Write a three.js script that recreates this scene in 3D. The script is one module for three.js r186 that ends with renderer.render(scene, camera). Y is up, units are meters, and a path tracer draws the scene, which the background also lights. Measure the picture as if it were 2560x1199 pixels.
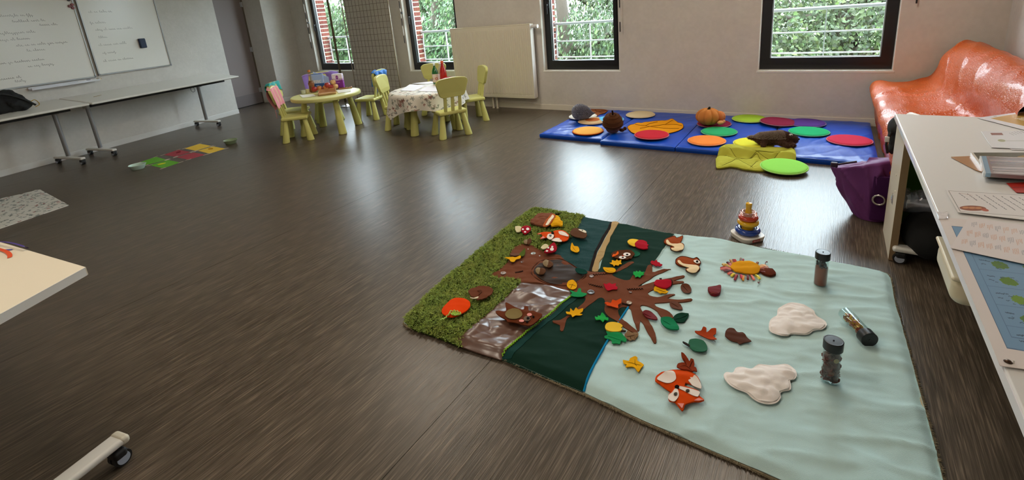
import * as THREE from 'three';
import { mergeGeometries, mergeVertices, toCreasedNormals } from 'three/addons/utils/BufferGeometryUtils.js';
import { RoundedBoxGeometry } from 'three/addons/geometries/RoundedBoxGeometry.js';
import { MarchingCubes } from 'three/addons/objects/MarchingCubes.js';
import { ImprovedNoise } from 'three/addons/math/ImprovedNoise.js';
import { RectAreaLightUniformsLib } from 'three/addons/lights/RectAreaLightUniformsLib.js';

// ───────────── camera, sky, lamps, exposure ─────────────
const scene = new THREE.Scene();
const IMG_W = 2560, IMG_H = 1199, FOCAL = 1184.9, CENTRE_Y = 343.7, EYE = 1.33;
const FULL_H = 2 * (IMG_H - CENTRE_Y);
const camera = new THREE.PerspectiveCamera(2 * Math.atan(FULL_H / 2 / FOCAL) * 180 / Math.PI, IMG_W / FULL_H, 0.05, 200);
camera.rotation.order = 'YXZ';
camera.position.set(0, EYE, 0);
camera.rotation.set(-15.17 * Math.PI / 180, 34.56 * Math.PI / 180, -4.9 * Math.PI / 180);
camera.setViewOffset(IMG_W, FULL_H, 0, FULL_H - IMG_H, IMG_W, IMG_H);   // the photograph is the lower part of a taller frame
camera.updateMatrixWorld(true);
const renderer = new THREE.WebGLRenderer({ antialias: true });
renderer.toneMapping = THREE.LinearToneMapping;
renderer.toneMappingExposure = 1.3;
renderer.shadowMap.enabled = true;
renderer.shadowMap.type = THREE.PCFSoftShadowMap;
RectAreaLightUniformsLib.init();
const SKY_LEVEL = 13, LAMP_LEVEL = 8;

// overcast sky: bright cloud, a little brighter overhead, soft cloud noise
{
  const w = 512, h = 256, data = new Float32Array(w * h * 4), n = new ImprovedNoise();
  for (let y = 0; y < h; y++) for (let x = 0; x < w; x++) {
    const el = (y / (h - 1) - 0.5) * Math.PI, az = x / w * Math.PI * 2;
    const px = Math.cos(el) * Math.cos(az), py = Math.sin(el), pz = Math.cos(el) * Math.sin(az);
    let c = 0.5 * n.noise(px * 2.1, py * 4, pz * 2.1) + 0.25 * n.noise(px * 5, py * 9, pz * 5 + 7);
    const up = Math.max(0, py), L = SKY_LEVEL * (0.8 + 0.35 * up + 0.18 * c) * (py < 0 ? 0.35 : 1);
    const i = (y * w + x) * 4;
    data[i] = L * 0.91; data[i + 1] = L * 0.96; data[i + 2] = L * 1.1; data[i + 3] = 1;
  }
  const sky = new THREE.DataTexture(data, w, h, THREE.RGBAFormat, THREE.FloatType);
  sky.mapping = THREE.EquirectangularReflectionMapping; sky.magFilter = THREE.LinearFilter; sky.minFilter = THREE.LinearFilter;
  sky.wrapS = THREE.RepeatWrapping; sky.needsUpdate = true;
  scene.background = sky;
}

// ───────────── helpers ─────────────
let seed = 12345;
const rnd = () => { seed = (seed * 1664525 + 1013904223) >>> 0; return seed / 4294967296; };
const rr = (a, b) => a + (b - a) * rnd();
const perlin = new ImprovedNoise();
const N3 = (x, y, z) => perlin.noise(x + 31.7, y + 11.3, z + 5.9);
const V = (x, y, z) => new THREE.Vector3(x, y, z);
const D2R = Math.PI / 180;
const taken = {};
function numbered(name) { const k = taken[name] = (taken[name] ?? -1) + 1; return k ? name + '_' + String(k).padStart(3, '0') : name; }
// a point of the photograph on the level plane y (metres above the floor)
const _d = new THREE.Vector3();
function at(u, v, y = 0) {
  _d.set((u - IMG_W / 2) / FOCAL, -(v - CENTRE_Y) / FOCAL, -1).applyQuaternion(camera.quaternion);
  const s = (y - EYE) / _d.y; return V(_d.x * s, y, _d.z * s);
}
// ... on the upright plane z
function onZ(u, v, z) {
  _d.set((u - IMG_W / 2) / FOCAL, -(v - CENTRE_Y) / FOCAL, -1).applyQuaternion(camera.quaternion);
  const s = z / _d.z; return V(_d.x * s, EYE + _d.y * s, z);
}
function shadow(o) { o.castShadow = true; o.receiveShadow = true; return o; }
function mesh(name, geo, mat, parent) {
  const m = shadow(new THREE.Mesh(geo, mat)); m.name = parent ? name : numbered(name); (parent ?? scene).add(m); return m;
}
function tag(o, label, category, group) { o.userData.label = label; o.userData.category = category; if (group) o.userData.group = group; return o; }
function thing(name, label, category, pos = [0, 0, 0], turn = 0, group) {
  const o = new THREE.Group(); o.name = numbered(name); scene.add(o);
  if (pos.isVector3) o.position.copy(pos); else o.position.set(...pos);
  o.rotation.y = turn; return tag(o, label, category, group);
}
function copyOf(root, pos, turn, label, group) {
  const c = root.clone(); c.name = numbered(root.name.replace(/_\d{3}$/, '')); scene.add(c); c.userData = { ...root.userData };
  if (pos.isVector3) c.position.copy(pos); else c.position.set(...pos);
  c.rotation.set(0, turn, 0); if (label) c.userData.label = label; if (group) c.userData.group = group; return c;
}
function struct(name, geo, mat) { const m = mesh(name, geo, mat); m.name = name; m.userData.kind = 'structure'; return m; }
function structGroup(name) { const g = new THREE.Group(); g.name = name; g.userData.kind = 'structure'; scene.add(g); return g; }
// geometry shorthands
const merge = (list) => mergeGeometries(list.map((g) => { const h = g.index ? g.toNonIndexed() : g; for (const k of Object.keys(h.attributes)) if (!['position', 'normal', 'uv'].includes(k)) h.deleteAttribute(k); if (!h.attributes.uv) h.setAttribute('uv', new THREE.BufferAttribute(new Float32Array(h.attributes.position.count * 2), 2)); return h; }));
const box = (w, h, d, x = 0, y = 0, z = 0) => new THREE.BoxGeometry(w, h, d).translate(x, y, z);
const rbox = (w, h, d, r, x = 0, y = 0, z = 0, s = 3) => new RoundedBoxGeometry(w, h, d, s, r).translate(x, y, z);
const cyl = (r0, r1, h, x = 0, y = 0, z = 0, seg = 20) => new THREE.CylinderGeometry(r0, r1, h, seg).translate(x, y, z);
const lathe = (pts, seg = 40) => new THREE.LatheGeometry(pts.map(([x, y]) => new THREE.Vector2(x, y)), seg);
const tube = (pts, r, seg = 40, rs = 8, closed = false) => new THREE.TubeGeometry(new THREE.CatmullRomCurve3(pts.map((p) => p.isVector3 ? p : V(...p)), closed), seg, r, rs, closed);
function rod(a, b, r, seg = 10) {
  a = a.isVector3 ? a : V(...a); b = b.isVector3 ? b : V(...b);
  const g = new THREE.CylinderGeometry(r, r, a.distanceTo(b), seg);
  g.applyQuaternion(new THREE.Quaternion().setFromUnitVectors(V(0, 1, 0), b.clone().sub(a).normalize()));
  return g.translate((a.x + b.x) / 2, (a.y + b.y) / 2, (a.z + b.z) / 2);
}
function bend(geo, f) {            // move every vertex by a function
  const p = geo.attributes.position, v = new THREE.Vector3();
  for (let i = 0; i < p.count; i++) { v.fromBufferAttribute(p, i); f(v); p.setXYZ(i, v.x, v.y, v.z); }
  geo.computeVertexNormals(); return geo;
}
function prism(pts, h, bevel = 0) {      // outline in x,z (first two numbers), standing from y = 0 to h
  const s = new THREE.Shape(pts.map(([x, z]) => new THREE.Vector2(x, -z)));
  const g = new THREE.ExtrudeGeometry(s, { depth: h - 2 * bevel, bevelEnabled: bevel > 0, bevelThickness: bevel, bevelSize: bevel, bevelOffset: -bevel, bevelSegments: 2, curveSegments: 8 });
  return g.rotateX(-Math.PI / 2).translate(0, bevel, 0);
}
// closed smooth outline through points
function smooth(pts, n = 6, tension = 0.5) {
  const c = new THREE.CatmullRomCurve3(pts.map((p) => V(p[0], 0, p[1])), true, 'catmullrom', tension);
  return c.getPoints(pts.length * n).slice(0, -1).map((p) => [p.x, p.z]);
}
const G = (px, y = 0.03) => px.map(([u, v]) => { const p = at(u, v, y); return [p.x, p.z]; });   // photo outline -> floor outline
function inside(pts, x, z) {
  let c = false;
  for (let i = 0, j = pts.length - 1; i < pts.length; j = i++) { const [a, b] = pts[i], [d, e] = pts[j]; if ((b > z) !== (e > z) && x < (d - a) * (z - b) / (e - b) + a) c = !c; }
  return c;
}
function edgeDist(pts, x, z) {
  let m = 1e9;
  for (let i = 0, j = pts.length - 1; i < pts.length; j = i++) {
    const [a, b] = pts[i], [c, d] = pts[j], dx = c - a, dz = d - b, t = Math.max(0, Math.min(1, ((x - a) * dx + (z - b) * dz) / (dx * dx + dz * dz + 1e-12)));
    const q = Math.hypot(x - a - dx * t, z - b - dz * t); if (q < m) m = q;
  }
  return m;
}
function clipHalf(poly, ax, s, k) {          // keep s * p[ax] <= s * k
  const out = [];
  for (let i = 0; i < poly.length; i++) {
    const p = poly[i], q = poly[(i + 1) % poly.length], a = s * (p[ax] - k), b = s * (q[ax] - k);
    if (a <= 0) out.push(p);
    if ((a < 0 && b > 0) || (a > 0 && b < 0)) { const t = a / (a - b); out.push([p[0] + (q[0] - p[0]) * t, p[1] + (q[1] - p[1]) * t]); }
  }
  return out;
}
// a sheet of cloth or felt: outline (x,z), height of its top top(x,z), of its underside bottom(x,z); cut into cells so that it can drape
function sheet(pts, top, bottom, cell = 0.02, uvScale = 1) {
  const area = THREE.ShapeUtils.area(pts.map(([x, z]) => new THREE.Vector2(x, z)));
  if (area < 0) pts = pts.slice().reverse();
  let x0 = 1e9, x1 = -1e9, z0 = 1e9, z1 = -1e9;
  for (const [x, z] of pts) { x0 = Math.min(x0, x); x1 = Math.max(x1, x); z0 = Math.min(z0, z); z1 = Math.max(z1, z); }
  const pos = [], uv = [];
  for (let x = x0; x < x1; x += cell) {
    const strip = clipHalf(clipHalf(pts, 0, 1, x + cell), 0, -1, x);
    if (strip.length < 3) continue;
    for (let z = z0; z < z1; z += cell) {
      const c = clipHalf(clipHalf(strip, 1, 1, z + cell), 1, -1, z);
      if (c.length < 3) continue;
      const v2 = c.map(([a, b]) => new THREE.Vector2(a, b));
      for (const f of THREE.ShapeUtils.triangulateShape(v2, [])) {
        const [A, B, C] = f.map((i) => c[i]);
        if (Math.abs((B[0] - A[0]) * (C[1] - A[1]) - (C[0] - A[0]) * (B[1] - A[1])) < 1e-10) continue;
        for (const i of [f[0], f[2], f[1]]) { pos.push(c[i][0], top(c[i][0], c[i][1]), c[i][1]); uv.push(c[i][0] * uvScale, c[i][1] * uvScale); }
      }
    }
  }
  let g = new THREE.BufferGeometry();
  g.setAttribute('position', new THREE.Float32BufferAttribute(pos, 3)); g.setAttribute('uv', new THREE.Float32BufferAttribute(uv, 2));
  g = mergeVertices(g, 1e-5); g.computeVertexNormals();
  // the cut edge all round
  const ring = []; for (let i = 0; i < pts.length; i++) { const [a, b] = pts[i], [c, d] = pts[(i + 1) % pts.length], n = Math.max(1, Math.ceil(Math.hypot(c - a, d - b) / cell)); for (let k = 0; k < n; k++) ring.push([a + (c - a) * k / n, b + (d - b) * k / n]); }
  const sp = [], su = [], si = []; let len = 0;
  for (let i = 0; i <= ring.length; i++) {
    const [x, z] = ring[i % ring.length]; if (i) len += Math.hypot(x - ring[i - 1][0], z - ring[i - 1][1]);
    sp.push(x, top(x, z), z, x, bottom(x, z), z); su.push(len * uvScale, 0.01 * uvScale, len * uvScale, 0);
    if (i) { const k = i * 2; si.push(k - 2, k - 1, k, k, k - 1, k + 1); }
  }
  const s = new THREE.BufferGeometry(); s.setAttribute('position', new THREE.Float32BufferAttribute(sp, 3)); s.setAttribute('uv', new THREE.Float32BufferAttribute(su, 2)); s.setIndex(si); s.computeVertexNormals();
  return merge([g, s]);
}
// ── textures ──
function dataTex(w, h, f, srgb = true, repeat = true) {
  const d = new Uint8Array(w * h * 4);
  for (let y = 0; y < h; y++) for (let x = 0; x < w; x++) { const c = f(x / w, y / h, x, y), i = (y * w + x) * 4; for (let k = 0; k < 3; k++) d[i + k] = Math.max(0, Math.min(255, (Array.isArray(c) ? c[k] : c))); d[i + 3] = 255; }
  const t = new THREE.DataTexture(d, w, h); t.magFilter = THREE.LinearFilter; t.minFilter = THREE.LinearMipmapLinearFilter; t.generateMipmaps = true;
  if (repeat) t.wrapS = t.wrapT = THREE.RepeatWrapping;
  if (srgb) t.colorSpace = THREE.SRGBColorSpace; t.needsUpdate = true; return t;
}
function canvasTex(w, h, draw, srgb = true) {
  const c = document.createElement('canvas'); c.width = w; c.height = h; const x = c.getContext('2d'); draw(x, w, h);
  const t = new THREE.CanvasTexture(c); if (srgb) t.colorSpace = THREE.SRGBColorSpace; t.magFilter = THREE.LinearFilter; return t;
}
const rep = (t, sx, sy = sx) => { const c = t.clone(); c.repeat.set(sx, sy); c.needsUpdate = true; return c; };
// value noise that tiles with period n
function tileNoise(nx, ny, s0 = 1) {
  let s = s0 * 7919 + 13; const r = () => { s = (s * 1664525 + 1013904223) >>> 0; return s / 4294967296; };
  const g = new Float32Array(nx * ny).map(r);
  return (u, v) => {
    const x = ((u % 1) + 1) % 1 * nx, y = ((v % 1) + 1) % 1 * ny, x0 = Math.floor(x), y0 = Math.floor(y), fx = x - x0, fy = y - y0, sx = fx * fx * (3 - 2 * fx), sy = fy * fy * (3 - 2 * fy);
    const q = (a, b) => g[(b % ny) * nx + (a % nx)];
    return (q(x0, y0) * (1 - sx) + q(x0 + 1, y0) * sx) * (1 - sy) + (q(x0, y0 + 1) * (1 - sx) + q(x0 + 1, y0 + 1) * sx) * sy;
  };
}
const fineNoise = (() => { const a = tileNoise(256, 256, 1), b = tileNoise(96, 96, 2), c = tileNoise(24, 24, 3); return dataTex(512, 512, (u, v) => 255 * (0.45 * a(u, v) + 0.35 * b(u, v) + 0.2 * c(u, v)), false); })();
const weaveTex = (() => { const a = tileNoise(64, 64, 9); return dataTex(256, 256, (u, v) => 128 + 60 * Math.sin(u * 64 * Math.PI * 2) * Math.sin(v * 64 * Math.PI * 2) + 90 * (a(u, v) - 0.5), false); })();
const fuzzTex = (() => { const a = tileNoise(256, 256, 21), b = tileNoise(128, 128, 22); return dataTex(256, 256, (u, v) => 255 * (0.6 * a(u, v) + 0.4 * b(u, v)), false); })();
const std = (color, roughness = 0.6, more = {}) => new THREE.MeshStandardMaterial({ color, roughness, ...more });
const phys = (color, roughness, more = {}) => new THREE.MeshPhysicalMaterial({ color, roughness, ...more });
const felt = (color, more = {}) => new THREE.MeshPhysicalMaterial({ color, roughness: 0.95, specularIntensity: 0.15, sheen: 0.12, sheenColor: new THREE.Color(color).lerp(new THREE.Color('#ffffff'), 0.2), sheenRoughness: 0.6, bumpMap: rep(fuzzTex, 14), bumpScale: 0.0006, ...more });

// ───────────── the room ─────────────
const ZW = -5.37, ZOUT = -5.75, CEIL = 2.95, XR = 1.15, ZBACK = 3.4;
const OPEN = [[-7.94, -6.885], [-5.535, -4.48], [-3.106, -2.072], [-0.61, 0.472]], SILL = 0.514, HEAD = 2.42;
const paint = std('#d9d2c9', 0.9, { bumpMap: rep(fineNoise, 2.2), bumpScale: 0.0012, map: (() => { const a = tileNoise(9, 9, 41), b = tileNoise(40, 40, 42); return dataTex(256, 256, (u, v) => { const k = 245 + 6 * (a(u, v) - 0.5) + 6 * (b(u, v) - 0.5); return [k, k, k]; }); })() });
const paintLeft = std('#d6d2cc', 0.88, { bumpMap: rep(fineNoise, 2.2), bumpScale: 0.0012, map: paint.map });
const whiteTrim = std('#e6e2da', 0.45);

// floor: sheets of vinyl with a fine streaked print, welded seams along z
{
  const a = tileNoise(700, 13, 51), b = tileNoise(340, 22, 52), c = tileNoise(160, 18, 53), d = tileNoise(20, 20, 54), e = tileNoise(1000, 44, 55);
  const streak = (u, v) => 0.34 * a(u, v) + 0.3 * b(u, v) + 0.2 * c(u, v) + 0.16 * e(u, v);
  const f = new Float32Array(1024 * 2048); let k = 0;
  for (let y = 0; y < 2048; y++) for (let x = 0; x < 1024; x++) f[k++] = streak(x / 1024, y / 2048);
  const map = dataTex(1024, 2048, (u, v, x, y) => { const s = f[y * 1024 + x], t = Math.min(1, Math.max(0, (s - 0.3) / 0.42)), w = Math.pow(t, 1.7), m = 0.94 + 0.12 * d(u, v); return [(68 + 46 * w) * m, (59 + 41 * w) * m, (49 + 37 * w) * m]; });
  const relief = dataTex(1024, 1024, (u, v, x, y) => 255 * f[(y * 2) * 1024 + x], false);
  const vinyl = phys('#ffffff', 0.36, { map: rep(map, 1 / 0.72, 1 / 1.3), bumpMap: rep(relief, 1 / 0.72, 1 / 1.3), bumpScale: 0.00045, roughnessMap: rep(dataTex(1024, 512, (u, v, x, y) => 190 + 65 * f[(y * 4) * 1024 + x], false), 1 / 0.72, 1 / 1.3), specularIntensity: 0.9 });
  const floor = structGroup('floor');
  // welds run where the photograph shows them
  const seams = [-9.6, -8.98, -6.98, -4.98, -2.98, -1.028, 0.97, 2.8];
  for (let i = 0; i + 1 < seams.length; i++) {
    const x0 = seams[i] + 0.001, x1 = seams[i + 1] - 0.001, g = new THREE.BoxGeometry(x1 - x0, 0.02, 9.6);
    g.translate((x0 + x1) / 2, -0.01, -0.9);
    const p = g.attributes.position, uv = g.attributes.uv, off = i * 0.37;
    for (let q = 0; q < p.count; q++) uv.setXY(q, p.getX(q) + off, p.getZ(q) + off * 2.3);
    mesh('vinyl_sheet', g, vinyl, floor);
  }
  struct('floor_slab', box(13, 0.2, 10.5, -3.8, -0.125, -0.9), std('#2b2825', 0.9));
}
// window wall: plaster inside, brick leaf outside
function wallShape(x0, x1, y0, y1) {
  const s = new THREE.Shape([[x0, y0], [x1, y0], [x1, y1], [x0, y1]].map((p) => new THREE.Vector2(...p)));
  for (const [a, b] of OPEN) s.holes.push(new THREE.Path([[a, SILL], [b, SILL], [b, HEAD], [a, HEAD]].map((p) => new THREE.Vector2(...p))));
  return s;
}
struct('wall_back', new THREE.ExtrudeGeometry(wallShape(-10.5, 1.6, -0.1, CEIL + 0.2), { depth: 0.2, bevelEnabled: false }).translate(0, 0, ZW - 0.2), paint);
{
  const mortar = std('#cdbfae', 0.95, { bumpMap: rep(fineNoise, 6), bumpScale: 0.002 });
  const leaf = structGroup('wall_exterior');
  mesh('mortar_bed', new THREE.ExtrudeGeometry(wallShape(-10.5, 1.6, -4, CEIL + 0.6), { depth: 0.178, bevelEnabled: false }).translate(0, 0, ZOUT + 0.002), mortar, leaf);
  const bricks = ['#7e3a32', '#8b463c', '#733530', '#84422f'].map((c) => std(c, 0.9, { bumpMap: rep(fineNoise, 5), bumpScale: 0.003 }));
  const bg = rbox(0.012, 0.053, 0.168, 0.004);
  for (const [a] of OPEN.slice(0, 3)) for (let y = 0.35; y < HEAD; y += 0.073) {
    const m = mesh('brick', bg, bricks[Math.floor(rnd() * 4)], leaf); m.position.set(a + 0.003, y, ZOUT + 0.086); m.rotation.y = rr(-0.01, 0.01);
  }
}
// windows
const blackFrame = phys('#15151a', 0.32, { clearcoat: 0.2, clearcoatRoughness: 0.35 });
const glassMat = phys('#f4fbf8', 0.0, { transmission: 1, thickness: 0, ior: 1.5 });
const alloy = std('#c9ccd2', 0.35, { metalness: 0.85 });
OPEN.forEach(([x0, x1], i) => {
  const g = structGroup('window_' + (i + 1)), z = ZW - 0.125, fw = 0.055, sw = 0.045;
  const ring = (a, b, c, d, wl, wb, depth) => [box(wl, d - c, depth, a + wl / 2, (c + d) / 2, 0), box(wl, d - c, depth, b - wl / 2, (c + d) / 2, 0), box(b - a - 2 * wl, wb, depth, (a + b) / 2, c + wb / 2, 0), box(b - a - 2 * wl, wb, depth, (a + b) / 2, d - wb / 2, 0)];
  mesh('window_frame', merge(ring(x0, x1, SILL, HEAD, fw, 0.07, 0.07)).translate(0, 0, z), blackFrame, g);
  mesh('sash', merge(ring(x0 + fw - 0.004, x1 - fw + 0.004, SILL + 0.066, HEAD - 0.066, sw, 0.055, 0.06)).translate(0, 0, z + 0.018), blackFrame, g);
  mesh('glazing_bead', merge(ring(x0 + fw + sw - 0.006, x1 - fw - sw + 0.006, SILL + 0.118, HEAD - 0.118, 0.008, 0.008, 0.02)).translate(0, 0, z - 0.004), std('#b9bcc0', 0.4), g);
  mesh('window_pane', box(x1 - x0 - 0.19, HEAD - SILL - 0.23, 0.004, (x0 + x1) / 2, (SILL + HEAD) / 2, z), glassMat, g);
  // handle on the left stile
  mesh('window_handle', merge([rbox(0.028, 0.07, 0.012, 0.004, x0 + 0.075, 1.33, z + 0.053), cyl(0.009, 0.009, 0.03, 0, 0, 0).rotateX(Math.PI / 2).translate(x0 + 0.075, 1.335, z + 0.07), rbox(0.018, 0.12, 0.014, 0.006, x0 + 0.075, 1.285, z + 0.086)]), blackFrame, g);
  mesh('window_sill', rbox(x1 - x0 + 0.02, 0.022, 0.13, 0.004, (x0 + x1) / 2, SILL - 0.006, ZW - 0.062), whiteTrim, g);
  // white lining of the reveal
  mesh('reveal_lining', merge([box(0.006, HEAD - SILL, 0.09, x0 + 0.003, (SILL + HEAD) / 2, ZW - 0.044), box(0.006, HEAD - SILL, 0.09, x1 - 0.003, (SILL + HEAD) / 2, ZW - 0.044)]), whiteTrim, g);
});
// railings outside each window
const railMat = std('#d6d8de', 0.4, { metalness: 0.3 });
OPEN.forEach(([x0, x1], i) => {
  const g = thing('window_railing', ['grey tube railing outside the window at the far left, behind the wire grid', 'grey tube railing outside the window just left of the radiator', 'grey tube railing outside the window just right of the radiator', 'grey tube railing outside the window nearest the orange sofa'][i], 'railing', [0, 0, -5.71]);
  mesh('top_rail', rod([x0 + 0.005, 1.083, 0], [x1 - 0.005, 1.083, 0], 0.018), railMat, g);
  mesh('rail', rod([x0 + 0.005, 0.855, 0], [x1 - 0.005, 0.855, 0], 0.008), railMat, g);
  mesh('rail', rod([x0 + 0.005, 0.648, 0], [x1 - 0.005, 0.648, 0], 0.008), railMat, g);
  mesh('post', box(0.008, 0.5, 0.028, (x0 + x1) / 2, 0.83, 0), railMat, g);
  for (const x of [x0 + 0.03, x1 - 0.03]) {
    mesh('bracket', merge([tube([[x, 1.083, 0], [x + (x < (x0 + x1) / 2 ? 0.012 : -0.012), 1.04, 0], [x, 0.94, 0], [x, 0.75, 0], [x, 0.648, 0]], 0.011, 30, 8)]), railMat, g);
    for (const y of [0.98, 0.79]) mesh('bolt', cyl(0.012, 0.012, 0.02, 0, 0, 0, 10).rotateZ(Math.PI / 2).translate(x - (x < (x0 + x1) / 2 ? 0.012 : -0.012), y, 0), std('#30343c', 0.5), g);
  }
});
// the slanting left wall, its door recess, the right wall, the wall behind, the ceiling
function wallRun(name, a, b, mat, th = 0.15, side = 1, h = CEIL + 0.1) {   // a -> b in x,z; thickness to one side
  const dx = b[0] - a[0], dz = b[1] - a[1], L = Math.hypot(dx, dz), nx = -dz / L * th * side, nz = dx / L * th * side;
  const g = prism([a, b, [b[0] + nx, b[1] + nz], [a[0] + nx, a[1] + nz]], h); const p = g.attributes.position, uv = g.attributes.uv;
  for (let i = 0; i < p.count; i++) uv.setXY(i, (p.getX(i) * dx + p.getZ(i) * dz) / L, p.getY(i));
  return struct(name, g, mat);
}
const LW = [-0.2394, -0.9709];                          // the left wall's direction, away from the camera
const LC = [-8.32, -3.98];                              // its far corner, at the door recess
const lw = (t, off = 0) => [LC[0] - LW[0] * t + LW[1] * off, LC[1] - LW[1] * t - LW[0] * off];   // t metres back from the corner, off metres into the wall
const DOOR_IN = 0.46;
wallRun('wall_left', lw(0), lw(7.8), paintLeft, 0.46, 1);
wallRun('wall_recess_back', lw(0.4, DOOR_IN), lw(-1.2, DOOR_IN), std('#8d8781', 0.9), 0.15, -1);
const CONV = [-8.5, -4.86], CONC = [-8.44, ZW - 0.02];
struct('wall_jog', prism([CONV, CONC, [-9.6, ZW - 0.02], lw(-0.916, DOOR_IN)], CEIL + 0.1), paintLeft);
wallRun('wall_right', [XR, ZW - 0.05], [XR, ZBACK], std('#dcd8d6', 0.9, { map: paint.map, bumpMap: paint.bumpMap, bumpScale: 0.0012 }), 0.15, -1);
wallRun('wall_front', [-9, ZBACK], [XR + 0.15, ZBACK], paint, 0.15, 1);
struct('ceiling', box(13, 0.2, 10.5, -3.8, CEIL + 0.1, -0.9), std('#e9e6e0', 0.95));
// skirting boards
{
  const sk = (name, a, b, mat, n) => { const dx = b[0] - a[0], dz = b[1] - a[1], L = Math.hypot(dx, dz); const q = [-dz / L * n, dx / L * n]; return struct(name, prism([a, b, [b[0] + q[0], b[1] + q[1]], [a[0] + q[0], a[1] + q[1]]], 0.072, 0.003), mat); };
  sk('baseboard_back', [CONC[0], ZW], [XR, ZW], std('#ddd5c8', 0.5), 0.011);
  sk('baseboard_left', lw(0, 0.001), lw(7.7, 0.001), std('#d8d6d2', 0.5), -0.011);
  sk('baseboard_right', [XR, ZW], [XR, ZBACK], whiteTrim, 0.011);
  sk('baseboard_jog', [CONV[0], CONV[1]], [CONC[0], ZW], std('#d8d6d2', 0.5), 0.011);
}
// door in the recess
{
  const g = structGroup('door_1'), leafMat = std('#8c8080', 0.6), kick = std('#7d7476', 0.5);
  const turn = Math.atan2(-LW[1], LW[0]);               // local x runs away from the camera along the wall
  g.position.set(lw(0, DOOR_IN - 0.03)[0], 0, lw(0, DOOR_IN - 0.03)[1]); g.rotation.y = turn;
  mesh('door_leaf', box(0.93, 2.1, 0.03, 0.448, 1.056, 0), leafMat, g);
  mesh('kick_plate', box(0.92, 0.2, 0.004, 0.448, 0.112, 0.017), kick, g);
  mesh('door_frame', merge([box(0.03, 2.16, 0.05, 0.915, 1.08, 0.012), box(0.97, 0.05, 0.05, 0.44, 2.135, 0.012)]), std('#6f6458', 0.6), g);
  for (const y of [0.25, 1.0, 1.8]) mesh('hinge', merge([cyl(0.008, 0.008, 0.09, 0.9, y, 0.034, 10), box(0.03, 0.08, 0.004, 0.885, y, 0.019)]), alloy, g);
  mesh('threshold', box(0.95, 0.012, 0.05, 0.44, 0.006, 0.012), std('#1d1a18', 0.7), g);
}
// ceiling lamps above the frame: flat panels, warm-white, their light just under their glowing faces
{
  const glow = new THREE.MeshStandardMaterial({ color: '#ffffff', emissive: new THREE.Color(1, 0.88, 0.72), emissiveIntensity: 2.4 });
  const spots = [[-3.6, -3.3, 'above the cloth-covered table'], [-0.5, -3.3, 'above the blue mats'], [-2.0, -0.4, 'above the cream foreground table'], [-2.0, 2.2, 'at the back of the room']];
  for (const [x, z, where] of spots) {
    const t = thing('ceiling_light', 'long warm white panel lamp on the ceiling, ' + where, 'lamp', [x, CEIL, z], 0, 'panel lamps on the ceiling');
    mesh('housing', merge([box(0.66, 0.03, 0.02, 0, -0.015, 0.62), box(0.66, 0.03, 0.02, 0, -0.015, -0.62), box(0.02, 0.03, 1.22, 0.32, -0.015, 0), box(0.02, 0.03, 1.22, -0.32, -0.015, 0)]), std('#dddddd', 0.5), t);
    mesh('diffuser', box(0.6, 0.012, 1.2, 0, -0.008, 0), glow, t);
    const l = new THREE.RectAreaLight(new THREE.Color(1, 0.88, 0.72), LAMP_LEVEL, 0.6, 1.2); l.position.set(0, -0.018, 0); l.rotation.x = -Math.PI / 2; t.add(l);
  }
}

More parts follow.
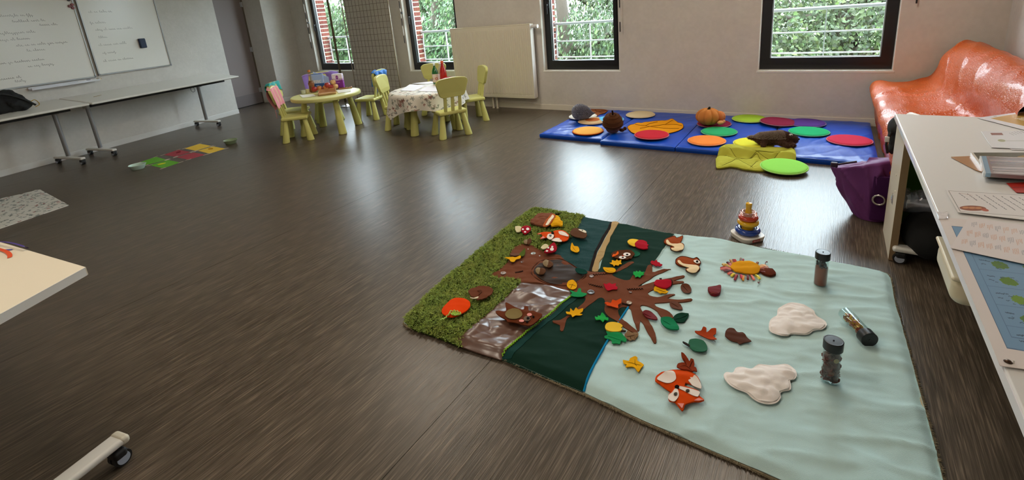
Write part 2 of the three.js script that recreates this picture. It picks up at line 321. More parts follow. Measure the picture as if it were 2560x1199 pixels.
// ───────────── outside: lawn and trees a storey below ─────────────
struct('ground_outside', box(90, 0.3, 50, -8, -4.2, -31), std('#6c8a45', 0.95));
{
  const lobes = [[0, 0], [0.18, 0.02], [0.46, 0.0], [0.4, 0.26], [0.56, 0.5], [0.3, 0.6], [0, 0.95], [-0.3, 0.6], [-0.56, 0.5], [-0.4, 0.26], [-0.46, 0.0], [-0.18, 0.02]];
  const leafGeo = (pts, fold) => { const g = new THREE.ShapeGeometry(new THREE.Shape(pts.map((p) => new THREE.Vector2(...p)))); return bend(g, (v) => { v.z = fold * Math.abs(v.x) - 0.12 * v.y * v.y; }); };
  const maple = leafGeo(lobes, 0.25), slim = leafGeo([[0, 0], [0.16, 0.25], [0.2, 0.55], [0, 1], [-0.2, 0.55], [-0.16, 0.25]], 0.4);
  const leafMat = (c) => phys(c, 0.6, { transmission: 0.3, thickness: 0, side: THREE.DoubleSide, specularIntensity: 0.6 });
  const bark = std('#5a5046', 0.95, { bumpMap: rep(fineNoise, 3), bumpScale: 0.01 });
  const hsl = new THREE.Color(), q = new THREE.Quaternion(), e = new THREE.Euler(), M4 = new THREE.Matrix4();
  function tree(name, label, x, z, h, r, n, leaf, size, hue, light, base = -4.1) {
    const t = thing(name, label, 'tree', [x, base, z]);
    const wood = [bend(new THREE.CylinderGeometry(0.1 + h * 0.006, 0.16 + h * 0.012, h, 9, 8).translate(0, h / 2, 0), (v) => { v.x += 0.25 * Math.sin(v.y * 0.6 + x); v.z += 0.2 * Math.sin(v.y * 0.5 + z); })];
    const tips = [];
    for (let i = 0; i < 16; i++) {
      const y = h * rr(0.25, 0.95), a = rr(0, 6.28), len = r * rr(0.55, 1) * (1 - 0.5 * Math.abs(y / h - 0.55)), p0 = V(0.25 * Math.sin(y * 0.6 + x), y, 0.2 * Math.sin(y * 0.5 + z)), p2 = V(Math.cos(a) * len, y + len * rr(0.1, 0.6), Math.sin(a) * len), p1 = p0.clone().lerp(p2, 0.5).add(V(0, -0.1 * len, 0));
      wood.push(tube([p0, p1, p2], 0.035 + 0.012 * r, 8, 5)); tips.push(p2, p1, p0.clone().lerp(p2, 0.8));
    }
    mesh('trunk', merge(wood), bark, t);
    const crown = new THREE.InstancedMesh(leaf, leafMat('#d8d8d8'), n); crown.name = 'crown'; crown.userData.kind = 'stuff'; shadow(crown); t.add(crown);
    for (let i = 0; i < n; i++) {
      const ti = Math.floor(rnd() * tips.length), c = tips[ti], tone = 0.45 + 1.1 * ((ti * 0.618034) % 1), s = 0.55 + 0.25 * r; let dx, dy, dz;
      do { dx = rr(-1, 1); dy = rr(-1, 1); dz = rr(-1, 1); } while (dx * dx + dy * dy + dz * dz > 1);
      const k = size * rr(0.6, 1.15); e.set(rr(-0.9, 0.5) - 0.4, rr(0, 6.28), rr(-0.5, 0.5)); q.setFromEuler(e);
      M4.compose(V(c.x + dx * s, c.y + dy * s * 0.7, c.z + dz * s), q, V(k, k, k)); crown.setMatrixAt(i, M4);
      hsl.setHSL(hue + rr(-0.035, 0.03), rr(0.34, 0.55), light * (rnd() < 0.12 ? rr(1.5, 2.2) : rr(0.5, 1.4)) * tone); crown.setColorAt(i, hsl);
    }
    return t;
  }
  tree('maple_tree', 'pale green maple seen through the window by the orange sofa', 0.1, -9.6, 5.4, 2.0, 31280, maple, 0.063, 0.250, 0.132);
  tree('maple_tree', 'yellowish maple at the right edge of the window by the orange sofa', 2.6, -13.2, 5.6, 2.4, 27368, maple, 0.074, 0.220, 0.145);
  tree('maple_tree', 'darker maple at the left edge of the window by the orange sofa', -2.2, -12.6, 5.9, 2.2, 27368, maple, 0.074, 0.270, 0.106);
  tree('leafy_tree', 'dense green tree filling the window right of the radiator', -5.0, -9.9, 5.6, 2.2, 26910, slim, 0.119, 0.270, 0.112);
  tree('leafy_tree', 'loose green tree at the right side of the window right of the radiator', -5.6, -15.2, 6.4, 2.6, 20928, slim, 0.134, 0.250, 0.132);
  tree('leafy_tree', 'bluish green tree outside the window left of the radiator', -9.6, -10.4, 5.8, 2.4, 26910, slim, 0.129, 0.290, 0.120);
  tree('leafy_tree', 'yellow-tinged tree behind the railing left of the radiator', -10.5, -15.4, 6.4, 2.6, 23920, slim, 0.134, 0.230, 0.132);
  tree('leafy_tree', 'light green tree outside the far left window', -15.2, -11.4, 5.6, 2.5, 26910, slim, 0.149, 0.270, 0.126);
  tree('leafy_tree', 'tall tree beyond the far left window, near the brick jamb', -20.6, -14.6, 6.2, 3.0, 23920, slim, 0.149, 0.260, 0.120);
  tree('leafy_tree', 'distant tree between the second and third windows', -15.6, -17.4, 6.6, 2.8, 17938, slim, 0.158, 0.280, 0.106);
}

// ───────────── the play blanket ─────────────
const cropOf = (ox, oy, s) => (pts) => pts.map(([x, y]) => [ox + x / s, oy + y / s]);
const cA = cropOf(1000, 500, 2.998), cB = cropOf(1220, 520, 4.996), cC = cropOf(1380, 560, 3.997), cD = cropOf(1380, 680, 3.33), cE = cropOf(1240, 520, 7.492), cF = cropOf(1620, 860, 6.661), cG = cropOf(1780, 620, 11.99), cH = cropOf(1080, 700, 5.995), cK = cropOf(1760, 720, 2.503);
const ell = (x, y, rx, ry, n = 14) => Array.from({ length: n }, (_, i) => [x + rx * Math.cos(i / n * 6.2832), y + ry * Math.sin(i / n * 6.2832)]);
const BY = 0.026;
const blanketEdge = (() => {
  const far = G([[1009, 800], [1016, 785], [1060, 738], [1100, 702], [1150, 660], [1200, 618], [1250, 577], [1290, 546], [1325, 520], [1340, 516], [1380, 523], [1455, 537], [1555, 555], [1690, 580], [1790, 590], [1870, 606], [1960, 623], [2100, 652], [2200, 670], [2219, 676], [2227, 688], [2232, 710], [2236, 740], [2250, 790], [2268, 850], [2290, 930], [2310, 1000], [2335, 1090], [2362, 1199]], BY);
  const near = G([[1960, 1193], [1900, 1166], [1750, 1103], [1600, 1038], [1460, 972], [1380, 940], [1250, 884], [1175, 862], [1100, 832], [1030, 812]], BY);
  return [...far, [0.372, -1.245], [0.36, -1.215], [0.33, -1.205], [0.15, -1.208], ...near];
})();
function blanketY(x, z) {
  const fold = 0.5 + 0.5 * Math.min(1, Math.max(0, (x + 0.9) / 0.9));
  const ridge = (q) => { const k = 1 - Math.abs(q); return k * k * k; };
  let y = BY + fold * (0.008 * N3(x * 2.0 + z * 1.2, 2, z * 7 - x * 1.5) + 0.0085 * (ridge(1.6 * N3(x * 2.6 + 3, 7, z * 9.5 + x * 2.5)) - 0.45) + 0.0035 * ridge(1.8 * N3(x * 6, 1, z * 22 + x * 5))) + 0.001 * N3(x * 26, 3, z * 26);
  const d = inside(blanketEdge, x, z) ? edgeDist(blanketEdge, x, z) : 0;
  return y - 0.016 * Math.exp(-d * d / 0.0003);
}
const onBlanket = (dy) => (x, z) => blanketY(x, z) + dy;
const PM = thing('play_blanket', 'large padded play blanket with a sewn autumn tree, shaggy green grass and pale blue sky', 'blanket', [-0.62, 0, -1.9]);
const PO = PM.position;
const local = (g, o) => g.translate(-o.x, 0, -o.z);
const cloth = (c, bump, more = {}) => phys(c, 0.92, { specularIntensity: 0.2, sheen: 0.06, sheenColor: new THREE.Color('#ffffff'), sheenRoughness: 0.5, bumpMap: bump, bumpScale: 0.0011, ...more });
const fleece = rep(fuzzTex, 9);
const skyCloth = cloth('#bcd8d8', fleece), darkGreen = cloth('#17352b', rep(weaveTex, 30)), hemGreen = cloth('#1d4440', rep(weaveTex, 30)), barkCloth = cloth('#70412c', rep(weaveTex, 24), { bumpScale: 0.0006 });
mesh('sky_cloth', local(sheet(blanketEdge, onBlanket(0), () => 0.012, 0.012), PO), skyCloth, PM);
// cream fleece backing that shows along the edges
{
  const cream = cloth('#b9aa8d', fleece);
  const grown = blanketEdge.map(([x, z]) => { const dx = x + 0.63, dz = z + 1.9, L = Math.hypot(dx, dz); return [x + dx / L * 0.003, z + dz / L * 0.003]; });
  const g = sheet(grown, (x, z) => 0.008 + 0.0015 * N3(x * 60, 1, z * 60), () => 0.0005, 0.02); mesh('fleece_backing', local(g, PO), cream, PM);
  const tuft = new THREE.ConeGeometry(0.002, 0.010, 4).translate(0, 0.004, 0), spots = [];
  for (let i = 0; i < grown.length; i++) {
    const [a, b] = grown[i], [c, d] = grown[(i + 1) % grown.length], n = Math.ceil(Math.hypot(c - a, d - b) / 0.0035);
    for (let k = 0; k < n; k++) spots.push([a + (c - a) * k / n, b + (d - b) * k / n]);
  }
  const fr = new THREE.InstancedMesh(tuft, cream, spots.length * 2); fr.name = 'fleece_tufts'; fr.userData.kind = 'stuff'; shadow(fr); PM.add(fr);
  const m = new THREE.Matrix4(), q = new THREE.Quaternion();
  for (let i = 0; i < spots.length * 2; i++) {
    const [x, z] = spots[i >> 1], dx = x + 0.63, dz = z + 1.9, L = Math.hypot(dx, dz), k = rr(0.5, 1.1);
    q.setFromUnitVectors(V(0, 1, 0), V(dx / L + rr(-0.6, 0.6), rr(-0.1, 0.9), dz / L + rr(-0.6, 0.6)).normalize());
    m.compose(V(x - PO.x + rr(-0.002, 0.002), rr(0.002, 0.011), z - PO.z + rr(-0.002, 0.002)), q, V(k, k, k)); fr.setMatrixAt(i, m);
  }
}
const layer = (name, px, mat, dy, extra = () => 0, sm = 0, cell = 0.012, parent = PM) => {
  let pts = G(px, BY); if (sm) pts = smooth(pts, sm);
  return mesh(name, local(sheet(pts, (x, z) => blanketY(x, z) + dy + extra(x, z) * (1 - Math.exp(-edgeDist(pts, x, z) / 0.014)), (x, z) => blanketY(x, z) - 0.002, cell), PO), mat, parent);
};
const greenPx = [[1548, 553], [1690, 580], [1662, 616], [1638, 650], [1600, 720], [1570, 771], [1520, 851], [1488, 908], [1457, 971], [1400, 949], [1330, 922], [1252, 889], [1340, 815], [1427, 745], [1480, 700], [1500, 670], [1520, 600]];
layer('dark_green_cloth', greenPx, darkGreen, 0.0016, (x, z) => 0.0035 * Math.abs(N3(x * 5 + z * 3, 4, z * 16)), 0, 0.012);
layer('pocket_hem', cH([[2070, 255], [2150, 250], [2200, 262], [2150, 310], [1640, 720], [1185, 1145], [1030, 1128], [1640, 640]]), hemGreen, 0.0045, () => 0, 0);
const velvetPx = [...cB([[1215, 92], [1300, 108], [1400, 128], [1545, 150], [1510, 250], [1420, 380], [1330, 560], [1262, 800], [1160, 850], [1050, 800], [900, 700], [780, 600], [800, 560], [870, 470], [1000, 400], [1110, 300], [1120, 240], [1160, 160]])];
layer('teal_velvet', velvetPx, phys('#10403f', 0.7, { specularIntensity: 0.3, sheen: 0.35, sheenColor: new THREE.Color('#3f8c88'), sheenRoughness: 0.35, bumpMap: rep(fineNoise, 7), bumpScale: 0.004 }), 0.002, (x, z) => 0.006 * Math.abs(N3(x * 9, 8, z * 14)) + 0.002 * N3(x * 30, 4, z * 40), 0, 0.009);
layer('lace_strip', cB([[1535, 150], [1568, 150], [1525, 265], [1450, 390], [1360, 560], [1300, 800], [1258, 800], [1325, 560], [1415, 380], [1500, 250]]), cloth('#1f1512', rep(weaveTex, 40)), 0.004);
layer('tan_ribbon', cB([[1562, 150], [1642, 166], [1620, 220], [1585, 270], [1560, 320], [1528, 372], [1520, 420], [1482, 480], [1460, 560], [1440, 622], [1392, 690], [1385, 740], [1370, 806], [1300, 800], [1320, 720], [1345, 640], [1370, 570], [1405, 510], [1440, 430], [1484, 362], [1510, 300], [1535, 255]]), cloth('#b79a6c', rep(weaveTex, 30)), 0.007, (x, z) => 0.004 * N3(x * 30, 2, z * 44), 2, 0.006);
const vinylPx = [...cA([[905, 620], [1000, 625], [1150, 645], [1285, 678], [1290, 730], [1150, 850], [1000, 970], [775, 1152], [757, 1172], [615, 1130], [480, 1086], [400, 1050], [600, 895], [700, 818], [800, 720], [840, 680]])];
layer('shiny_brown_vinyl', vinylPx, phys('#5f4033', 0.36, { clearcoat: 0.45, clearcoatRoughness: 0.22 }), 0.003, (x, z) => 0.022 * Math.abs(N3(x * 7 + 2, 5, z * 6)) + 0.006 * Math.abs(N3(x * 13, 9, z * 10 + x * 6)), 0, 0.006);
// zigzag trims
function zigzag(a, b, n, amp, y) {
  const A = at(...a, y), B = at(...b, y), d = B.clone().sub(A), nrm = V(-d.z, 0, d.x).normalize(), pts = [];
  for (let i = 0; i <= n; i++) { const p = A.clone().lerp(B, i / n).addScaledVector(nrm, (i % 2 ? 1 : -1) * amp); p.y = blanketY(p.x, p.z) + 0.009; pts.push(p); }
  const gs = []; for (let i = 0; i < n; i++) gs.push(rod(pts[i], pts[i + 1], 0.0026, 6));
  return merge(gs);
}
mesh('zigzag_trim', local(zigzag(cH([[2080, 258]])[0], cH([[1050, 1105]])[0], 84, 0.0042, BY), PO), felt('#8fcb3e'), PM);
{
  const edge = [[1571, 768], [1553, 796], [1530, 832], [1519, 852], [1488, 908], [1470, 946], [1459, 971]].map((p) => { const q = at(...p, BY); q.y = blanketY(q.x, q.z) + 0.003; return q; });
  mesh('blue_edging', local(tube(edge, 0.0045, 60, 6), PO), felt('#1a8fc4'), PM);
  const stitches = []; for (let i = 0; i < 26; i++) { const a = at(1686 - i * 1.95, 583 + i * 2.75, BY), b = at(1692 - i * 1.95, 583 + i * 2.75, BY); a.y = b.y = blanketY(a.x, a.z) + 0.003; stitches.push(rod(a, b, 0.0012, 5)); }
  mesh('edge_stitching', local(merge(stitches), PO), felt('#cfdedb'), PM);
}
// the sewn tree
const treePx = [[1222, 693], [1250, 675], [1268, 657], [1274, 645], [1277, 633], [1283, 618], [1297, 612], [1318, 611], [1335, 617], [1352, 627], [1368, 633], [1385, 637], [1402, 643], [1413, 655], [1437, 668], [1455, 680], [1475, 681], [1500, 683], [1540, 678], [1555, 666], [1580, 655], [1585, 659], [1565, 671], [1550, 679], [1534, 684], [1531, 690], [1541, 696], [1560, 702], [1575, 700], [1581, 690], [1588, 690], [1606, 686], [1613, 680], [1620, 665], [1630, 663], [1631, 680], [1645, 678], [1674, 674], [1675, 676], [1645, 686], [1625, 698], [1605, 710], [1595, 718],
  [1620, 710], [1640, 704], [1655, 699], [1680, 696], [1708, 692], [1710, 696], [1682, 703], [1708, 704], [1707, 709], [1680, 712], [1665, 720], [1635, 725], [1620, 732], [1624, 739], [1643, 743], [1663, 739], [1685, 734], [1687, 738], [1668, 746], [1695, 749], [1728, 748], [1728, 752], [1700, 755], [1668, 756], [1637, 759], [1641, 768], [1658, 775], [1674, 783], [1684, 795], [1668, 800], [1653, 793], [1643, 780], [1625, 770], [1608, 765], [1601, 768], [1604, 778], [1615, 790], [1626, 810], [1638, 833], [1641, 854], [1635, 856], [1623, 838], [1610, 815], [1601, 801], [1598, 825], [1593, 825], [1583, 798], [1578, 778], [1572, 770], [1556, 768], [1545, 778], [1551, 795], [1573, 813], [1594, 828], [1590, 834], [1560, 818], [1535, 800], [1520, 790], [1511, 778], [1513, 755], [1507, 746], [1498, 746], [1475, 763], [1458, 776], [1422, 793], [1415, 803], [1408, 828], [1400, 826], [1400, 813], [1383, 808], [1383, 804], [1400, 800], [1413, 793], [1443, 773], [1460, 758], [1464, 747], [1443, 741], [1425, 732], [1383, 717], [1345, 711], [1302, 707], [1300, 700], [1262, 697]];
const treePts = smooth(G(treePx, BY), 2, 0.4);
const treeLift = (x, z) => 0.0035 + (x < -0.85 ? 0.009 * Math.abs(N3(x * 16, 6, z * 22)) * Math.min(1, (-0.85 - x) / 0.05) : 0.0015 * N3(x * 20, 6, z * 30));
mesh('tree_applique', local(sheet(treePts, (x, z) => blanketY(x, z) + treeLift(x, z) + 0.001, (x, z) => blanketY(x, z) - 0.002, 0.01), PO), barkCloth, PM);
layer('hollow', cA([[1002, 540], [1050, 484], [1130, 462], [1200, 460], [1262, 488], [1330, 528], [1382, 568], [1345, 606], [1280, 630], [1150, 632], [1055, 600]]), phys('#33241b', 0.6, { specularIntensity: 0.3 }), 0.008, (x, z) => 0.008 * Math.abs(N3(x * 12 + z * 20, 4, z * 12)), 4, 0.008);
{
  const rim = smooth(G(cA([[985, 545], [1040, 475], [1130, 452], [1205, 452], [1270, 482], [1340, 525], [1395, 570], [1350, 615], [1285, 640], [1150, 642], [1045, 610]]), BY), 6).map(([x, z]) => V(x, blanketY(x, z) + 0.006, z));
  mesh('hollow_seam', local(tube(rim, 0.003, 120, 6, true), PO), cloth('#54301f', fleece), PM);
  const sq = (pts) => tube(pts.map((p) => { const q = at(...p, BY); q.y = blanketY(q.x, q.z) + 0.0065; return q; }), 0.0015, 60, 5);
  const wig = (a, b, n, amp) => Array.from({ length: n + 1 }, (_, i) => [a[0] + (b[0] - a[0]) * i / n, a[1] + (b[1] - a[1]) * i / n + (i % 2 ? amp : -amp)]);
  const rows = [[[1478, 692], [1518, 688]], [[1472, 712], [1506, 721]], [[1568, 726], [1608, 725]], [[1556, 761], [1574, 766]], [[1288, 683], [1308, 679]]];
  for (const [a, b] of rows) mesh('embroidery', local(sq(wig(a, b, 13, 1.6)), PO), felt('#231511'), PM);
  const button = lathe([[0, 0.0012], [0.006, 0.0012], [0.009, 0.0025], [0.0125, 0.003], [0.014, 0.0015], [0.0135, 0], [0, 0]], 24);
  for (const [u, v, c, k] of [[1333, 631, '#9aa09c', 1], [1258, 681, '#8d7a70', 1.05], [1306, 653, '#5f4438', 0.8], [1477, 728, '#565353', 1.25], [1573, 756, '#9c8670', 0.9], [1479, 690, '#77594a', 0.8], [1349, 637, '#c9c6c2', 0.3], [1320, 620, '#c9c6c2', 0.25], [1576, 729, '#6b4a3a', 0.5]]) {
    const p = at(u, v, BY + 0.01), m = mesh('button', button, phys(c, 0.3, { metalness: 0.2 }), PM); m.position.set(p.x - PO.x, blanketY(p.x, p.z) + 0.007, p.z - PO.z); m.scale.setScalar(k);
  }
}
// shaggy grass
const grassPx = [[1010, 798], [1016, 786], [1060, 739], [1100, 703], [1150, 661], [1200, 619], [1250, 578], [1290, 547], [1326, 521], [1340, 518], [1380, 524], [1463, 538], [1452, 552], [1444, 568], [1441, 580], [1420, 600], [1394, 614], [1380, 636], [1352, 627], [1335, 617], [1318, 611], [1297, 612], [1283, 618], [1277, 633], [1274, 645], [1268, 657], [1250, 675], [1222, 693], [1262, 697], [1300, 700], [1302, 706], [1280, 727], [1233, 773], [1200, 800], [1163, 838], [1150, 860], [1100, 838], [1030, 816]];
{
  const pts = G(grassPx, BY), base = layer('grass_cloth', grassPx, cloth('#2c3d10', fleece), 0.003);
  const blade = new THREE.BufferGeometry();
  blade.setAttribute('position', new THREE.Float32BufferAttribute([-0.0013, 0, 0, 0.0013, 0, 0, -0.0015, 0.007, 0.0025, 0.0015, 0.007, 0.0025, 0.0008, 0.0105, 0.0085], 3)); blade.setIndex([0, 1, 2, 2, 1, 3, 2, 3, 4]); blade.computeVertexNormals();
  const places = [];
  let x0 = 9, x1 = -9, z0 = 9, z1 = -9; for (const [x, z] of pts) { x0 = Math.min(x0, x); x1 = Math.max(x1, x); z0 = Math.min(z0, z); z1 = Math.max(z1, z); }
  for (let x = x0; x < x1; x += 0.003) for (let z = z0; z < z1; z += 0.003) { const a = x + rr(-0.002, 0.002), b = z + rr(-0.002, 0.002); if (inside(pts, a, b)) places.push([a, b]); }
  const mat = new THREE.MeshPhysicalMaterial({ color: '#ffffff', roughness: 0.9, specularIntensity: 0.25, side: THREE.DoubleSide });
  const pile = new THREE.InstancedMesh(blade, mat, places.length); pile.name = 'shag_pile'; pile.userData.kind = 'stuff'; shadow(pile); PM.add(pile);
  const m = new THREE.Matrix4(), q = new THREE.Quaternion(), e = new THREE.Euler(), c = new THREE.Color();
  places.forEach(([x, z], i) => {
    const clump = 0.5 * N3(x * 46, 3, z * 46) + 0.9 * N3(x * 95, 3, z * 95), dir = 3.1416 * 3 * N3(x * 34, 1, z * 34) + rr(-1.1, 1.1), k = rr(0.8, 1.5) * (1 + 0.4 * clump);
    e.set(rr(-0.1, 0.9), dir, rr(-0.2, 0.2), 'YXZ'); q.setFromEuler(e);
    m.compose(V(x - PO.x, blanketY(x, z) + 0.003, z - PO.z), q, V(k, k, k)); pile.setMatrixAt(i, m);
    c.setHSL(0.215 + 0.02 * N3(x * 13, 9, z * 13) + rr(-0.012, 0.012), rr(0.58, 0.72), rr(0.115, 0.215) * (1 + 0.32 * clump)); pile.setColorAt(i, c);
  });
}

// ───────────── loose felt pieces lying on the blanket ─────────────
// [outline in the photograph] -> a padded piece of felt with its own height over the blanket
const feltMats = {}; const fm = (c) => feltMats[c] ??= felt(c);
function feltThing(name, label, category, px, group) {
  const c = px.reduce((a, p) => [a[0] + p[0] / px.length, a[1] + p[1] / px.length], [0, 0]), p = at(c[0], c[1], BY);
  return thing(name, label, category, [p.x, 0, p.z], 0, group);
}
// on: metres above the blanket; th: thickness; puff: how far the middle swells; curl: lifts the rim
function piece(t, name, px, mat, { on = 0.005, th = 0.004, puff = 0, sm = 4, curl = 0, cell = 0.009, tension = 0.5, rumple = 0 } = {}) {
  let pts = G(px, BY + on); if (sm) pts = smooth(pts, sm, tension);
  const cx = pts.reduce((s, p) => s + p[0], 0) / pts.length, cz = pts.reduce((s, p) => s + p[1], 0) / pts.length, R = Math.max(...pts.map(([x, z]) => Math.hypot(x - cx, z - cz)));
  const lift = (x, z) => curl * Math.pow(Math.hypot(x - cx, z - cz) / R, 2) * (0.6 + 0.8 * N3(x * 18, 4, z * 18) + 0.5);
  const top = (x, z) => { const e = puff ? edgeDist(pts, x, z) : 0; return blanketY(x, z) + on + th + lift(x, z) + puff * (1 - Math.exp(-e / 0.02)) + rumple * Math.abs(N3(x * 24, 9, z * 30)); };
  const bottom = (x, z) => blanketY(x, z) + on + lift(x, z);
  const g = sheet(pts, top, bottom, cell);
  if (name === null) { t.geometry = g; }
  const m = mesh(name, local(g, t.position), typeof mat === 'string' ? fm(mat) : mat, t); return m;
}
function vein(t, px, on, color = '#8a6a1a', r = 0.0011) {
  const gs = px.map((line) => tube(line.map(([u, v]) => { const q = at(u, v, BY + on); q.y = blanketY(q.x, q.z) + on + 0.0004; return q; }), r, 12, 4));
  mesh('vein', local(merge(gs), t.position), fm(color), t);
}
const LEAVES = 'felt leaves scattered on the play blanket';
function leaf(label, px, color, veins, opt = {}) {
  const t = feltThing('felt_leaf', label, 'leaf', px, LEAVES), on = opt.on ?? 0.006;
  piece(t, 'blade', px, color, { th: 0.0028, sm: 3, ...opt, on, curl: (opt.curl ?? 0.002) * 0.8 });
  if (veins) vein(t, veins, on + (opt.th ?? 0.0028), opt.ink ?? '#6b5212');
  return t;
}
const YEL = '#e2a512', LEM = '#ecc03a', GRN = '#1f8a4f', BGR = '#25a048', CRI = '#a51527', ORA = '#cf4a16', RUS = '#8e3a1c', BRN = '#5e3522', DGR = '#123a2a', DRD = '#6d0f16';
leaf('round yellow felt leaf on the tree trunk, left of the grey button', cC([[148, 605], [165, 570], [212, 560], [246, 595], [245, 630], [212, 652], [168, 640]]), YEL, [cC([[225, 570], [200, 605], [185, 640]]), cC([[170, 600], [203, 600], [238, 615]])], { on: 0.01 });
leaf('bright green five-lobed felt leaf at the upper end of the zigzag trim', cB([[1020, 1040], [1050, 1036], [1108, 1052], [1128, 1002], [1162, 1008], [1166, 1050], [1235, 1074], [1192, 1112], [1110, 1112], [1060, 1106], [1030, 1085], [1052, 1065]]), GRN, null, { on: 0.01 });
leaf('yellow pointed felt leaf lying on the teal velvet', cB([[1030, 512], [1050, 450], [1075, 480], [1125, 490], [1142, 530], [1120, 560], [1070, 550]]), YEL, [cB([[1055, 480], [1085, 520], [1110, 545]])], { on: 0.01, curl: 0.006 });
leaf('yellow three-lobed felt leaf between grass and tree roots', cB([[212, 630], [270, 620], [310, 612], [345, 618], [405, 605], [405, 635], [350, 645], [325, 675], [285, 668], [265, 640]]), YEL, null, { on: 0.016, curl: 0.006 });
leaf('crimson felt leaf in the middle of the tree trunk', cC([[515, 605], [545, 612], [575, 597], [600, 610], [640, 600], [635, 625], [655, 640], [650, 665], [610, 660], [560, 672], [535, 650]]), '#b0182b', null, { on: 0.009, tension: 0.3 });
leaf('yellow wavy oak leaf just below the felt owl', cB([[1518, 700], [1545, 690], [1550, 662], [1590, 670], [1610, 655], [1630, 668], [1665, 660], [1660, 685], [1670, 705], [1640, 712], [1630, 730], [1595, 725], [1575, 740], [1560, 722]]), YEL, null, { on: 0.009 });
leaf('yellow half-moon felt leaf beside the tan ribbon, below the oak leaf', cB([[1437, 750], [1500, 752], [1570, 757], [1597, 785], [1570, 810], [1510, 815], [1470, 800]]), YEL, [cB([[1460, 765], [1520, 790], [1570, 795]])], { on: 0.009, curl: 0.004 });
leaf('red felt leaf at the tip of the upper branch, on the dark green border', cB([[2030, 680], [2050, 660], [2075, 668], [2100, 652], [2120, 675], [2142, 680], [2155, 700], [2178, 712], [2150, 740], [2120, 725], [2100, 738], [2075, 715], [2050, 710]]), CRI, null, { on: 0.009 });
leaf('bright green oak leaf on the upper branch', cB([[1815, 830], [1820, 800], [1845, 805], [1850, 785], [1880, 800], [1895, 780], [1915, 800], [1955, 800], [1940, 820], [1950, 835], [1915, 845], [1900, 868], [1870, 855], [1840, 868], [1835, 845]]), BGR, null, { on: 0.01 });
leaf('dark green felt leaf at the right end of the dark hollow', cB([[1090, 790], [1110, 770], [1190, 780], [1245, 820], [1210, 835], [1130, 820]]), '#123f36', null, { on: 0.016, curl: 0.006 });
leaf('small olive felt leaf on the upper tree roots', cE([[430, 885], [490, 800], [540, 760], [545, 850], [500, 915]]), '#4c5c1e', null, { on: 0.014, curl: 0.004 });
leaf('grey brown felt leaf above the three-lobed yellow leaf', cE([[258, 880], [300, 850], [420, 850], [440, 890], [350, 900]]), '#6b4a3a', null, { on: 0.014 });
leaf('yellow oak leaf half hidden under the red felt apple', cC([[1020, 645], [1045, 622], [1080, 640], [1130, 640], [1140, 660], [1162, 675], [1140, 695], [1100, 688], [1080, 692], [1050, 675], [1020, 670]]), YEL, [cC([[1040, 650], [1090, 665], [1140, 680]])], { on: 0.008 });
leaf('brown leather leaf at the right end of the middle branches', cC([[1285, 620], [1310, 600], [1360, 605], [1392, 640], [1385, 675], [1350, 685], [1305, 665]]), phys(BRN, 0.75, { specularIntensity: 0.2 }), [cC([[1310, 610], [1345, 645], [1370, 675]])], { on: 0.004, th: 0.002, ink: '#3a1f14' });
leaf('brown leather leaf below the long thin middle branch', cC([[1175, 790], [1195, 770], [1240, 770], [1285, 800], [1305, 855], [1260, 855], [1195, 835]]), phys(BRN, 0.75, { specularIntensity: 0.2 }), [cC([[1195, 785], [1240, 810], [1295, 850]])], { on: 0.004, th: 0.002, ink: '#3a1f14' });
leaf('dark red velvet leaf folded over on the open sky cloth, below the squirrel', cC([[1560, 655], [1620, 648], [1685, 640], [1680, 700], [1640, 718], [1590, 710], [1565, 685]]), phys(DRD, 0.6, { specularIntensity: 0.3, sheen: 0.12, sheenColor: new THREE.Color('#c05060') }), [cC([[1580, 690], [1630, 680], [1665, 678]])], { on: 0.003, th: 0.014, puff: 0.004, ink: '#8f5a3a' });
leaf('dark red shiny leaf between two lower branches', cC([[905, 890], [935, 873], [985, 880], [1030, 915], [1055, 955], [1000, 952], [950, 935], [925, 915]]), phys(DRD, 0.6, { specularIntensity: 0.3, sheen: 0.12, sheenColor: new THREE.Color('#c05060') }), [cC([[915, 890], [975, 915], [1040, 950]])], { on: 0.007, th: 0.005, ink: '#3a0508' });
leaf('green felt leaf with a short brown stem at the end of the lower right branch', cC([[1085, 950], [1120, 935], [1180, 940], [1230, 975], [1262, 1030], [1265, 1060], [1200, 1058], [1140, 1040], [1100, 1000]]), '#1c7b52', [cC([[1100, 950], [1170, 990], [1250, 1050]])], { on: 0.008, th: 0.005, curl: 0.005, ink: '#0e5236' });
leaf('very dark green leaf tucked beside the green felt leaf', cC([[1215, 930], [1250, 905], [1300, 900], [1365, 910], [1350, 950], [1310, 985], [1250, 980], [1220, 960]]), DGR, [cC([[1225, 950], [1290, 940], [1360, 912]])], { on: 0.004, th: 0.003, ink: '#0a2018' });
leaf('yellow maple leaf on the dark green cloth beside the zigzag trim', cC([[140, 880], [178, 878], [185, 850], [215, 868], [240, 840], [262, 858], [310, 850], [305, 878], [275, 895], [305, 905], [285, 918], [240, 912], [205, 935], [190, 905], [150, 905]]), YEL, null, { on: 0.007, curl: 0.005, tension: 0.35 });
leaf('small bright green oak leaf on the dark green cloth below the orange maple leaf', cC([[430, 930], [455, 935], [458, 915], [480, 918], [500, 893], [530, 915], [540, 935], [562, 945], [560, 970], [525, 962], [510, 985], [482, 960], [440, 965]]), BGR, null, { on: 0.007, curl: 0.004 });
leaf('orange maple leaf where the lower branch leaves the trunk', cC([[525, 800], [550, 783], [588, 788], [605, 762], [640, 775], [690, 765], [692, 800], [660, 815], [662, 860], [622, 842], [590, 828], [545, 828], [548, 810]]), ORA, null, { on: 0.01, curl: 0.012, tension: 0.3 });
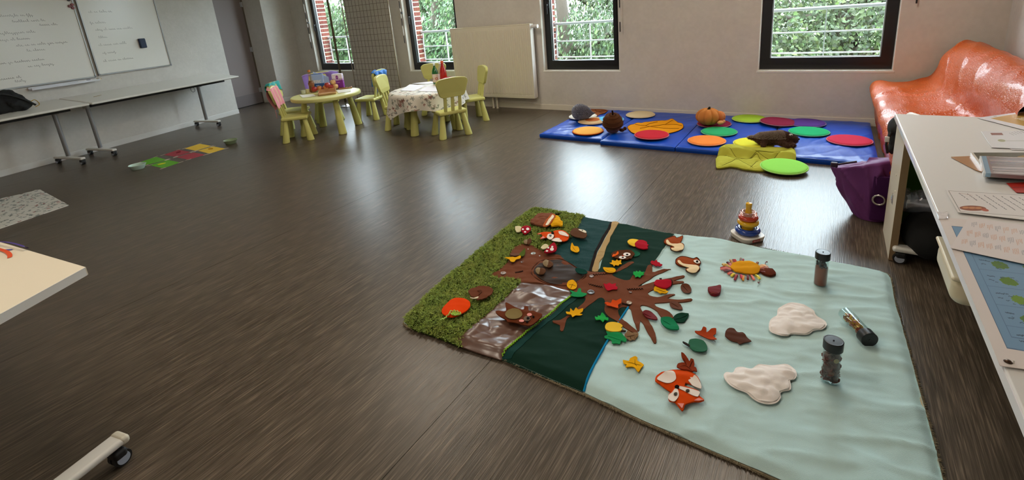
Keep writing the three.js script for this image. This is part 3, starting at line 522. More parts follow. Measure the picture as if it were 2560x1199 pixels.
leaf('green seven-lobed leaf below the pale yellow apple, over the blue edging', cC([[525, 1120], [555, 1108], [540, 1078], [592, 1092], [630, 1075], [680, 1090], [700, 1100], [745, 1150], [735, 1178], [690, 1165], [680, 1199], [640, 1190], [600, 1195], [592, 1160], [530, 1142]]), GRN, [cC([[560, 1115], [640, 1140], [720, 1165]])], { on: 0.007, ink: '#116038', tension: 0.35 });
leaf('grey brown oak leaf on the lowest branch tip', cC([[725, 1110], [740, 1085], [760, 1060], [800, 1082], [830, 1078], [862, 1092], [860, 1120], [840, 1135], [830, 1152], [800, 1150], [780, 1166], [758, 1150], [738, 1140]]), '#7f6348', [cC([[740, 1120], [800, 1110], [850, 1100]]), cC([[770, 1080], [790, 1140]]), cC([[815, 1085], [830, 1140]])], { on: 0.005, ink: '#4b3320' });
leaf('rust orange maple leaf curled up on the sky cloth above the green stalked leaf', cD([[1190, 505], [1240, 495], [1260, 468], [1285, 475], [1288, 502], [1330, 480], [1365, 485], [1365, 515], [1342, 530], [1370, 560], [1365, 578], [1310, 558], [1260, 535], [1200, 520]]), '#a8401d', [cD([[1210, 508], [1290, 525], [1360, 565]])], { on: 0.004, curl: 0.014, ink: '#6a2410', tension: 0.35 });
leaf('dark brown double leaf with a pointed tip, left of the upper cloud', cD([[1440, 520], [1460, 480], [1510, 475], [1545, 500], [1590, 505], [1620, 540], [1660, 582], [1600, 585], [1560, 597], [1545, 580], [1500, 570], [1450, 545]]), phys('#532d1d', 0.75, { specularIntensity: 0.25 }), [cD([[1455, 500], [1520, 540], [1560, 585]])], { on: 0.003, curl: 0.007, puff: 0.004, ink: '#2c160d' });
{
  const t = leaf('emerald velvet leaf with a long dark stalk, above the lower fox', cD([[1138, 585], [1150, 560], [1200, 553], [1260, 570], [1290, 610], [1292, 650], [1260, 675], [1190, 668], [1150, 640], [1135, 610]]), phys('#0d5534', 0.65, { specularIntensity: 0.3, sheen: 0.2, sheenColor: new THREE.Color('#4fb07c') }), null, { on: 0.005, puff: 0.006, curl: 0.006 });
  piece(t, 'stalk', cD([[1090, 578], [1140, 600], [1150, 622], [1135, 622], [1095, 595]]), '#2b2622', { on: 0.008, sm: 2 });
}
leaf('yellow maple leaf alone on the sky cloth near the blue edging', cD([[590, 735], [640, 742], [650, 720], [690, 705], [712, 715], [710, 738], [740, 755], [765, 780], [748, 802], [720, 840], [692, 812], [670, 800], [612, 802], [625, 780], [600, 775]]), YEL, [cD([[610, 745], [690, 765], [725, 825]]), cD([[690, 765], [750, 780]]), cD([[690, 765], [690, 715]])], { on: 0.004, curl: 0.004, tension: 0.3 });
leaf('rust brown maple leaf above the back of the lower fox', cF([[480, 385], [500, 320], [560, 298], [612, 292], [568, 230], [552, 155], [592, 162], [640, 205], [690, 278], [715, 235], [760, 262], [775, 330], [765, 365], [800, 390], [818, 465], [765, 452], [740, 462], [690, 440], [640, 425], [585, 425]]), '#7e3015', [cF([[500, 380], [620, 340], [740, 440]]), cF([[580, 190], [640, 330]]), cF([[740, 260], [690, 370]])], { on: 0.012, th: 0.004, ink: '#4a1a0a', tension: 0.35 });
leaf('green felt leaf behind the head of the felt owl', cB([[1770, 552], [1810, 540], [1860, 545], [1895, 562], [1893, 590], [1850, 608], [1805, 600]]), '#1b5b43', null, { on: 0.004 });
// foxes
const pieceOn = piece;
function fox(label, cr, body, belly, tip, head, cheeks, ears, eyes, nose, k, lift = 0) {
  const piece = (t, n, px, m, o) => pieceOn(t, n, px, m, { ...o, on: o.on + lift });
  const t = feltThing('felt_fox', label, 'felt toy', cr([...body, ...head]), 'felt animals on the play blanket'), O = fm('#d2480f'), W = fm('#e9dcd2');
  piece(t, 'body', cr(body), O, { on: 0.005, th: 0.005, puff: 0.005, sm: 3, tension: 0.35 });
  piece(t, 'belly_patch', cr(belly), W, { on: 0.0145, th: 0.0015, sm: 4 });
  piece(t, 'tail_tip', cr(tip), W, { on: 0.0145, th: 0.0015, sm: 3, tension: 0.3 });
  piece(t, 'head', cr(head), O, { on: 0.012, th: 0.005, puff: 0.005, sm: 3, tension: 0.3 });
  for (const c of cheeks) piece(t, 'cheek', cr(c), W, { on: 0.0215, th: 0.0015, sm: 3 });
  for (const e of ears) piece(t, 'inner_ear', cr(e), fm('#e58d84'), { on: 0.019, th: 0.002, sm: 0 });
  for (const [x, y] of eyes) { const e = piece(t, 'eye', cr(ell(x, y, 34 * k, 26 * k)), phys('#3a2a12', 0.25, { clearcoat: 0.6 }), { on: 0.023, th: 0.002, sm: 0 }); piece(t, 'pupil', cr(ell(x, y, 17 * k, 13 * k, 10)), phys('#0d0a08', 0.2), { on: 0.025, th: 0.001, sm: 0 }); }
  piece(t, 'nose', cr(ell(...nose, 38 * k, 26 * k)), '#0d0b0b', { on: 0.022, th: 0.003, sm: 0 });
  return t;
}
fox('orange felt fox lying upside down on the sky cloth near the front edge', cF, [[120, 580], [150, 530], [300, 470], [410, 435], [520, 430], [620, 430], [720, 460], [800, 550], [860, 640], [890, 750], [830, 742], [720, 690], [625, 662], [600, 720], [480, 720], [400, 800], [280, 730], [130, 620]],
  [[150, 560], [250, 490], [400, 445], [450, 500], [465, 580], [400, 630], [310, 645], [220, 610]], [[670, 610], [715, 592], [700, 570], [745, 575], [770, 545], [830, 590], [880, 680], [885, 752], [820, 735], [740, 700], [700, 650]],
  [[335, 900], [345, 840], [400, 790], [440, 720], [500, 690], [700, 740], [850, 800], [850, 870], [935, 950], [880, 980], [760, 970], [620, 1010], [592, 1100], [560, 1112], [450, 970], [360, 950]],
  [[[335, 890], [350, 830], [410, 785], [450, 730], [495, 745], [515, 830], [490, 890], [440, 945], [380, 935]], [[512, 695], [620, 715], [850, 790], [845, 850], [820, 878], [720, 840], [600, 770], [522, 730]]],
  [[[490, 980], [600, 985], [570, 1070]], [[770, 942], [840, 905], [925, 948], [850, 952]]], [[460, 820], [660, 773]], [482, 706], 1);
fox('orange felt fox curled on the edge of the shaggy grass', cE, [[1075, 470], [1100, 445], [1180, 432], [1260, 440], [1330, 480], [1372, 525], [1350, 590], [1290, 635], [1150, 636], [1040, 610], [1100, 560], [1080, 520]],
  [[1040, 608], [1120, 565], [1195, 572], [1190, 592], [1215, 600], [1232, 630], [1140, 634]], [[1170, 448], [1230, 440], [1300, 465], [1360, 520], [1340, 530], [1260, 512], [1190, 492]],
  [[770, 495], [840, 475], [900, 462], [1000, 468], [1085, 488], [1082, 540], [1030, 590], [950, 572], [850, 590], [830, 578], [872, 545], [850, 502]],
  [[[955, 535], [985, 495], [1060, 490], [1085, 530], [1050, 580], [1010, 595], [960, 565]]], [[[832, 580], [882, 535], [920, 566]], [[775, 494], [835, 478], [845, 495]]], [[1020, 522]], [1062, 478], 0.72, 0.014);
// hedgehogs
function spiky(pts, n, amp) { const s = smooth(pts.map((p) => [p[0], p[1]]), n, 0.5); const cx = s.reduce((a, p) => a + p[0], 0) / s.length, cy = s.reduce((a, p) => a + p[1], 0) / s.length; return s.map(([x, y], i) => { const k = 1 + (i % 2 ? amp : 0); return [cx + (x - cx) * k, cy + (y - cy) * k]; }); }
{
  const px = cE([[1390, 480], [1420, 432], [1470, 398], [1560, 405], [1610, 440], [1690, 470], [1690, 540], [1640, 572], [1560, 562], [1480, 545], [1420, 520]]);
  const t = feltThing('felt_hedgehog', 'brown felt hedgehog with cream face on the teal velvet beside the fox', 'felt toy', px, 'felt animals on the play blanket');
  piece(t, 'body', spiky(px, 3, 0.06), '#5d3d2a', { on: 0.02, th: 0.005, sm: 0, puff: 0.003 });
  piece(t, 'face', cE([[1545, 415], [1620, 418], [1688, 450], [1678, 472], [1590, 446]]), '#e5dcc6', { on: 0.026, th: 0.003 });
  piece(t, 'eye', cE(ell(1618, 428, 10, 7, 10)), '#0d0b0b', { on: 0.03, th: 0.001, sm: 0 });
}
{
  const px = cH([[550, 200], [585, 150], [650, 135], [700, 118], [820, 120], [900, 150], [905, 195], [860, 250], [790, 285], [690, 308], [672, 290], [690, 252], [620, 262]]);
  const t = feltThing('felt_hedgehog', 'reddish brown felt hedgehog on the shaggy grass above the felt pumpkin', 'felt toy', px, 'felt animals on the play blanket');
  piece(t, 'body', spiky(px, 3, 0.06), '#6a3d2a', { on: 0.024, th: 0.005, sm: 0, puff: 0.003, curl: 0.004 });
  piece(t, 'muzzle', cH([[568, 258], [620, 270], [690, 248], [695, 262], [670, 280], [600, 282]]), '#d5c7a8', { on: 0.03, th: 0.003 });
  piece(t, 'ear', cH([[680, 165], [740, 160], [745, 190], [700, 225], [710, 185]]), '#56301f', { on: 0.031, th: 0.003 });
}
// mushrooms
for (const [label, stem, cap, dots] of [
  ['red felt toadstool with white spots lying on the grass, pale stalk pointing left', [[358, 362], [440, 350], [482, 385], [475, 440], [385, 456]], [[480, 388], [540, 345], [620, 350], [656, 400], [635, 440], [560, 495], [510, 482], [470, 420]], [[595, 395, 30], [503, 400, 19], [545, 447, 20]]],
  ['red felt toadstool with white spots at the border of velvet and roots', [[840, 740], [920, 685], [985, 720], [940, 770], [870, 772]], [[900, 828], [960, 770], [1030, 700], [1090, 665], [1130, 720], [1140, 790], [1090, 835], [960, 850]], [[1048, 772, 36], [955, 800, 24], [1055, 730, 20], [980, 745, 18]]]]) {
  const t = feltThing('felt_mushroom', label, 'felt toy', cE([...stem, ...cap]));
  piece(t, 'stalk', cE(stem), '#d3c79f', { on: 0.02, th: 0.005, sm: 2 }); piece(t, 'cap', cE(cap), '#9c1226', { on: 0.024, th: 0.006, puff: 0.003 });
  for (const [x, y, r] of dots) piece(t, 'spot', cE(ell(x, y, r, r * 0.75)), '#eee2de', { on: 0.033, th: 0.001, sm: 0 });
}
// acorns
for (const [label, nut, cap, on] of [
  ['small padded acorn at the tip of the upper root', cE([[515, 625], [550, 596], [596, 600], [604, 640], [575, 668], [530, 655]]), cE([[590, 600], [635, 576], [665, 610], [640, 665], [598, 678], [580, 645]]), 0.014],
  ['padded acorn at the upper left rim of the dark hollow', cB([[685, 690], [715, 655], [755, 662], [775, 700], [750, 740], [705, 730]]), cB([[755, 668], [800, 680], [815, 715], [780, 748], [742, 742]]), 0.014],
  ['padded acorn at the lower left rim of the dark hollow', cB([[592, 775], [620, 750], [660, 760], [668, 800], [640, 825], [610, 810]]), cB([[650, 762], [700, 762], [722, 795], [690, 832], [640, 826]]), 0.014]]) {
  const t = feltThing('felt_acorn', label, 'felt toy', [...nut, ...cap]);
  piece(t, 'nut', nut, '#8d7a5f', { on, th: 0.004, puff: 0.014, cell: 0.005 }); piece(t, 'cup', cap, '#5d3d29', { on: on + 0.002, th: 0.004, puff: 0.014, cell: 0.005 });
}
// squirrels
function squirrel(label, outer, tail) {
  const t = feltThing('felt_squirrel', label, 'felt toy', cC(outer), 'felt animals on the play blanket');
  piece(t, 'backing', cC(outer), '#4f2312', { on: 0.003, th: 0.005 });
  const cx = outer.reduce((s, p) => s + p[0], 0) / outer.length, cy = outer.reduce((s, p) => s + p[1], 0) / outer.length;
  piece(t, 'body', cC(outer.map(([x, y]) => [cx + (x - cx) * 0.94, cy + (y - cy) * 0.92 - 3])), '#94431c', { on: 0.008, th: 0.003, puff: 0.005 });
  piece(t, 'tail', cC(tail), '#e8cfa6', { on: 0.0165, th: 0.003, puff: 0.004 });
  return t;
}
squirrel('rust felt squirrel with cream tail at the upper edge of the sky cloth', [[1115, 180], [1140, 145], [1220, 120], [1250, 138], [1308, 118], [1298, 165], [1285, 190], [1322, 215], [1305, 260], [1250, 276], [1195, 264], [1180, 240], [1200, 225], [1150, 210]], [[1140, 165], [1158, 160], [1185, 192], [1240, 200], [1290, 196], [1318, 222], [1300, 258], [1250, 270], [1202, 258], [1192, 245], [1225, 236], [1200, 215], [1150, 195]]);
{
  const t = squirrel('rust felt squirrel with one white eye and a cream tail, middle of the sky cloth', [[1232, 380], [1240, 350], [1280, 322], [1340, 325], [1410, 345], [1450, 340], [1488, 375], [1482, 400], [1470, 420], [1482, 450], [1450, 486], [1400, 496], [1350, 482], [1335, 456], [1362, 436], [1290, 426], [1245, 405]], [[1255, 366], [1275, 360], [1312, 395], [1400, 405], [1450, 410], [1472, 440], [1445, 480], [1400, 489], [1355, 476], [1345, 456], [1372, 441], [1310, 416], [1265, 390]]);
  piece(t, 'eye_white', cC([[1415, 362], [1450, 350], [1480, 375], [1458, 388], [1430, 380]]), '#f0e7dc', { on: 0.018, th: 0.002 }); piece(t, 'pupil', cC(ell(1450, 369, 12, 9, 10)), '#0d0b0b', { on: 0.02, th: 0.002, sm: 0 });
}
// owl
{
  const t = feltThing('felt_owl', 'brown felt owl with white eyes and an orange bow on the dark green cloth', 'felt toy', cB([[1540, 590], [1830, 600]]), 'felt animals on the play blanket');
  piece(t, 'body', cB([[1540, 592], [1570, 565], [1620, 548], [1700, 546], [1780, 546], [1832, 582], [1805, 615], [1790, 640], [1760, 640], [1745, 658], [1690, 660], [1620, 650], [1560, 625]]), '#553019', { on: 0.006, th: 0.005, puff: 0.004, curl: 0.004 });
  for (const [x, y] of [[1680, 622], [1735, 577]]) { piece(t, 'eye_white', cB(ell(x, y, 46, 22)), '#efe4dc', { on: 0.016, th: 0.002, sm: 0 }); piece(t, 'pupil', cB(ell(x + 3, y, 15, 8, 10)), '#141010', { on: 0.018, th: 0.002, sm: 0 }); }
  piece(t, 'beak', cB([[1670, 600], [1695, 590], [1690, 606]]), '#c23a20', { on: 0.017, th: 0.003, sm: 0 });
  piece(t, 'bow', cB([[1550, 612], [1568, 578], [1590, 582], [1622, 545], [1632, 572], [1600, 598], [1568, 614]]), '#de5a17', { on: 0.014, th: 0.004, sm: 2 });
}
// yellow and crimson double leaf near the top of the green cloth
{
  const t = feltThing('felt_fruit', 'yellow and crimson felt apple pair on the upper dark green cloth', 'felt toy', cB([[1745, 425], [2005, 470]]));
  piece(t, 'yellow_half', cB([[1742, 428], [1780, 396], [1830, 390], [1888, 405], [1860, 440], [1840, 485], [1770, 462]]), LEM, { on: 0.005, th: 0.005, puff: 0.003 });
  piece(t, 'crimson_half', cB([[1838, 445], [1880, 405], [1940, 405], [1985, 430], [1985, 450], [2006, 470], [1990, 490], [1995, 515], [1930, 522], [1870, 502], [1840, 475]]), CRI, { on: 0.008, th: 0.006, puff: 0.004 });
  piece(t, 'stalk', cB([[1755, 462], [1800, 466], [1838, 482], [1830, 492], [1770, 478]]), '#241a17', { on: 0.004, th: 0.004, sm: 2 });
}
{
  const t = feltThing('felt_apple', 'red felt apple with a dark stalk on the middle branch', 'felt toy', cC([[1025, 590], [1190, 600]]));
  piece(t, 'fruit', cC([[1022, 592], [1045, 565], [1090, 564], [1150, 558], [1192, 577], [1186, 615], [1140, 642], [1080, 637], [1030, 617]]), '#a81528', { on: 0.012, th: 0.006, puff: 0.005 });
  piece(t, 'stalk', cC([[1072, 540], [1096, 540], [1102, 566], [1080, 566]]), '#2d2320', { on: 0.01, th: 0.004, sm: 0 });
  piece(t, 'shadow_leaf', cC([[1130, 556], [1185, 552], [1205, 572], [1200, 610], [1180, 600]]), '#352018', { on: 0.005, th: 0.004 });
}
{
  const t = feltThing('felt_apple', 'pale yellow felt apple with a dark stalk above the green seven-lobed leaf', 'felt toy', cC([[530, 1025], [705, 1040]]));
  piece(t, 'fruit', cC([[530, 1028], [550, 996], [600, 985], [660, 992], [690, 1005], [706, 1022], [690, 1035], [700, 1052], [670, 1076], [600, 1082], [550, 1062]]), LEM, { on: 0.007, th: 0.006, puff: 0.003 });
  piece(t, 'stalk', cC([[680, 1046], [740, 1060], [735, 1073], [690, 1070]]), '#3a3026', { on: 0.006, th: 0.004, sm: 0 });
}
// pumpkin, pouch, bear on the left side
{
  const px = cH([[150, 460], [190, 390], [300, 300], [430, 280], [550, 320], [575, 390], [520, 460], [420, 520], [330, 562], [230, 556], [160, 512]]);
  const t = feltThing('felt_pumpkin', 'bright orange felt pumpkin with green zigzag leaf lying on the shaggy grass', 'felt toy', px);
  piece(t, 'fruit', px, '#e2420a', { on: 0.02, th: 0.005, puff: 0.007 });
  const zz = (list) => tube(list.map(([u, v], i) => { const q = at(u, v, BY + 0.03); q.y = blanketY(q.x, q.z) + 0.034 + (i % 2) * 0.001; return q; }), 0.0024, 60, 5);
  piece(t, 'leaf', cH([[285, 500], [330, 470], [400, 490], [430, 515], [360, 535], [300, 525]]), '#8aa93c', { on: 0.033, th: 0.001 });
  mesh('zigzag_trim', local(merge([zz(cH([[265, 505], [285, 470], [310, 480], [335, 462], [355, 480], [380, 468], [395, 492], [420, 490], [435, 520]])), zz(cH([[120, 585], [140, 600], [155, 575], [175, 600], [190, 565], [212, 572], [220, 540], [250, 535], [262, 508], [285, 512], [300, 530], [330, 528], [350, 542], [380, 530], [430, 518]]))]), t.position), fm('#b6d873'), t);
}
{
  const t = feltThing('felt_pouch', 'brown acorn-shaped pouch with a cream zip and yellow cloth spilling out, on the grass', 'felt toy', cE([[640, 275], [1250, 290]]));
  piece(t, 'pouch', cE([[640, 275], [720, 190], [790, 122], [920, 120], [1060, 118], [1040, 250], [930, 350], [800, 340], [700, 312]]), '#7a4a36', { on: 0.02, th: 0.006, puff: 0.008, rumple: 0.012, cell: 0.006 });
  piece(t, 'opening', cE([[880, 350], [930, 250], [1040, 130], [1100, 128], [1112, 180], [1040, 280], [960, 352]]), '#b05a30', { on: 0.036, th: 0.005, sm: 3 });
  piece(t, 'zip', cE([[932, 305], [1040, 150], [1075, 144], [1082, 175], [978, 312], [945, 326]]), '#e9dcc4', { on: 0.0415, th: 0.002, sm: 2 });
  piece(t, 'yellow_cloth', cE([[1060, 250], [1120, 160], [1190, 190], [1212, 240], [1250, 290], [1240, 355], [1170, 345], [1100, 352], [1040, 352], [1020, 312]]), '#e0a418', { on: 0.024, th: 0.006, puff: 0.012, rumple: 0.01, cell: 0.006 });
  const tas = []; for (let i = 0; i < 14; i++) { const a = at(...cE([[1120 + i * 4, 128]])[0], BY + 0.03), b = at(...cE([[1112 + i * 9, 72 + (i % 3) * 14]])[0], BY + 0.04); tas.push(rod(a, b, 0.0014, 4)); }
  mesh('tassel', local(merge(tas), t.position), fm('#1f1d12'), t);
}
{
  const t = feltThing('felt_bear', 'brown felt bear with tan belly and pink cheeks lying on the shiny vinyl', 'felt toy', cH([[955, 490], [1650, 600]]), 'felt animals on the play blanket');
  piece(t, 'body', cH([[955, 490], [1000, 478], [1110, 480], [1100, 365], [1150, 368], [1250, 420], [1370, 452], [1385, 402], [1440, 410], [1450, 466], [1520, 470], [1562, 490], [1640, 520], [1650, 560], [1600, 620], [1480, 720], [1400, 710], [1250, 652], [1130, 640], [1118, 610], [1000, 552]]), '#63301a', { on: 0.026, th: 0.005, puff: 0.004, sm: 3, curl: 0.006, cell: 0.007 });
  const lift = 0.037;
  piece(t, 'belly', cH(ell(1225, 510, 130, 76, 18)), '#7f6d45', { on: lift, th: 0.002, sm: 0 });
  for (const [x, y] of [[1460, 517], [1343, 612]]) piece(t, 'cheek', cH(ell(x, y, 38, 22)), '#e2938d', { on: lift + 0.003, th: 0.002, sm: 0 });
  piece(t, 'muzzle', cH(ell(1425, 580, 52, 40)), '#6d5a4c', { on: lift + 0.002, th: 0.003, sm: 0 });
  piece(t, 'nose', cH(ell(1440, 572, 22, 18)), '#120d0b', { on: lift + 0.005, th: 0.002, sm: 0 });
  for (const [x, y] of [[1520, 550], [1425, 628]]) piece(t, 'eye', cH(ell(x, y, 17, 14)), '#120d0b', { on: lift + 0.003, th: 0.003, sm: 0 });
}
// sun with a ring of ribbon loops
{
  const px = cG([[560, 560], [600, 490], [700, 420], [850, 405], [1050, 405], [1200, 430], [1350, 500], [1430, 590], [1430, 680], [1380, 740], [1250, 772], [1050, 762], [850, 722], [700, 692], [610, 632]]);
  const t = feltThing('fabric_sun', 'yellow fabric sun ringed with red, pink and yellow ribbon loops on the sky cloth', 'felt toy', px);
  piece(t, 'disc', px, '#dd9a1c', { on: 0.008, th: 0.005, puff: 0.012, rumple: 0.006 });
  const rays = [[560, 500, 330, 480, YEL], [560, 560, 250, 560, '#a62a1c'], [580, 600, 250, 600, '#d56a50'], [600, 640, 350, 660, DRD], [640, 690, 470, 740, '#d9604e'], [700, 720, 570, 800, '#e3cc3c'], [760, 740, 680, 920, '#8f1a1c'], [860, 750, 900, 880, '#cc3c50'], [950, 770, 930, 930, '#d98a1c'], [1070, 770, 1080, 920, '#6d0c14'], [1180, 770, 1260, 930, '#dd6a55'], [1300, 760, 1440, 900, '#e3d63e'], [1420, 690, 1720, 800, '#7e2a1c'], [1420, 640, 1690, 700, '#8a3a22'], [1430, 600, 1720, 580, '#a8583c'], [1430, 560, 1680, 540, '#e0a060'], [1400, 520, 1620, 500, '#dca46a'], [1330, 480, 1380, 400, '#8a4a22'], [1180, 430, 1130, 380, '#d96a48'], [1010, 410, 1010, 350, '#e8d06a'], [930, 410, 940, 290, '#96323a'], [840, 420, 870, 260, '#8b7366'], [740, 440, 680, 290, '#b01c26'], [680, 450, 640, 290, '#8e1420'], [640, 470, 550, 300, '#c08a4a'], [600, 500, 450, 380, '#4a1a24'], [590, 520, 480, 420, '#e0848a'], [570, 540, 300, 440, '#e0b040']];
  rays.forEach(([a, b, c, d, col]) => {
    const p = at(...cG([[a, b]])[0], BY + 0.01), q = at(...cG([[c, d]])[0], BY + 0.01), y = blanketY(q.x, q.z), w = V(-(q.z - p.z), 0, q.x - p.x).normalize().multiplyScalar(0.0045);
    const prof = [[0, 0.008], [0.5, 0.013 + rr(0, 0.004)], [0.95, 0.011], [1, 0.007], [0.9, 0.004], [0.4, 0.004], [0, 0.004]], pos = [], idx = [];
    prof.forEach(([s, h], i) => { const m = p.clone().lerp(q, s); for (const k of [-1, 1]) pos.push(m.x + w.x * k - t.position.x, y + h, m.z + w.z * k - t.position.z); if (i) { const n = i * 2; idx.push(n - 2, n - 1, n, n, n - 1, n + 1); } });
    const g = new THREE.BufferGeometry(); g.setAttribute('position', new THREE.Float32BufferAttribute(pos, 3)); g.setIndex(idx); g.computeVertexNormals();
    mesh('ribbon_loop', g, phys(col, 0.5, { side: THREE.DoubleSide, specularIntensity: 0.4, sheen: 0.08, sheenColor: new THREE.Color('#ffffff') }), t);
  });
  const cord = (pts) => tube(pts.map(([x, y], i) => { const q = at(...cG([[x, y]])[0], BY + 0.02); q.y = blanketY(q.x, q.z) + 0.006 + i * 0.002; return q; }), 0.0016, 40, 6);
  mesh('cord_loop', local(cord([[1560, 490], [1600, 420], [1610, 370], [1640, 350], [1665, 375], [1645, 400], [1615, 395]]), t.position), fm('#8a4a52'), t);
  mesh('cord_loop', local(cord([[1440, 900], [1420, 960], [1390, 940], [1380, 970], [1410, 1020]]), t.position), fm('#7a4a48'), t);
  piece(t, 'ribbon_tail', cG([[1420, 700], [1560, 665], [1740, 665], [1860, 720], [1915, 800], [1880, 830], [1740, 880], [1560, 820]]), '#5e2a1a', { on: 0.004, th: 0.01, puff: 0.008 });
}
// padded clouds
for (const [label, px] of [['padded white felt cloud, the upper one, near the lying vial', [[405, 250], [415, 200], [455, 170], [465, 130], [530, 100], [600, 105], [680, 140], [700, 175], [750, 205], [768, 240], [740, 270], [690, 275], [640, 292], [550, 285], [520, 301], [470, 297], [420, 275]]],
  ['padded white felt cloud, the lower one, near the front of the sky cloth', [[122, 560], [140, 535], [180, 535], [200, 500], [240, 490], [295, 500], [340, 475], [420, 482], [470, 478], [520, 480], [560, 510], [580, 555], [565, 580], [538, 588], [542, 640], [482, 655], [480, 690], [450, 720], [390, 728], [330, 715], [260, 665], [190, 640], [140, 600]]]]) {
  const t = feltThing('felt_cloud', label, 'felt toy', cK(px));
  const cx = px.reduce((s, p) => s + p[0], 0) / px.length, cy = px.reduce((s, p) => s + p[1], 0) / px.length, W = fm('#efe6e1');
  piece(t, 'border', cK(px), W, { on: 0.004, th: 0.003, curl: 0.004 });
  piece(t, 'padding', cK(px.map(([x, y]) => [cx + (x - cx) * 0.93, cy + (y - cy) * 0.91])), W, { on: 0.007, th: 0.003, puff: 0.010, rumple: 0.012, cell: 0.007 });
}

// ───────────── left wall: whiteboards, tables, bag, cards on the floor ─────────────
const wallFrame = (name, label, cat, t, y, off) => { const p = lw(t, -off); return thing(name, label, cat, [p[0], y, p[1]], Math.atan2(LW[1], -LW[0]) + Math.PI); };
// local axes of a thing on the left wall: +x runs away from the camera, +z points into the room
const inkTex = (lines, w, h, seed0, tint) => canvasTex(w, h, (c) => {
  c.fillStyle = '#e9e7e1'; c.fillRect(0, 0, w, h); let s = seed0; const r = () => { s = (s * 1664525 + 1013904223) >>> 0; return s / 4294967296; };
  c.lineCap = 'round'; c.lineWidth = 2.6;
  for (const [x, y, words, size] of lines) {
    let px = x * w, py = y * h; const u = size * h;
    for (const n of words) {
      c.strokeStyle = tint; c.globalAlpha = 0.4 + 0.3 * r(); c.beginPath(); c.moveTo(px, py);
      for (let i = 0; i < n; i++) { const up = r() < 0.22 ? 2.1 : 1, dn = r() < 0.12 ? -0.9 : 0; c.quadraticCurveTo(px + u * 0.12, py - u * up * (0.5 + 0.3 * r()), px + u * 0.3, py - u * dn * 0.5); c.quadraticCurveTo(px + u * 0.42, py + u * 0.12, px + u * (0.5 + 0.2 * r()), py - u * 0.12 * r()); px += u * 0.55; }
      c.stroke(); px += u * 0.55;
    }
  }
  c.globalAlpha = 1;
});
function whiteboard(label, t0, t1, y0, y1, tex) {          // t0 nearer the far corner
  const w = t1 - t0, h = y1 - y0, g = wallFrame('whiteboard', label, 'whiteboard', (t0 + t1) / 2, (y0 + y1) / 2, 0.004);
  const face = new THREE.PlaneGeometry(w - 0.02, h - 0.02);
  mesh('panel', box(w - 0.01, h - 0.01, 0.014, 0, 0, 0.007), std('#c9c7c2', 0.5), g);
  mesh('writing_surface', face.translate(0, 0, 0.0145), phys('#ffffff', 0.28, { map: tex, clearcoat: 0.3, clearcoatRoughness: 0.2 }), g);
  mesh('frame', merge([box(w, 0.016, 0.022, 0, h / 2 - 0.008, 0.011), box(w, 0.016, 0.022, 0, -h / 2 + 0.008, 0.011), box(0.014, h, 0.022, w / 2 - 0.007, 0, 0.011), box(0.014, h, 0.022, -w / 2 + 0.007, 0, 0.011)]), std('#9a9a98', 0.35, { metalness: 0.6 }), g);
  for (const [sx, sy] of [[1, 1], [1, -1], [-1, 1], [-1, -1]]) mesh('corner_cap', rbox(0.024, 0.024, 0.026, 0.006, sx * (w / 2 - 0.01), sy * (h / 2 - 0.01), 0.012), std('#77777a', 0.5), g);
  return g;
}
const hRight = 1.3, yB = 0.938;
whiteboard('right whiteboard with faint handwriting and a blue eraser, nearer the door', 0.925, 1.885, yB, yB + hRight, inkTex([[0.1, 0.395, [2, 2, 4, 2], 0.03], [0.08, 0.5, [2, 6], 0.028], [0.12, 0.57, [4, 2, 4, 3, 6], 0.028], [0.13, 0.645, [5], 0.028], [0.1, 0.72, [2, 5, 3, 4], 0.028], [0.12, 0.80, [2, 5], 0.028], [0.1, 0.88, [2, 5, 2, 7], 0.028]], 768, 1024, 11, '#57534e'));
whiteboard('left whiteboard with many lines of faint handwriting, above the black bag', 1.915, 3.9, yB - 0.014, yB + hRight, inkTex([[0.3, 0.33, [4, 2, 4, 5], 0.026], [0.2, 0.415, [6, 2, 8, 8], 0.03], [0.63, 0.40, [9, 2, 3], 0.026], [0.68, 0.45, [8, 4, 2], 0.026], [0.8, 0.49, [5, 3], 0.026], [0.33, 0.48, [5, 4], 0.026], [0.47, 0.545, [10, 2, 11, 4], 0.027], [0.55, 0.60, [3, 5, 2, 6], 0.026], [0.28, 0.62, [6, 3, 6], 0.026], [0.3, 0.68, [5, 8], 0.026], [0.66, 0.655, [3, 2, 2, 4, 3, 6], 0.027], [0.7, 0.705, [2, 6], 0.026], [0.3, 0.76, [7, 3, 4], 0.026], [0.5, 0.79, [9, 2, 7, 6], 0.027], [0.68, 0.84, [2, 3, 6], 0.026], [0.34, 0.885, [4, 4], 0.026], [0.45, 0.92, [3, 3, 8, 2], 0.026], [0.6, 0.955, [5], 0.026], [0.1, 0.5, [6, 4, 7], 0.026], [0.08, 0.6, [8, 5], 0.026], [0.1, 0.72, [4, 8, 3], 0.026]], 1536, 1024, 23, '#4c4844'));
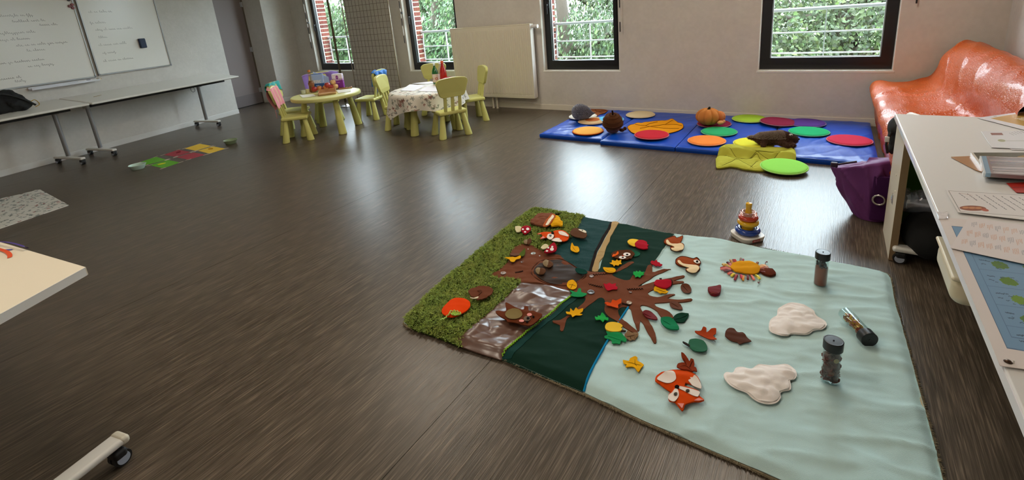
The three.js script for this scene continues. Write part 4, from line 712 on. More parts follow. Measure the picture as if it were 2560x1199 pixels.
{
  const t = wallFrame('marker_tray', 'pale marker tray under the left whiteboard', 'tray', 2.27, 0.885, 0.012);
  mesh('channel', merge([box(0.7, 0.012, 0.075, 0, 0, 0.037), box(0.7, 0.022, 0.008, 0, 0.008, 0.072), box(0.7, 0.03, 0.006, 0, 0.012, 0.003)]), std('#c4c2c6', 0.4, { metalness: 0.4 }), t);
  mesh('end_cap', rbox(0.012, 0.034, 0.08, 0.004, 0.352, 0.01, 0.038), std('#d8d4c8', 0.5), t);
  const pen = (x, body, cap, label) => { const p = lw(2.27 - x, -0.05), o = thing('marker_pen', label, 'pen', [p[0], 0.9, p[1]], t.rotation.y); mesh('barrel', cyl(0.008, 0.008, 0.1, 0, 0, 0, 14).rotateZ(Math.PI / 2), std(body, 0.4), o); mesh('cap', cyl(0.009, 0.009, 0.045, 0, 0, 0, 14).rotateZ(Math.PI / 2).translate(0.07, 0, 0), std(cap, 0.4), o); };
  pen(0.17, '#e4e0d8', '#1a1a1c', 'white marker pen with a black cap in the tray'); pen(0.29, '#dcd6c6', '#c9b070', 'pale marker pen with a tan cap at the end of the tray');
}
{
  const t = wallFrame('board_eraser', 'dark blue eraser stuck on the right whiteboard', 'eraser', 1.252, 1.289, 0.022);
  mesh('grip', rbox(0.085, 0.13, 0.03, 0.012, 0, 0, 0.016), std('#13294b', 0.55), t); mesh('pad', box(0.08, 0.125, 0.006, 0, 0, 0.002), std('#24282c', 0.9), t);
  const mag = (tt, y, c, n, label) => { const g = wallFrame('board_magnet', label, 'magnet', tt, y, 0.02); for (let i = 0; i < n; i++) mesh('disc', cyl(0.016, 0.018, 0.012, 0, 0, 0, 18).rotateX(Math.PI / 2).translate(i === 1 ? 0.02 : i === 2 ? 0.016 : -0.012, i === 1 ? 0.016 : i === 2 ? -0.022 : 0, 0.008), std(c, 0.35), g); };
  mag(1.955, 1.805, '#7d1713', 3, 'cluster of three dark red magnets beside the board divider'); mag(1.945, 1.88, '#221a1a', 1, 'dark round magnet above the red magnets');
}
// folding tables on castors
const tableTopMat = phys('#e2dfd8', 0.38, { specularIntensity: 0.6 }), beamMat = std('#1b1a1a', 0.6), steel = std('#8f9092', 0.4, { metalness: 0.55 }), footMat = std('#dcd9d2', 0.4), rubber = std('#19191b', 0.55), hubMat = std('#a9b2c2', 0.35);
const wheelGeo = merge([cyl(0.026, 0.026, 0.014, 0, 0, 0, 24).rotateZ(Math.PI / 2).translate(-0.011, 0.026, 0), cyl(0.026, 0.026, 0.014, 0, 0, 0, 24).rotateZ(Math.PI / 2).translate(0.011, 0.026, 0)]);
const hubGeo = merge([cyl(0.019, 0.019, 0.004, 0, 0, 0, 24).rotateZ(Math.PI / 2).translate(-0.019, 0.026, 0), cyl(0.019, 0.019, 0.004, 0, 0, 0, 24).rotateZ(Math.PI / 2).translate(0.019, 0.026, 0)]);
const hoodGeo = merge([cyl(0.007, 0.007, 0.04, 0, 0.065, 0.012, 12), rbox(0.05, 0.03, 0.04, 0.01, 0, 0.045, 0.004)]);
// a leg pair: column and arched foot; local x along the table, z across it
function legSet(t, x, colH, z0, z1, colZ) {
  const zc = (z0 + z1) / 2;
  const foot = mesh('foot', bend(rbox(0.055, 0.026, z1 - z0, 0.012, x, 0.1, zc, 4), (v) => { v.y -= 0.028 * Math.pow((v.z - zc) / ((z1 - z0) / 2), 2); }), footMat, t);
  for (const z of [z0 + 0.03, z1 - 0.03]) {
    const c = mesh('castor', wheelGeo, rubber, t); c.position.set(x, 0, z); mesh('hub', hubGeo, hubMat, c); mesh('hood', hoodGeo, rubber, c);
  }
  mesh('leg', rod([x, 0.1, zc], [x, colH, colZ], 0.022, 18), steel, t);
  mesh('bracket', rbox(0.06, 0.05, 0.09, 0.01, x, colH - 0.01, colZ), std('#a9a7a3', 0.5), t);
  return foot;
}
function wallTable(label, t0, t1, legs) {
  const mid = (t0 + t1) / 2, p = lw(mid, 0), t = thing('folding_table', label, 'table', [p[0], 0, p[1]], Math.atan2(LW[1], -LW[0]) + Math.PI, 'folding tables along the left wall');
  const L = t1 - t0, tilt = 0.105;
  mesh('tabletop', new RoundedBoxGeometry(L, 0.026, 0.6, 4, 0.012).rotateX(tilt).translate(0, 0.695, 0.325), tableTopMat, t);
  mesh('frame_beam', box(L - 0.18, 0.045, 0.05, 0, 0.628, 0.38), beamMat, t);
  for (const q of legs) { const x = mid - q; legSet(t, x, 0.63, 0.09, 0.61, 0.35); }
  return t;
}
const lt2 = wallTable('long white folding table along the left wall, the one nearer the door', 0.36, 2.38, [0.855, 2.29]);
mesh('hook', tube([[0.36, 0.61, 0.4], [0.36, 0.56, 0.41], [0.385, 0.545, 0.41], [0.41, 0.56, 0.41], [0.41, 0.61, 0.4]], 0.003, 30, 6), beamMat, lt2);
wallTable('long white folding table along the left wall, under the black bag', 2.40, 4.42, [2.625, 4.15]);
// black bag and things on it
function blob(caps, lo, hi, res, k = 0.03) {   // smooth union of tapered capsules [a, b, ra, rb] -> one surface
  const mc = new MarchingCubes(res, new THREE.MeshBasicMaterial(), false, false, 400000); mc.isolation = 0;
  const S = Math.max(hi[0] - lo[0], hi[1] - lo[1], hi[2] - lo[2]), p = new THREE.Vector3(), q = new THREE.Vector3(), A = new THREE.Vector3(), B = new THREE.Vector3();
  for (let z = 0; z < res; z++) for (let y = 0; y < res; y++) for (let x = 0; x < res; x++) {
    p.set(lo[0] + (x / res) * S, lo[1] + (y / res) * S, lo[2] + (z / res) * S); let d = 1e3;
    for (const [a, b, ra, rb] of caps) {
      A.set(...a); B.set(...b); q.copy(B).sub(A); const t = Math.max(0, Math.min(1, p.clone().sub(A).dot(q) / (q.lengthSq() + 1e-9))), e = p.distanceTo(A.addScaledVector(q, t)) - (ra + (rb - ra) * t);
      const h = Math.max(0, Math.min(1, 0.5 + 0.5 * (d - e) / k)); d = d * (1 - h) + e * h - k * h * (1 - h);
    }
    mc.field[x + y * res + z * res * res] = -d;
  }
  mc.update();
  const n = mc.count, g = new THREE.BufferGeometry(), P = mc.positionArray.slice(0, n * 3);
  for (let i = 0; i < n * 3; i += 3) for (let c = 0; c < 3; c++) P[i + c] = lo[c] + (P[i + c] + 1) / 2 * S;
  g.setAttribute('position', new THREE.Float32BufferAttribute(P, 3));
  const m = mergeVertices(g, S / res * 0.02); m.computeVertexNormals();
  const uv = new Float32Array(m.attributes.position.count * 2); for (let i = 0; i < uv.length / 2; i++) { uv[2 * i] = m.attributes.position.getX(i) + m.attributes.position.getZ(i) * 0.6; uv[2 * i + 1] = m.attributes.position.getY(i) + m.attributes.position.getZ(i) * 0.5; }
  m.setAttribute('uv', new THREE.BufferAttribute(uv, 2)); return m;
}
const rumpled = (g, amp, f) => bend(g, (v) => { const a = amp * N3(v.x * f, v.y * f, v.z * f) + amp * 0.5 * Math.abs(N3(v.x * f * 2.3, v.y * f * 2.3, v.z * f * 2.3)); v.x += a; v.y += a * 0.6; v.z -= a * 0.7; });
{
  const p = lw(3.14, -0.32), t = thing('black_bag', 'slumped black cloth bag on the table under the left whiteboard', 'bag', [p[0], 0.705, p[1]], lt2.rotation.y);
  mesh('body', rumpled(blob([[[-0.2, 0.07, 0], [0.24, 0.07, 0.02], 0.085, 0.09], [[-0.18, 0.16, -0.02], [0.2, 0.16, -0.02], 0.08, 0.075], [[0.2, 0.08, 0.08], [0.3, 0.06, 0.04], 0.06, 0.05]], [-0.42, -0.06, -0.42], [0.44, 0.3, 0.44], 64, 0.03), 0.026, 15), std('#16181a', 0.85, { bumpMap: rep(weaveTex, 20), bumpScale: 0.001 }), t);
  mesh('strap', tube([[-0.2, 0.15, 0.08], [-0.05, 0.21, 0.09], [0.12, 0.2, 0.1], [0.28, 0.1, 0.12], [0.35, 0.04, 0.1]], 0.011, 50, 8), std('#0e0f10', 0.7), t);
  mesh('drawstring', tube([[0.32, 0.07, 0.06], [0.38, 0.09, 0.05], [0.39, 0.04, 0.09], [0.34, 0.02, 0.11]], 0.004, 30, 6), std('#b58f1e', 0.6), t);
  mesh('care_tag', rbox(0.05, 0.035, 0.003, 0.001).rotateY(0.3).translate(-0.2, 0.14, 0.075), std('#d9d5cf', 0.7), t);
}
{
  const p = lw(2.97, -0.5), s = thing('paper_sheet', 'white sheet lying at the table front edge before the black bag', 'paper', [p[0], 0.678, p[1]], lt2.rotation.y);
  mesh('sheet', new THREE.BoxGeometry(0.3, 0.0015, 0.14).rotateX(0.105), std('#d6d3cb', 0.8), s);
  const q = lw(2.12, -0.3), w = thing('wooden_stick', 'thin pale stick lying on the wall table right of the black bag', 'stick', [q[0], 0.714, q[1]], lt2.rotation.y + 0.5);
  mesh('stick', rbox(0.14, 0.005, 0.008, 0.002), std('#a58f6c', 0.7), w);
}
// the near table whose corner comes into the picture at the left
{
  const t = thing('folding_table', 'cream tabletop corner in the left foreground, with a castored foot below', 'table', [-1.93, 0, -0.35]);
  const o = [-1.93, -0.35], d1 = [-0.989, 0.148], d2 = [0.455, 0.89], rel = (a, b) => [d1[0] * a + d2[0] * b, d1[1] * a + d2[1] * b];
  const top = prism([rel(0, 0), rel(1.6, 0), rel(1.6, 0.72), rel(0, 0.72)], 0.028, 0.002).translate(0, 0.622, 0);
  mesh('tabletop', top, phys('#e0d6c2', 0.4, { specularIntensity: 0.5 }), t);
  mesh('edge_band', prism([rel(-0.001, 0.004), rel(0.002, 0.004), rel(0.002, 0.716), rel(-0.001, 0.716)], 0.027).translate(0, 0.6225, 0), std('#e8e6e2', 0.4), t);
  const f0 = [-1.852 - o[0], -0.285 - o[1]], f1 = [-1.70 - o[0], 0.36 - o[1]];
  for (const k of [0, 1.15]) {
    const g = new THREE.Group(), a = [f0[0] + d1[0] * k, f0[1] + d1[1] * k], b = [f1[0] + d1[0] * k, f1[1] + d1[1] * k], L = Math.hypot(b[0] - a[0], b[1] - a[1]), yaw = Math.atan2(b[0] - a[0], b[1] - a[1]);
    const put = (geo) => geo.rotateY(yaw).translate((a[0] + b[0]) / 2, 0, (a[1] + b[1]) / 2);
    mesh('foot', put(bend(rbox(0.062, 0.024, L, 0.011, 0, 0.098, 0, 4), (v) => { v.y -= 0.02 * Math.pow(v.z / (L / 2), 4); })), footMat, t);
    mesh('end_cap', put(rbox(0.064, 0.03, 0.03, 0.012, 0, 0.08, -L / 2 + 0.012)), std('#cfc8b6', 0.4), t);
    mesh('leg', put(rod([0, 0.1, 0], [0, 0.62, 0], 0.024, 18)), steel, t);
    for (const z of [-L / 2 + 0.03, L / 2 - 0.03]) { const c = mesh('castor', put(wheelGeo.clone().translate(0.006, 0, z)), rubber, t); mesh('hub', put(hubGeo.clone().translate(0.006, 0, z)), hubMat, c); mesh('hood', put(hoodGeo.clone().translate(0.006, 0, z)), rubber, c); }
  }
  mesh('frame_beam', rod([rel(0.12, 0.36)[0], 0.6, rel(0.12, 0.36)[1]], [rel(1.4, 0.36)[0], 0.6, rel(1.4, 0.36)[1]], 0.02), beamMat, t);
  const rib = (label, pts, c, w) => { const P = pts.map(([u, v, y]) => at(u, v, y)), o0 = P[0], r = thing('ribbon', label, 'ribbon', o0); const pos = [], idx = []; const cv = new THREE.CatmullRomCurve3(P); for (let i = 0; i <= 24; i++) { const p = cv.getPoint(i / 24), tn = cv.getTangent(i / 24), s = V(-tn.z, 0, tn.x).normalize().multiplyScalar(w); for (const k of [-1, 1]) pos.push(p.x + s.x * k - o0.x, p.y - o0.y + 0.0012, p.z + s.z * k - o0.z); if (i) { const n = i * 2; idx.push(n - 2, n, n - 1, n, n + 1, n - 1); } } const g = new THREE.BufferGeometry(); g.setAttribute('position', new THREE.Float32BufferAttribute(pos, 3)); g.setIndex(idx); g.computeVertexNormals(); mesh('band', g, phys(c, 0.5, { side: THREE.DoubleSide, sheen: 0.3 }), r); };
  rib('orange ribbon curling on the cream foreground table', [[-40, 612, 0.652], [-5, 622, 0.652], [18, 630, 0.655], [25, 638, 0.653], [24, 644, 0.651]], '#d8512a', 0.006);
  rib('dark blue ribbon end on the cream foreground table', [[-20, 624, 0.651], [5, 625, 0.651], [31, 624, 0.651]], '#3a3f8f', 0.004);
  rib('purple ribbon arching over the far edge of the foreground table', [[-30, 607, 0.652], [10, 605, 0.668], [40, 610, 0.672], [62, 617, 0.664], [70, 621, 0.64]], '#4a3a8a', 0.003);
}
// colour cards taped on the floor
{
  const q4 = cropOf(300, 330, 8), GR = '#5ea61c', RE = '#a3323e', YE = '#e9bf34';
  const cards = [['upper green', GR, [[372, 612], [716, 492], [932, 550], [528, 658]]], ['lower green', GR, [[598, 662], [955, 555], [1205, 606], [862, 722]]], ['upper red', RE, [[865, 455], [1165, 352], [1420, 396], [1110, 490]]], ['lower red', RE, [[1120, 502], [1460, 405], [1712, 450], [1368, 548]]], ['upper yellow', YE, [[1292, 326], [1592, 232], [1830, 276], [1512, 372]]], ['lower yellow', YE, [[1552, 372], [1862, 286], [2112, 330], [1792, 428]]]];
  for (const [w, c, px] of cards) {
    const P = G(q4(px), 0.001), cx = P.reduce((s, p) => s + p[0], 0) / 4, cz = P.reduce((s, p) => s + p[1], 0) / 4;
    const t = thing('floor_card', w + ' card of the six colour cards taped to the floor', 'card', [cx, 0, cz], 0, 'colour cards taped to the floor');
    mesh('card', prism(P.map(([x, z]) => [x - cx, z - cz]), 0.0012), std(c, 0.75), t);
    P.forEach(([x, z], i) => { const dx = (x - cx) * 0.12, dz = (z - cz) * 0.12, m = mesh('tape', box(0.06, 0.0006, 0.018, 0, 0.0016, 0), std('#cdbfb0', 0.6), t); m.position.set(x - cx + dx * 0.2, 0, z - cz + dz * 0.2); m.rotation.y = Math.atan2(-(P[1][1] - P[0][1]), P[1][0] - P[0][0]) + rr(-0.15, 0.15); });
  }
  const bowl = lathe([[0, 0], [0.05, 0], [0.056, 0.004], [0.076, 0.045], [0.08, 0.05], [0.077, 0.05], [0.07, 0.045], [0.052, 0.006], [0, 0.005]], 40);
  const b1 = thing('small_bowl', 'small pale mint bowl at the near green end of the cards', 'bowl', at(346, 422)); mesh('body', bowl, phys('#b9d3c8', 0.4), b1); mesh('rim', new THREE.TorusGeometry(0.0785, 0.0022, 8, 40).rotateX(Math.PI / 2).translate(0, 0.05, 0), phys('#c6dccf', 0.35), b1);
  const b2 = thing('small_bowl', 'small sage green bowl at the far yellow end of the cards', 'bowl', at(578, 359)); mesh('body', bowl, phys('#8fa382', 0.45), b2); mesh('rim', new THREE.TorusGeometry(0.0785, 0.0022, 8, 40).rotateX(Math.PI / 2).translate(0, 0.05, 0), phys('#9fb38f', 0.4), b2);
  for (const [u, v, c, label] of [[404, 410, '#d3c832', 'tiny yellow felt leaf lying on the lower green card'], [527, 372, '#c48f12', 'tiny ochre felt leaf lying on the lower yellow card'], [446, 381, '#7d1e2c', 'tiny dark red felt leaf lying on the upper red card']]) { const p = at(u, v), t = thing('felt_leaf', label, 'leaf', [p.x, 0.0014, p.z], rr(0, 6)); mesh('blade', prism(smooth([[0.04, 0], [0.01, 0.022], [-0.03, 0.015], [-0.035, -0.012], [0, -0.022]], 4), 0.004), fm(c), t); }
  // patterned sheet on the floor
  const P = G([[-140, 530], [100, 474], [172, 513], [-40, 585]], 0.002), cx = P[1][0], cz = P[1][1];
  const pat = canvasTex(512, 512, (c, w, h) => { c.fillStyle = '#d2cfc6'; c.fillRect(0, 0, w, h); let s = 5; const r = () => { s = (s * 1664525 + 1013904223) >>> 0; return s / 4294967296; }; for (let i = 0; i < 150; i++) { const x = r() * w, y = r() * h; c.fillStyle = r() < 0.1 ? '#8e3b36' : r() < 0.5 ? '#6e7370' : '#8d918b'; for (let k = 0; k < 5; k++) { c.beginPath(); c.ellipse(x + r() * 26, y + r() * 16, 5 + r() * 7, 2 + r() * 3, r() * 3, 0, 7); c.fill(); } } });
  pat.wrapS = pat.wrapT = THREE.RepeatWrapping;
  const t = thing('patterned_sheet', 'creased white sheet with grey leaf print on the floor at the left', 'sheet', [cx, 0, cz]);
  mesh('sheet', sheet(P.map(([x, z]) => [x - cx, z - cz]), (x, z) => 0.004 + 0.006 * Math.exp(-Math.pow(((x * 0.55 + z * 0.83 + 0.2) % 0.22) / 0.012, 2)) + 0.002 * (1 + N3(x * 8, 1, z * 8)), () => 0.0006, 0.015), std('#ffffff', 0.6, { map: rep(pat, 1.9) }), t);
}

// ───────────── back: radiator, wire grid, pole, wands, children's tables ─────────────
{
  const t = thing('radiator', 'wide cream panel radiator under no window, behind the children’s tables'.replace('under no window, ', 'on the window wall '), 'radiator', [-3.86, 0, ZW]), enamel = phys('#ded6c2', 0.4, { clearcoat: 0.2 }), x0 = -0.66, x1 = 0.66, y0 = 0.165, y1 = 1.125;
  const ribs = []; for (let x = x0 + 0.03; x < x1 - 0.02; x += 0.0335) ribs.push(rbox(0.021, y1 - y0 - 0.11, 0.01, 0.004, x + 0.008, (y0 + y1) / 2, 0.122, 2));
  mesh('front_panel', rbox(x1 - x0 - 0.006, y1 - y0 - 0.02, 0.014, 0.006, 0, (y0 + y1) / 2, 0.115), enamel, t);
  ribs.forEach((g) => mesh('rib', g, enamel, t));
  mesh('top_grille', merge([rbox(x1 - x0, 0.012, 0.085, 0.004, 0, y1 - 0.004, 0.08), ...Array.from({ length: 40 }, (_, i) => box(0.016, 0.003, 0.05, x0 + 0.035 + i * 0.0318, y1 + 0.003, 0.08))]), enamel, t);
  for (const x of [x0, x1]) mesh('side_panel', rbox(0.006, y1 - y0 - 0.012, 0.085, 0.002, x, (y0 + y1) / 2, 0.08), std('#e6e2dc', 0.45), t);
  mesh('bottom_rail', rbox(x1 - x0, 0.02, 0.07, 0.006, 0, y0 + 0.008, 0.085), enamel, t);
  for (let i = 0; i < 20; i++) mesh('slot', box(0.012, 0.006, 0.004, x0 + 0.05 + i * 0.064, y0 + 0.045, 0.123), std('#efe9da', 0.4), t);
  mesh('valve', merge([cyl(0.018, 0.02, 0.04, 0, 0, 0, 16).rotateZ(Math.PI / 2).translate(x1 + 0.02, y1 - 0.035, 0.08), cyl(0.024, 0.024, 0.055, 0, 0, 0, 20).rotateZ(Math.PI / 2).translate(x1 + 0.065, y1 - 0.035, 0.08)]), std('#d8d6d2', 0.4), t);
  for (const x of [-0.055, 0.012]) mesh('pipe', merge([cyl(0.012, 0.012, 0.16, x, 0.08, 0.075, 14), cyl(0.02, 0.02, 0.01, x, 0.006, 0.075, 16), cyl(0.017, 0.017, 0.03, x, 0.14, 0.075, 14)]), enamel, t);
}
{
  const t = thing('wire_grid', 'tall dark wire display grid standing before the window wall', 'grid', [-6.18, 0, -5.2]), wm = std('#6a5946', 0.5, { metalness: 0.3 }), W = 1.07, y0 = 0.06, y1 = 2.05, wires = [];
  for (let i = 0; i <= 13; i++) mesh('wire', cyl(0.0027, 0.0027, y1 - y0, -W / 2 + W * i / 13, (y0 + y1) / 2, 0, 6), wm, t);
  for (let y = y0 + 0.04; y < y1; y += 0.0925) mesh('wire', rod([-W / 2, y, 0.005], [W / 2, y, 0.005], 0.0027, 6), wm, t);
  mesh('frame', merge([rod([-W / 2 - 0.01, 0.0, 0], [-W / 2 - 0.01, y1, 0], 0.008), rod([-W / 2 - 0.012, y1, 0], [W / 2 + 0.012, y1, 0], 0.008)]), std('#b5ab9c', 0.4, { metalness: 0.6 }), t);
  mesh('post', rod([W / 2 + 0.03, 0, 0.01], [W / 2 + 0.015, y1, 0.01], 0.011, 14), std('#c9c3b8', 0.25, { metalness: 0.85 }), t);
  mesh('cable', tube([[W / 2 + 0.055, 0.02, 0.02], [W / 2 + 0.035, 0.5, 0.025], [W / 2 + 0.03, 0.8, 0.03], [W / 2 + 0.018, 1.2, 0.02], [W / 2 + 0.03, 1.7, 0.02], [W / 2, 2.03, 0.02]], 0.008, 80, 8), std('#8f8069', 0.6), t);
}
{
  const p = V(-6.66, 0, -4.9), t = thing('metal_pole', 'slim dark chrome pole with a round shiny foot before the far left window', 'pole', [p.x, 0, p.z]), ch = std('#6c6450', 0.25, { metalness: 0.9 });
  mesh('shaft', cyl(0.017, 0.017, 2.1, 0, 1.06, 0, 20), ch, t); mesh('base', lathe([[0, 0], [0.14, 0], [0.145, 0.008], [0.1, 0.02], [0.03, 0.035], [0.02, 0.06], [0, 0.06]], 40), std('#c9ccd0', 0.15, { metalness: 0.95 }), t); mesh('collar', cyl(0.021, 0.021, 0.05, 0, 1.1, 0, 20), ch, t);
}
for (const [x, y, L, label] of [[-7.955, 0.93, 1.3, 'banded white and black blind wand left of the far left window'], [-5.545, 0.95, 1.3, 'banded white and black blind wand left of the second window'], [-2.045, 0.97, 1.2, 'banded blind wand at the right edge of the window right of the radiator'], [0.565, 1.09, 1.1, 'short dark blind wand tip right of the window by the sofa']]) {
  const t = thing('blind_wand', label, 'wand', [x, y, ZW + 0.03]);
  let k = 0; for (let h = 0; h < L; h += 0.13, k++) mesh(k % 2 ? 'white_section' : 'dark_section', cyl(0.006, 0.006, k % 2 ? 0.15 : 0.11, 0, h + (k % 2 ? 0.065 : 0.055), 0, 10), k % 2 ? std('#d9d5cf', 0.4) : std('#1d1b1b', 0.5), t);
  mesh('bracket', merge([rbox(0.02, 0.03, 0.03, 0.004, 0.012, L * 0.35, -0.012)]), std('#2b2a2a', 0.5), t);
}
// children's chairs
const lime = phys('#c9c676', 0.42, { specularIntensity: 0.6 });
function chairGeo() {
  const leg = lathe([[0, 0], [0.037, 0], [0.041, 0.004], [0.041, 0.014], [0.024, 0.262], [0.023, 0.272], [0, 0.272]], 24);
  const legs = []; for (const [sx, sz] of [[1, 1], [-1, 1], [1, -1], [-1, -1]]) { const g = leg.clone(); bend(g, (v) => { const k = 1 - v.y / 0.28; v.x += sx * (0.118 + 0.037 * k); v.z += sz * (0.105 + 0.035 * k); }); legs.push(g); }
  const seat = bend(rbox(0.325, 0.042, 0.3, 0.016, 0, 0.281, 0, 4), (v) => { if (v.y > 0.29) v.y -= 0.004 * Math.max(0, 1 - Math.pow(v.x / 0.14, 2)) * Math.max(0, 1 - Math.pow(v.z / 0.13, 2)); });
  const slat = []; for (const x of [-0.085, 0, 0.085]) slat.push(bend(rbox(0.036, 0.2, 0.022, 0.006, x, 0.39, -0.132, 3), (v) => { v.z -= (v.y - 0.29) * 0.2; }));
  const s = new THREE.Shape(), w0 = 0.14, w1 = 0.175, h = 0.2, r = 0.045;
  s.moveTo(-w0 + r, 0); s.lineTo(w0 - r, 0); s.quadraticCurveTo(w0, 0, w0 + 0.008, r); s.lineTo(w1, h - r - 0.01); s.quadraticCurveTo(w1 + 0.004, h - 0.012, w1 - r, h - 0.004); s.quadraticCurveTo(0, h + 0.016, -w1 + r, h - 0.004); s.quadraticCurveTo(-w1 - 0.004, h - 0.012, -w1, h - r - 0.01); s.lineTo(-w0 - 0.008, r); s.quadraticCurveTo(-w0, 0, -w0 + r, 0);
  const panel = new THREE.ExtrudeGeometry(s, { depth: 0.022, bevelEnabled: true, bevelThickness: 0.006, bevelSize: 0.006, bevelSegments: 3, curveSegments: 10 }).translate(0, 0, -0.011);
  bend(panel, (v) => { v.z += 0.25 * v.x * v.x; v.z -= v.y * 0.2; }); panel.translate(0, 0.465, -0.172);
  return { legs, seat, slat, panel };
}
const CH = chairGeo();
const chair0 = thing('kids_chair', 'lime plastic child’s chair with its back to the camera, in front of the cloth-covered table', 'chair', [-3.55, 0, -3.948], -2.077, 'lime children’s chairs');
mesh('seat', CH.seat, lime, chair0); mesh('backrest', CH.panel, lime, chair0); CH.slat.forEach((g) => mesh('slat', g, lime, chair0)); CH.legs.forEach((g) => { const m = mesh('leg', g, lime, chair0); });
for (const [x, z, a, label] of [[-5.385, -3.232, 2.4, 'lime child’s chair at the left front, pink bag over its back'], [-5.80, -3.47, 2.25, 'lime child’s chair behind the left front one, teal bag over its back'], [-5.99, -4.09, 1.05, 'lime child’s chair on the far side of the round table, purple bag on its back'], [-5.37, -4.36, -1.2, 'lime child’s chair right of the round table, blue bag over its back'],
  [-4.463, -4.069, 2.04, 'lime child’s chair at the left of the cloth-covered table, seat under the cloth'], [-4.6, -4.86, 0.6, 'lime child’s chair behind the cloth-covered table, before the window'], [-3.762, -4.61, -0.64, 'lime child’s chair seen from the side before the radiator']]) copyOf(chair0, [x, 0, z], a, label);
// round tables
const tableLeg = lathe([[0, 0], [0.044, 0], [0.049, 0.005], [0.049, 0.016], [0.03, 0.44], [0, 0.44]], 24);
function roundTable(label, x, z, turn) {
  const t = thing('kids_table', label, 'table', [x, 0, z], turn, 'round lime children’s tables');
  mesh('tabletop', lathe([[0, 0.438], [0.4, 0.438], [0.418, 0.44], [0.424, 0.446], [0.425, 0.474], [0.42, 0.482], [0.408, 0.485], [0, 0.484]], 72), phys('#d2d088', 0.4, { specularIntensity: 0.6 }), t);
  for (const [sx, sz] of [[1, 1], [-1, 1], [1, -1], [-1, -1]]) mesh('leg', bend(tableLeg.clone(), (v) => { const k = 1 - v.y / 0.44; v.x += sx * (0.2 + 0.05 * k); v.z += sz * (0.2 + 0.05 * k); }), lime, t);
  return t;
}
roundTable('round lime children’s table with apples and drinks on it', -5.336, -3.66, 0.5);
roundTable('round lime children’s table hidden under a leaf-print cloth', -4.02, -4.12, 0.95);
// cloth over the second table
{
  const pat = canvasTex(1024, 1024, (c, w, h) => {
    c.fillStyle = '#d9d3c6'; c.fillRect(0, 0, w, h); let s = 77; const r = () => { s = (s * 1664525 + 1013904223) >>> 0; return s / 4294967296; };
    for (let i = 0; i < 420; i++) { const x = r() * w, y = r() * h, a = r() * 6.28, k = 12 + r() * 14; c.save(); c.translate(x, y); c.rotate(a); c.fillStyle = ['#6f746c', '#54604f', '#8a7a68', '#7d4038', '#94968c', '#5b5a58'][Math.floor(r() * 6)]; c.globalAlpha = 0.75; for (let q = 0; q < 5; q++) { c.rotate(1.05); c.beginPath(); c.ellipse(k * 0.55, 0, k * 0.5, k * 0.2, 0, 0, 7); c.fill(); } c.restore(); }
  });
  const t = thing('tablecloth', 'cream tablecloth printed with small leaves, hanging in points over the round table', 'tablecloth', [-4.02, 0, -4.12], 2.37 + 0.785 + 0.46), pos = [], uv = [], idx = [], n = 90, half = 0.63, R = 0.429;
  for (let i = 0; i <= n; i++) for (let j = 0; j <= n; j++) {
    const a = -half + 2 * half * i / n, b = -half + 2 * half * j / n, q = Math.hypot(a, b), th = Math.atan2(b, a); let x = a, y = 0.4885, z = b;
    if (q > R) { const s = (q - R < 0.15 ? q - R : 0.15 + (q - R - 0.15) * 0.45), f = 0.5 + 0.5 * Math.sin(th * 9 + 1.3 + Math.sin(th * 4) * 0.9), rad = R + 0.012 + Math.min(s, 0.03) * 0.3 + s * (0.03 + 0.24 * f); x = Math.cos(th) * rad; z = Math.sin(th) * rad; y = 0.4885 - Math.sqrt(Math.max(0, s * s - Math.pow(s * 0.2 * f, 2))) * 0.97 - 0.002; }
    else y += 0.0015 * (1 + N3(a * 9, 3, b * 9));
    pos.push(x, y, z); uv.push(i / n, j / n);
    if (i && j) { const m = n + 1, k = i * m + j; idx.push(k - m - 1, k - m, k - 1, k - m, k, k - 1); }
  }
  const g = new THREE.BufferGeometry(); g.setAttribute('position', new THREE.Float32BufferAttribute(pos, 3)); g.setAttribute('uv', new THREE.Float32BufferAttribute(uv, 2)); g.setIndex(idx); g.computeVertexNormals();
  mesh('cloth', g, phys('#ffffff', 0.55, { map: pat, side: THREE.DoubleSide, specularIntensity: 0.6 }), t);
}
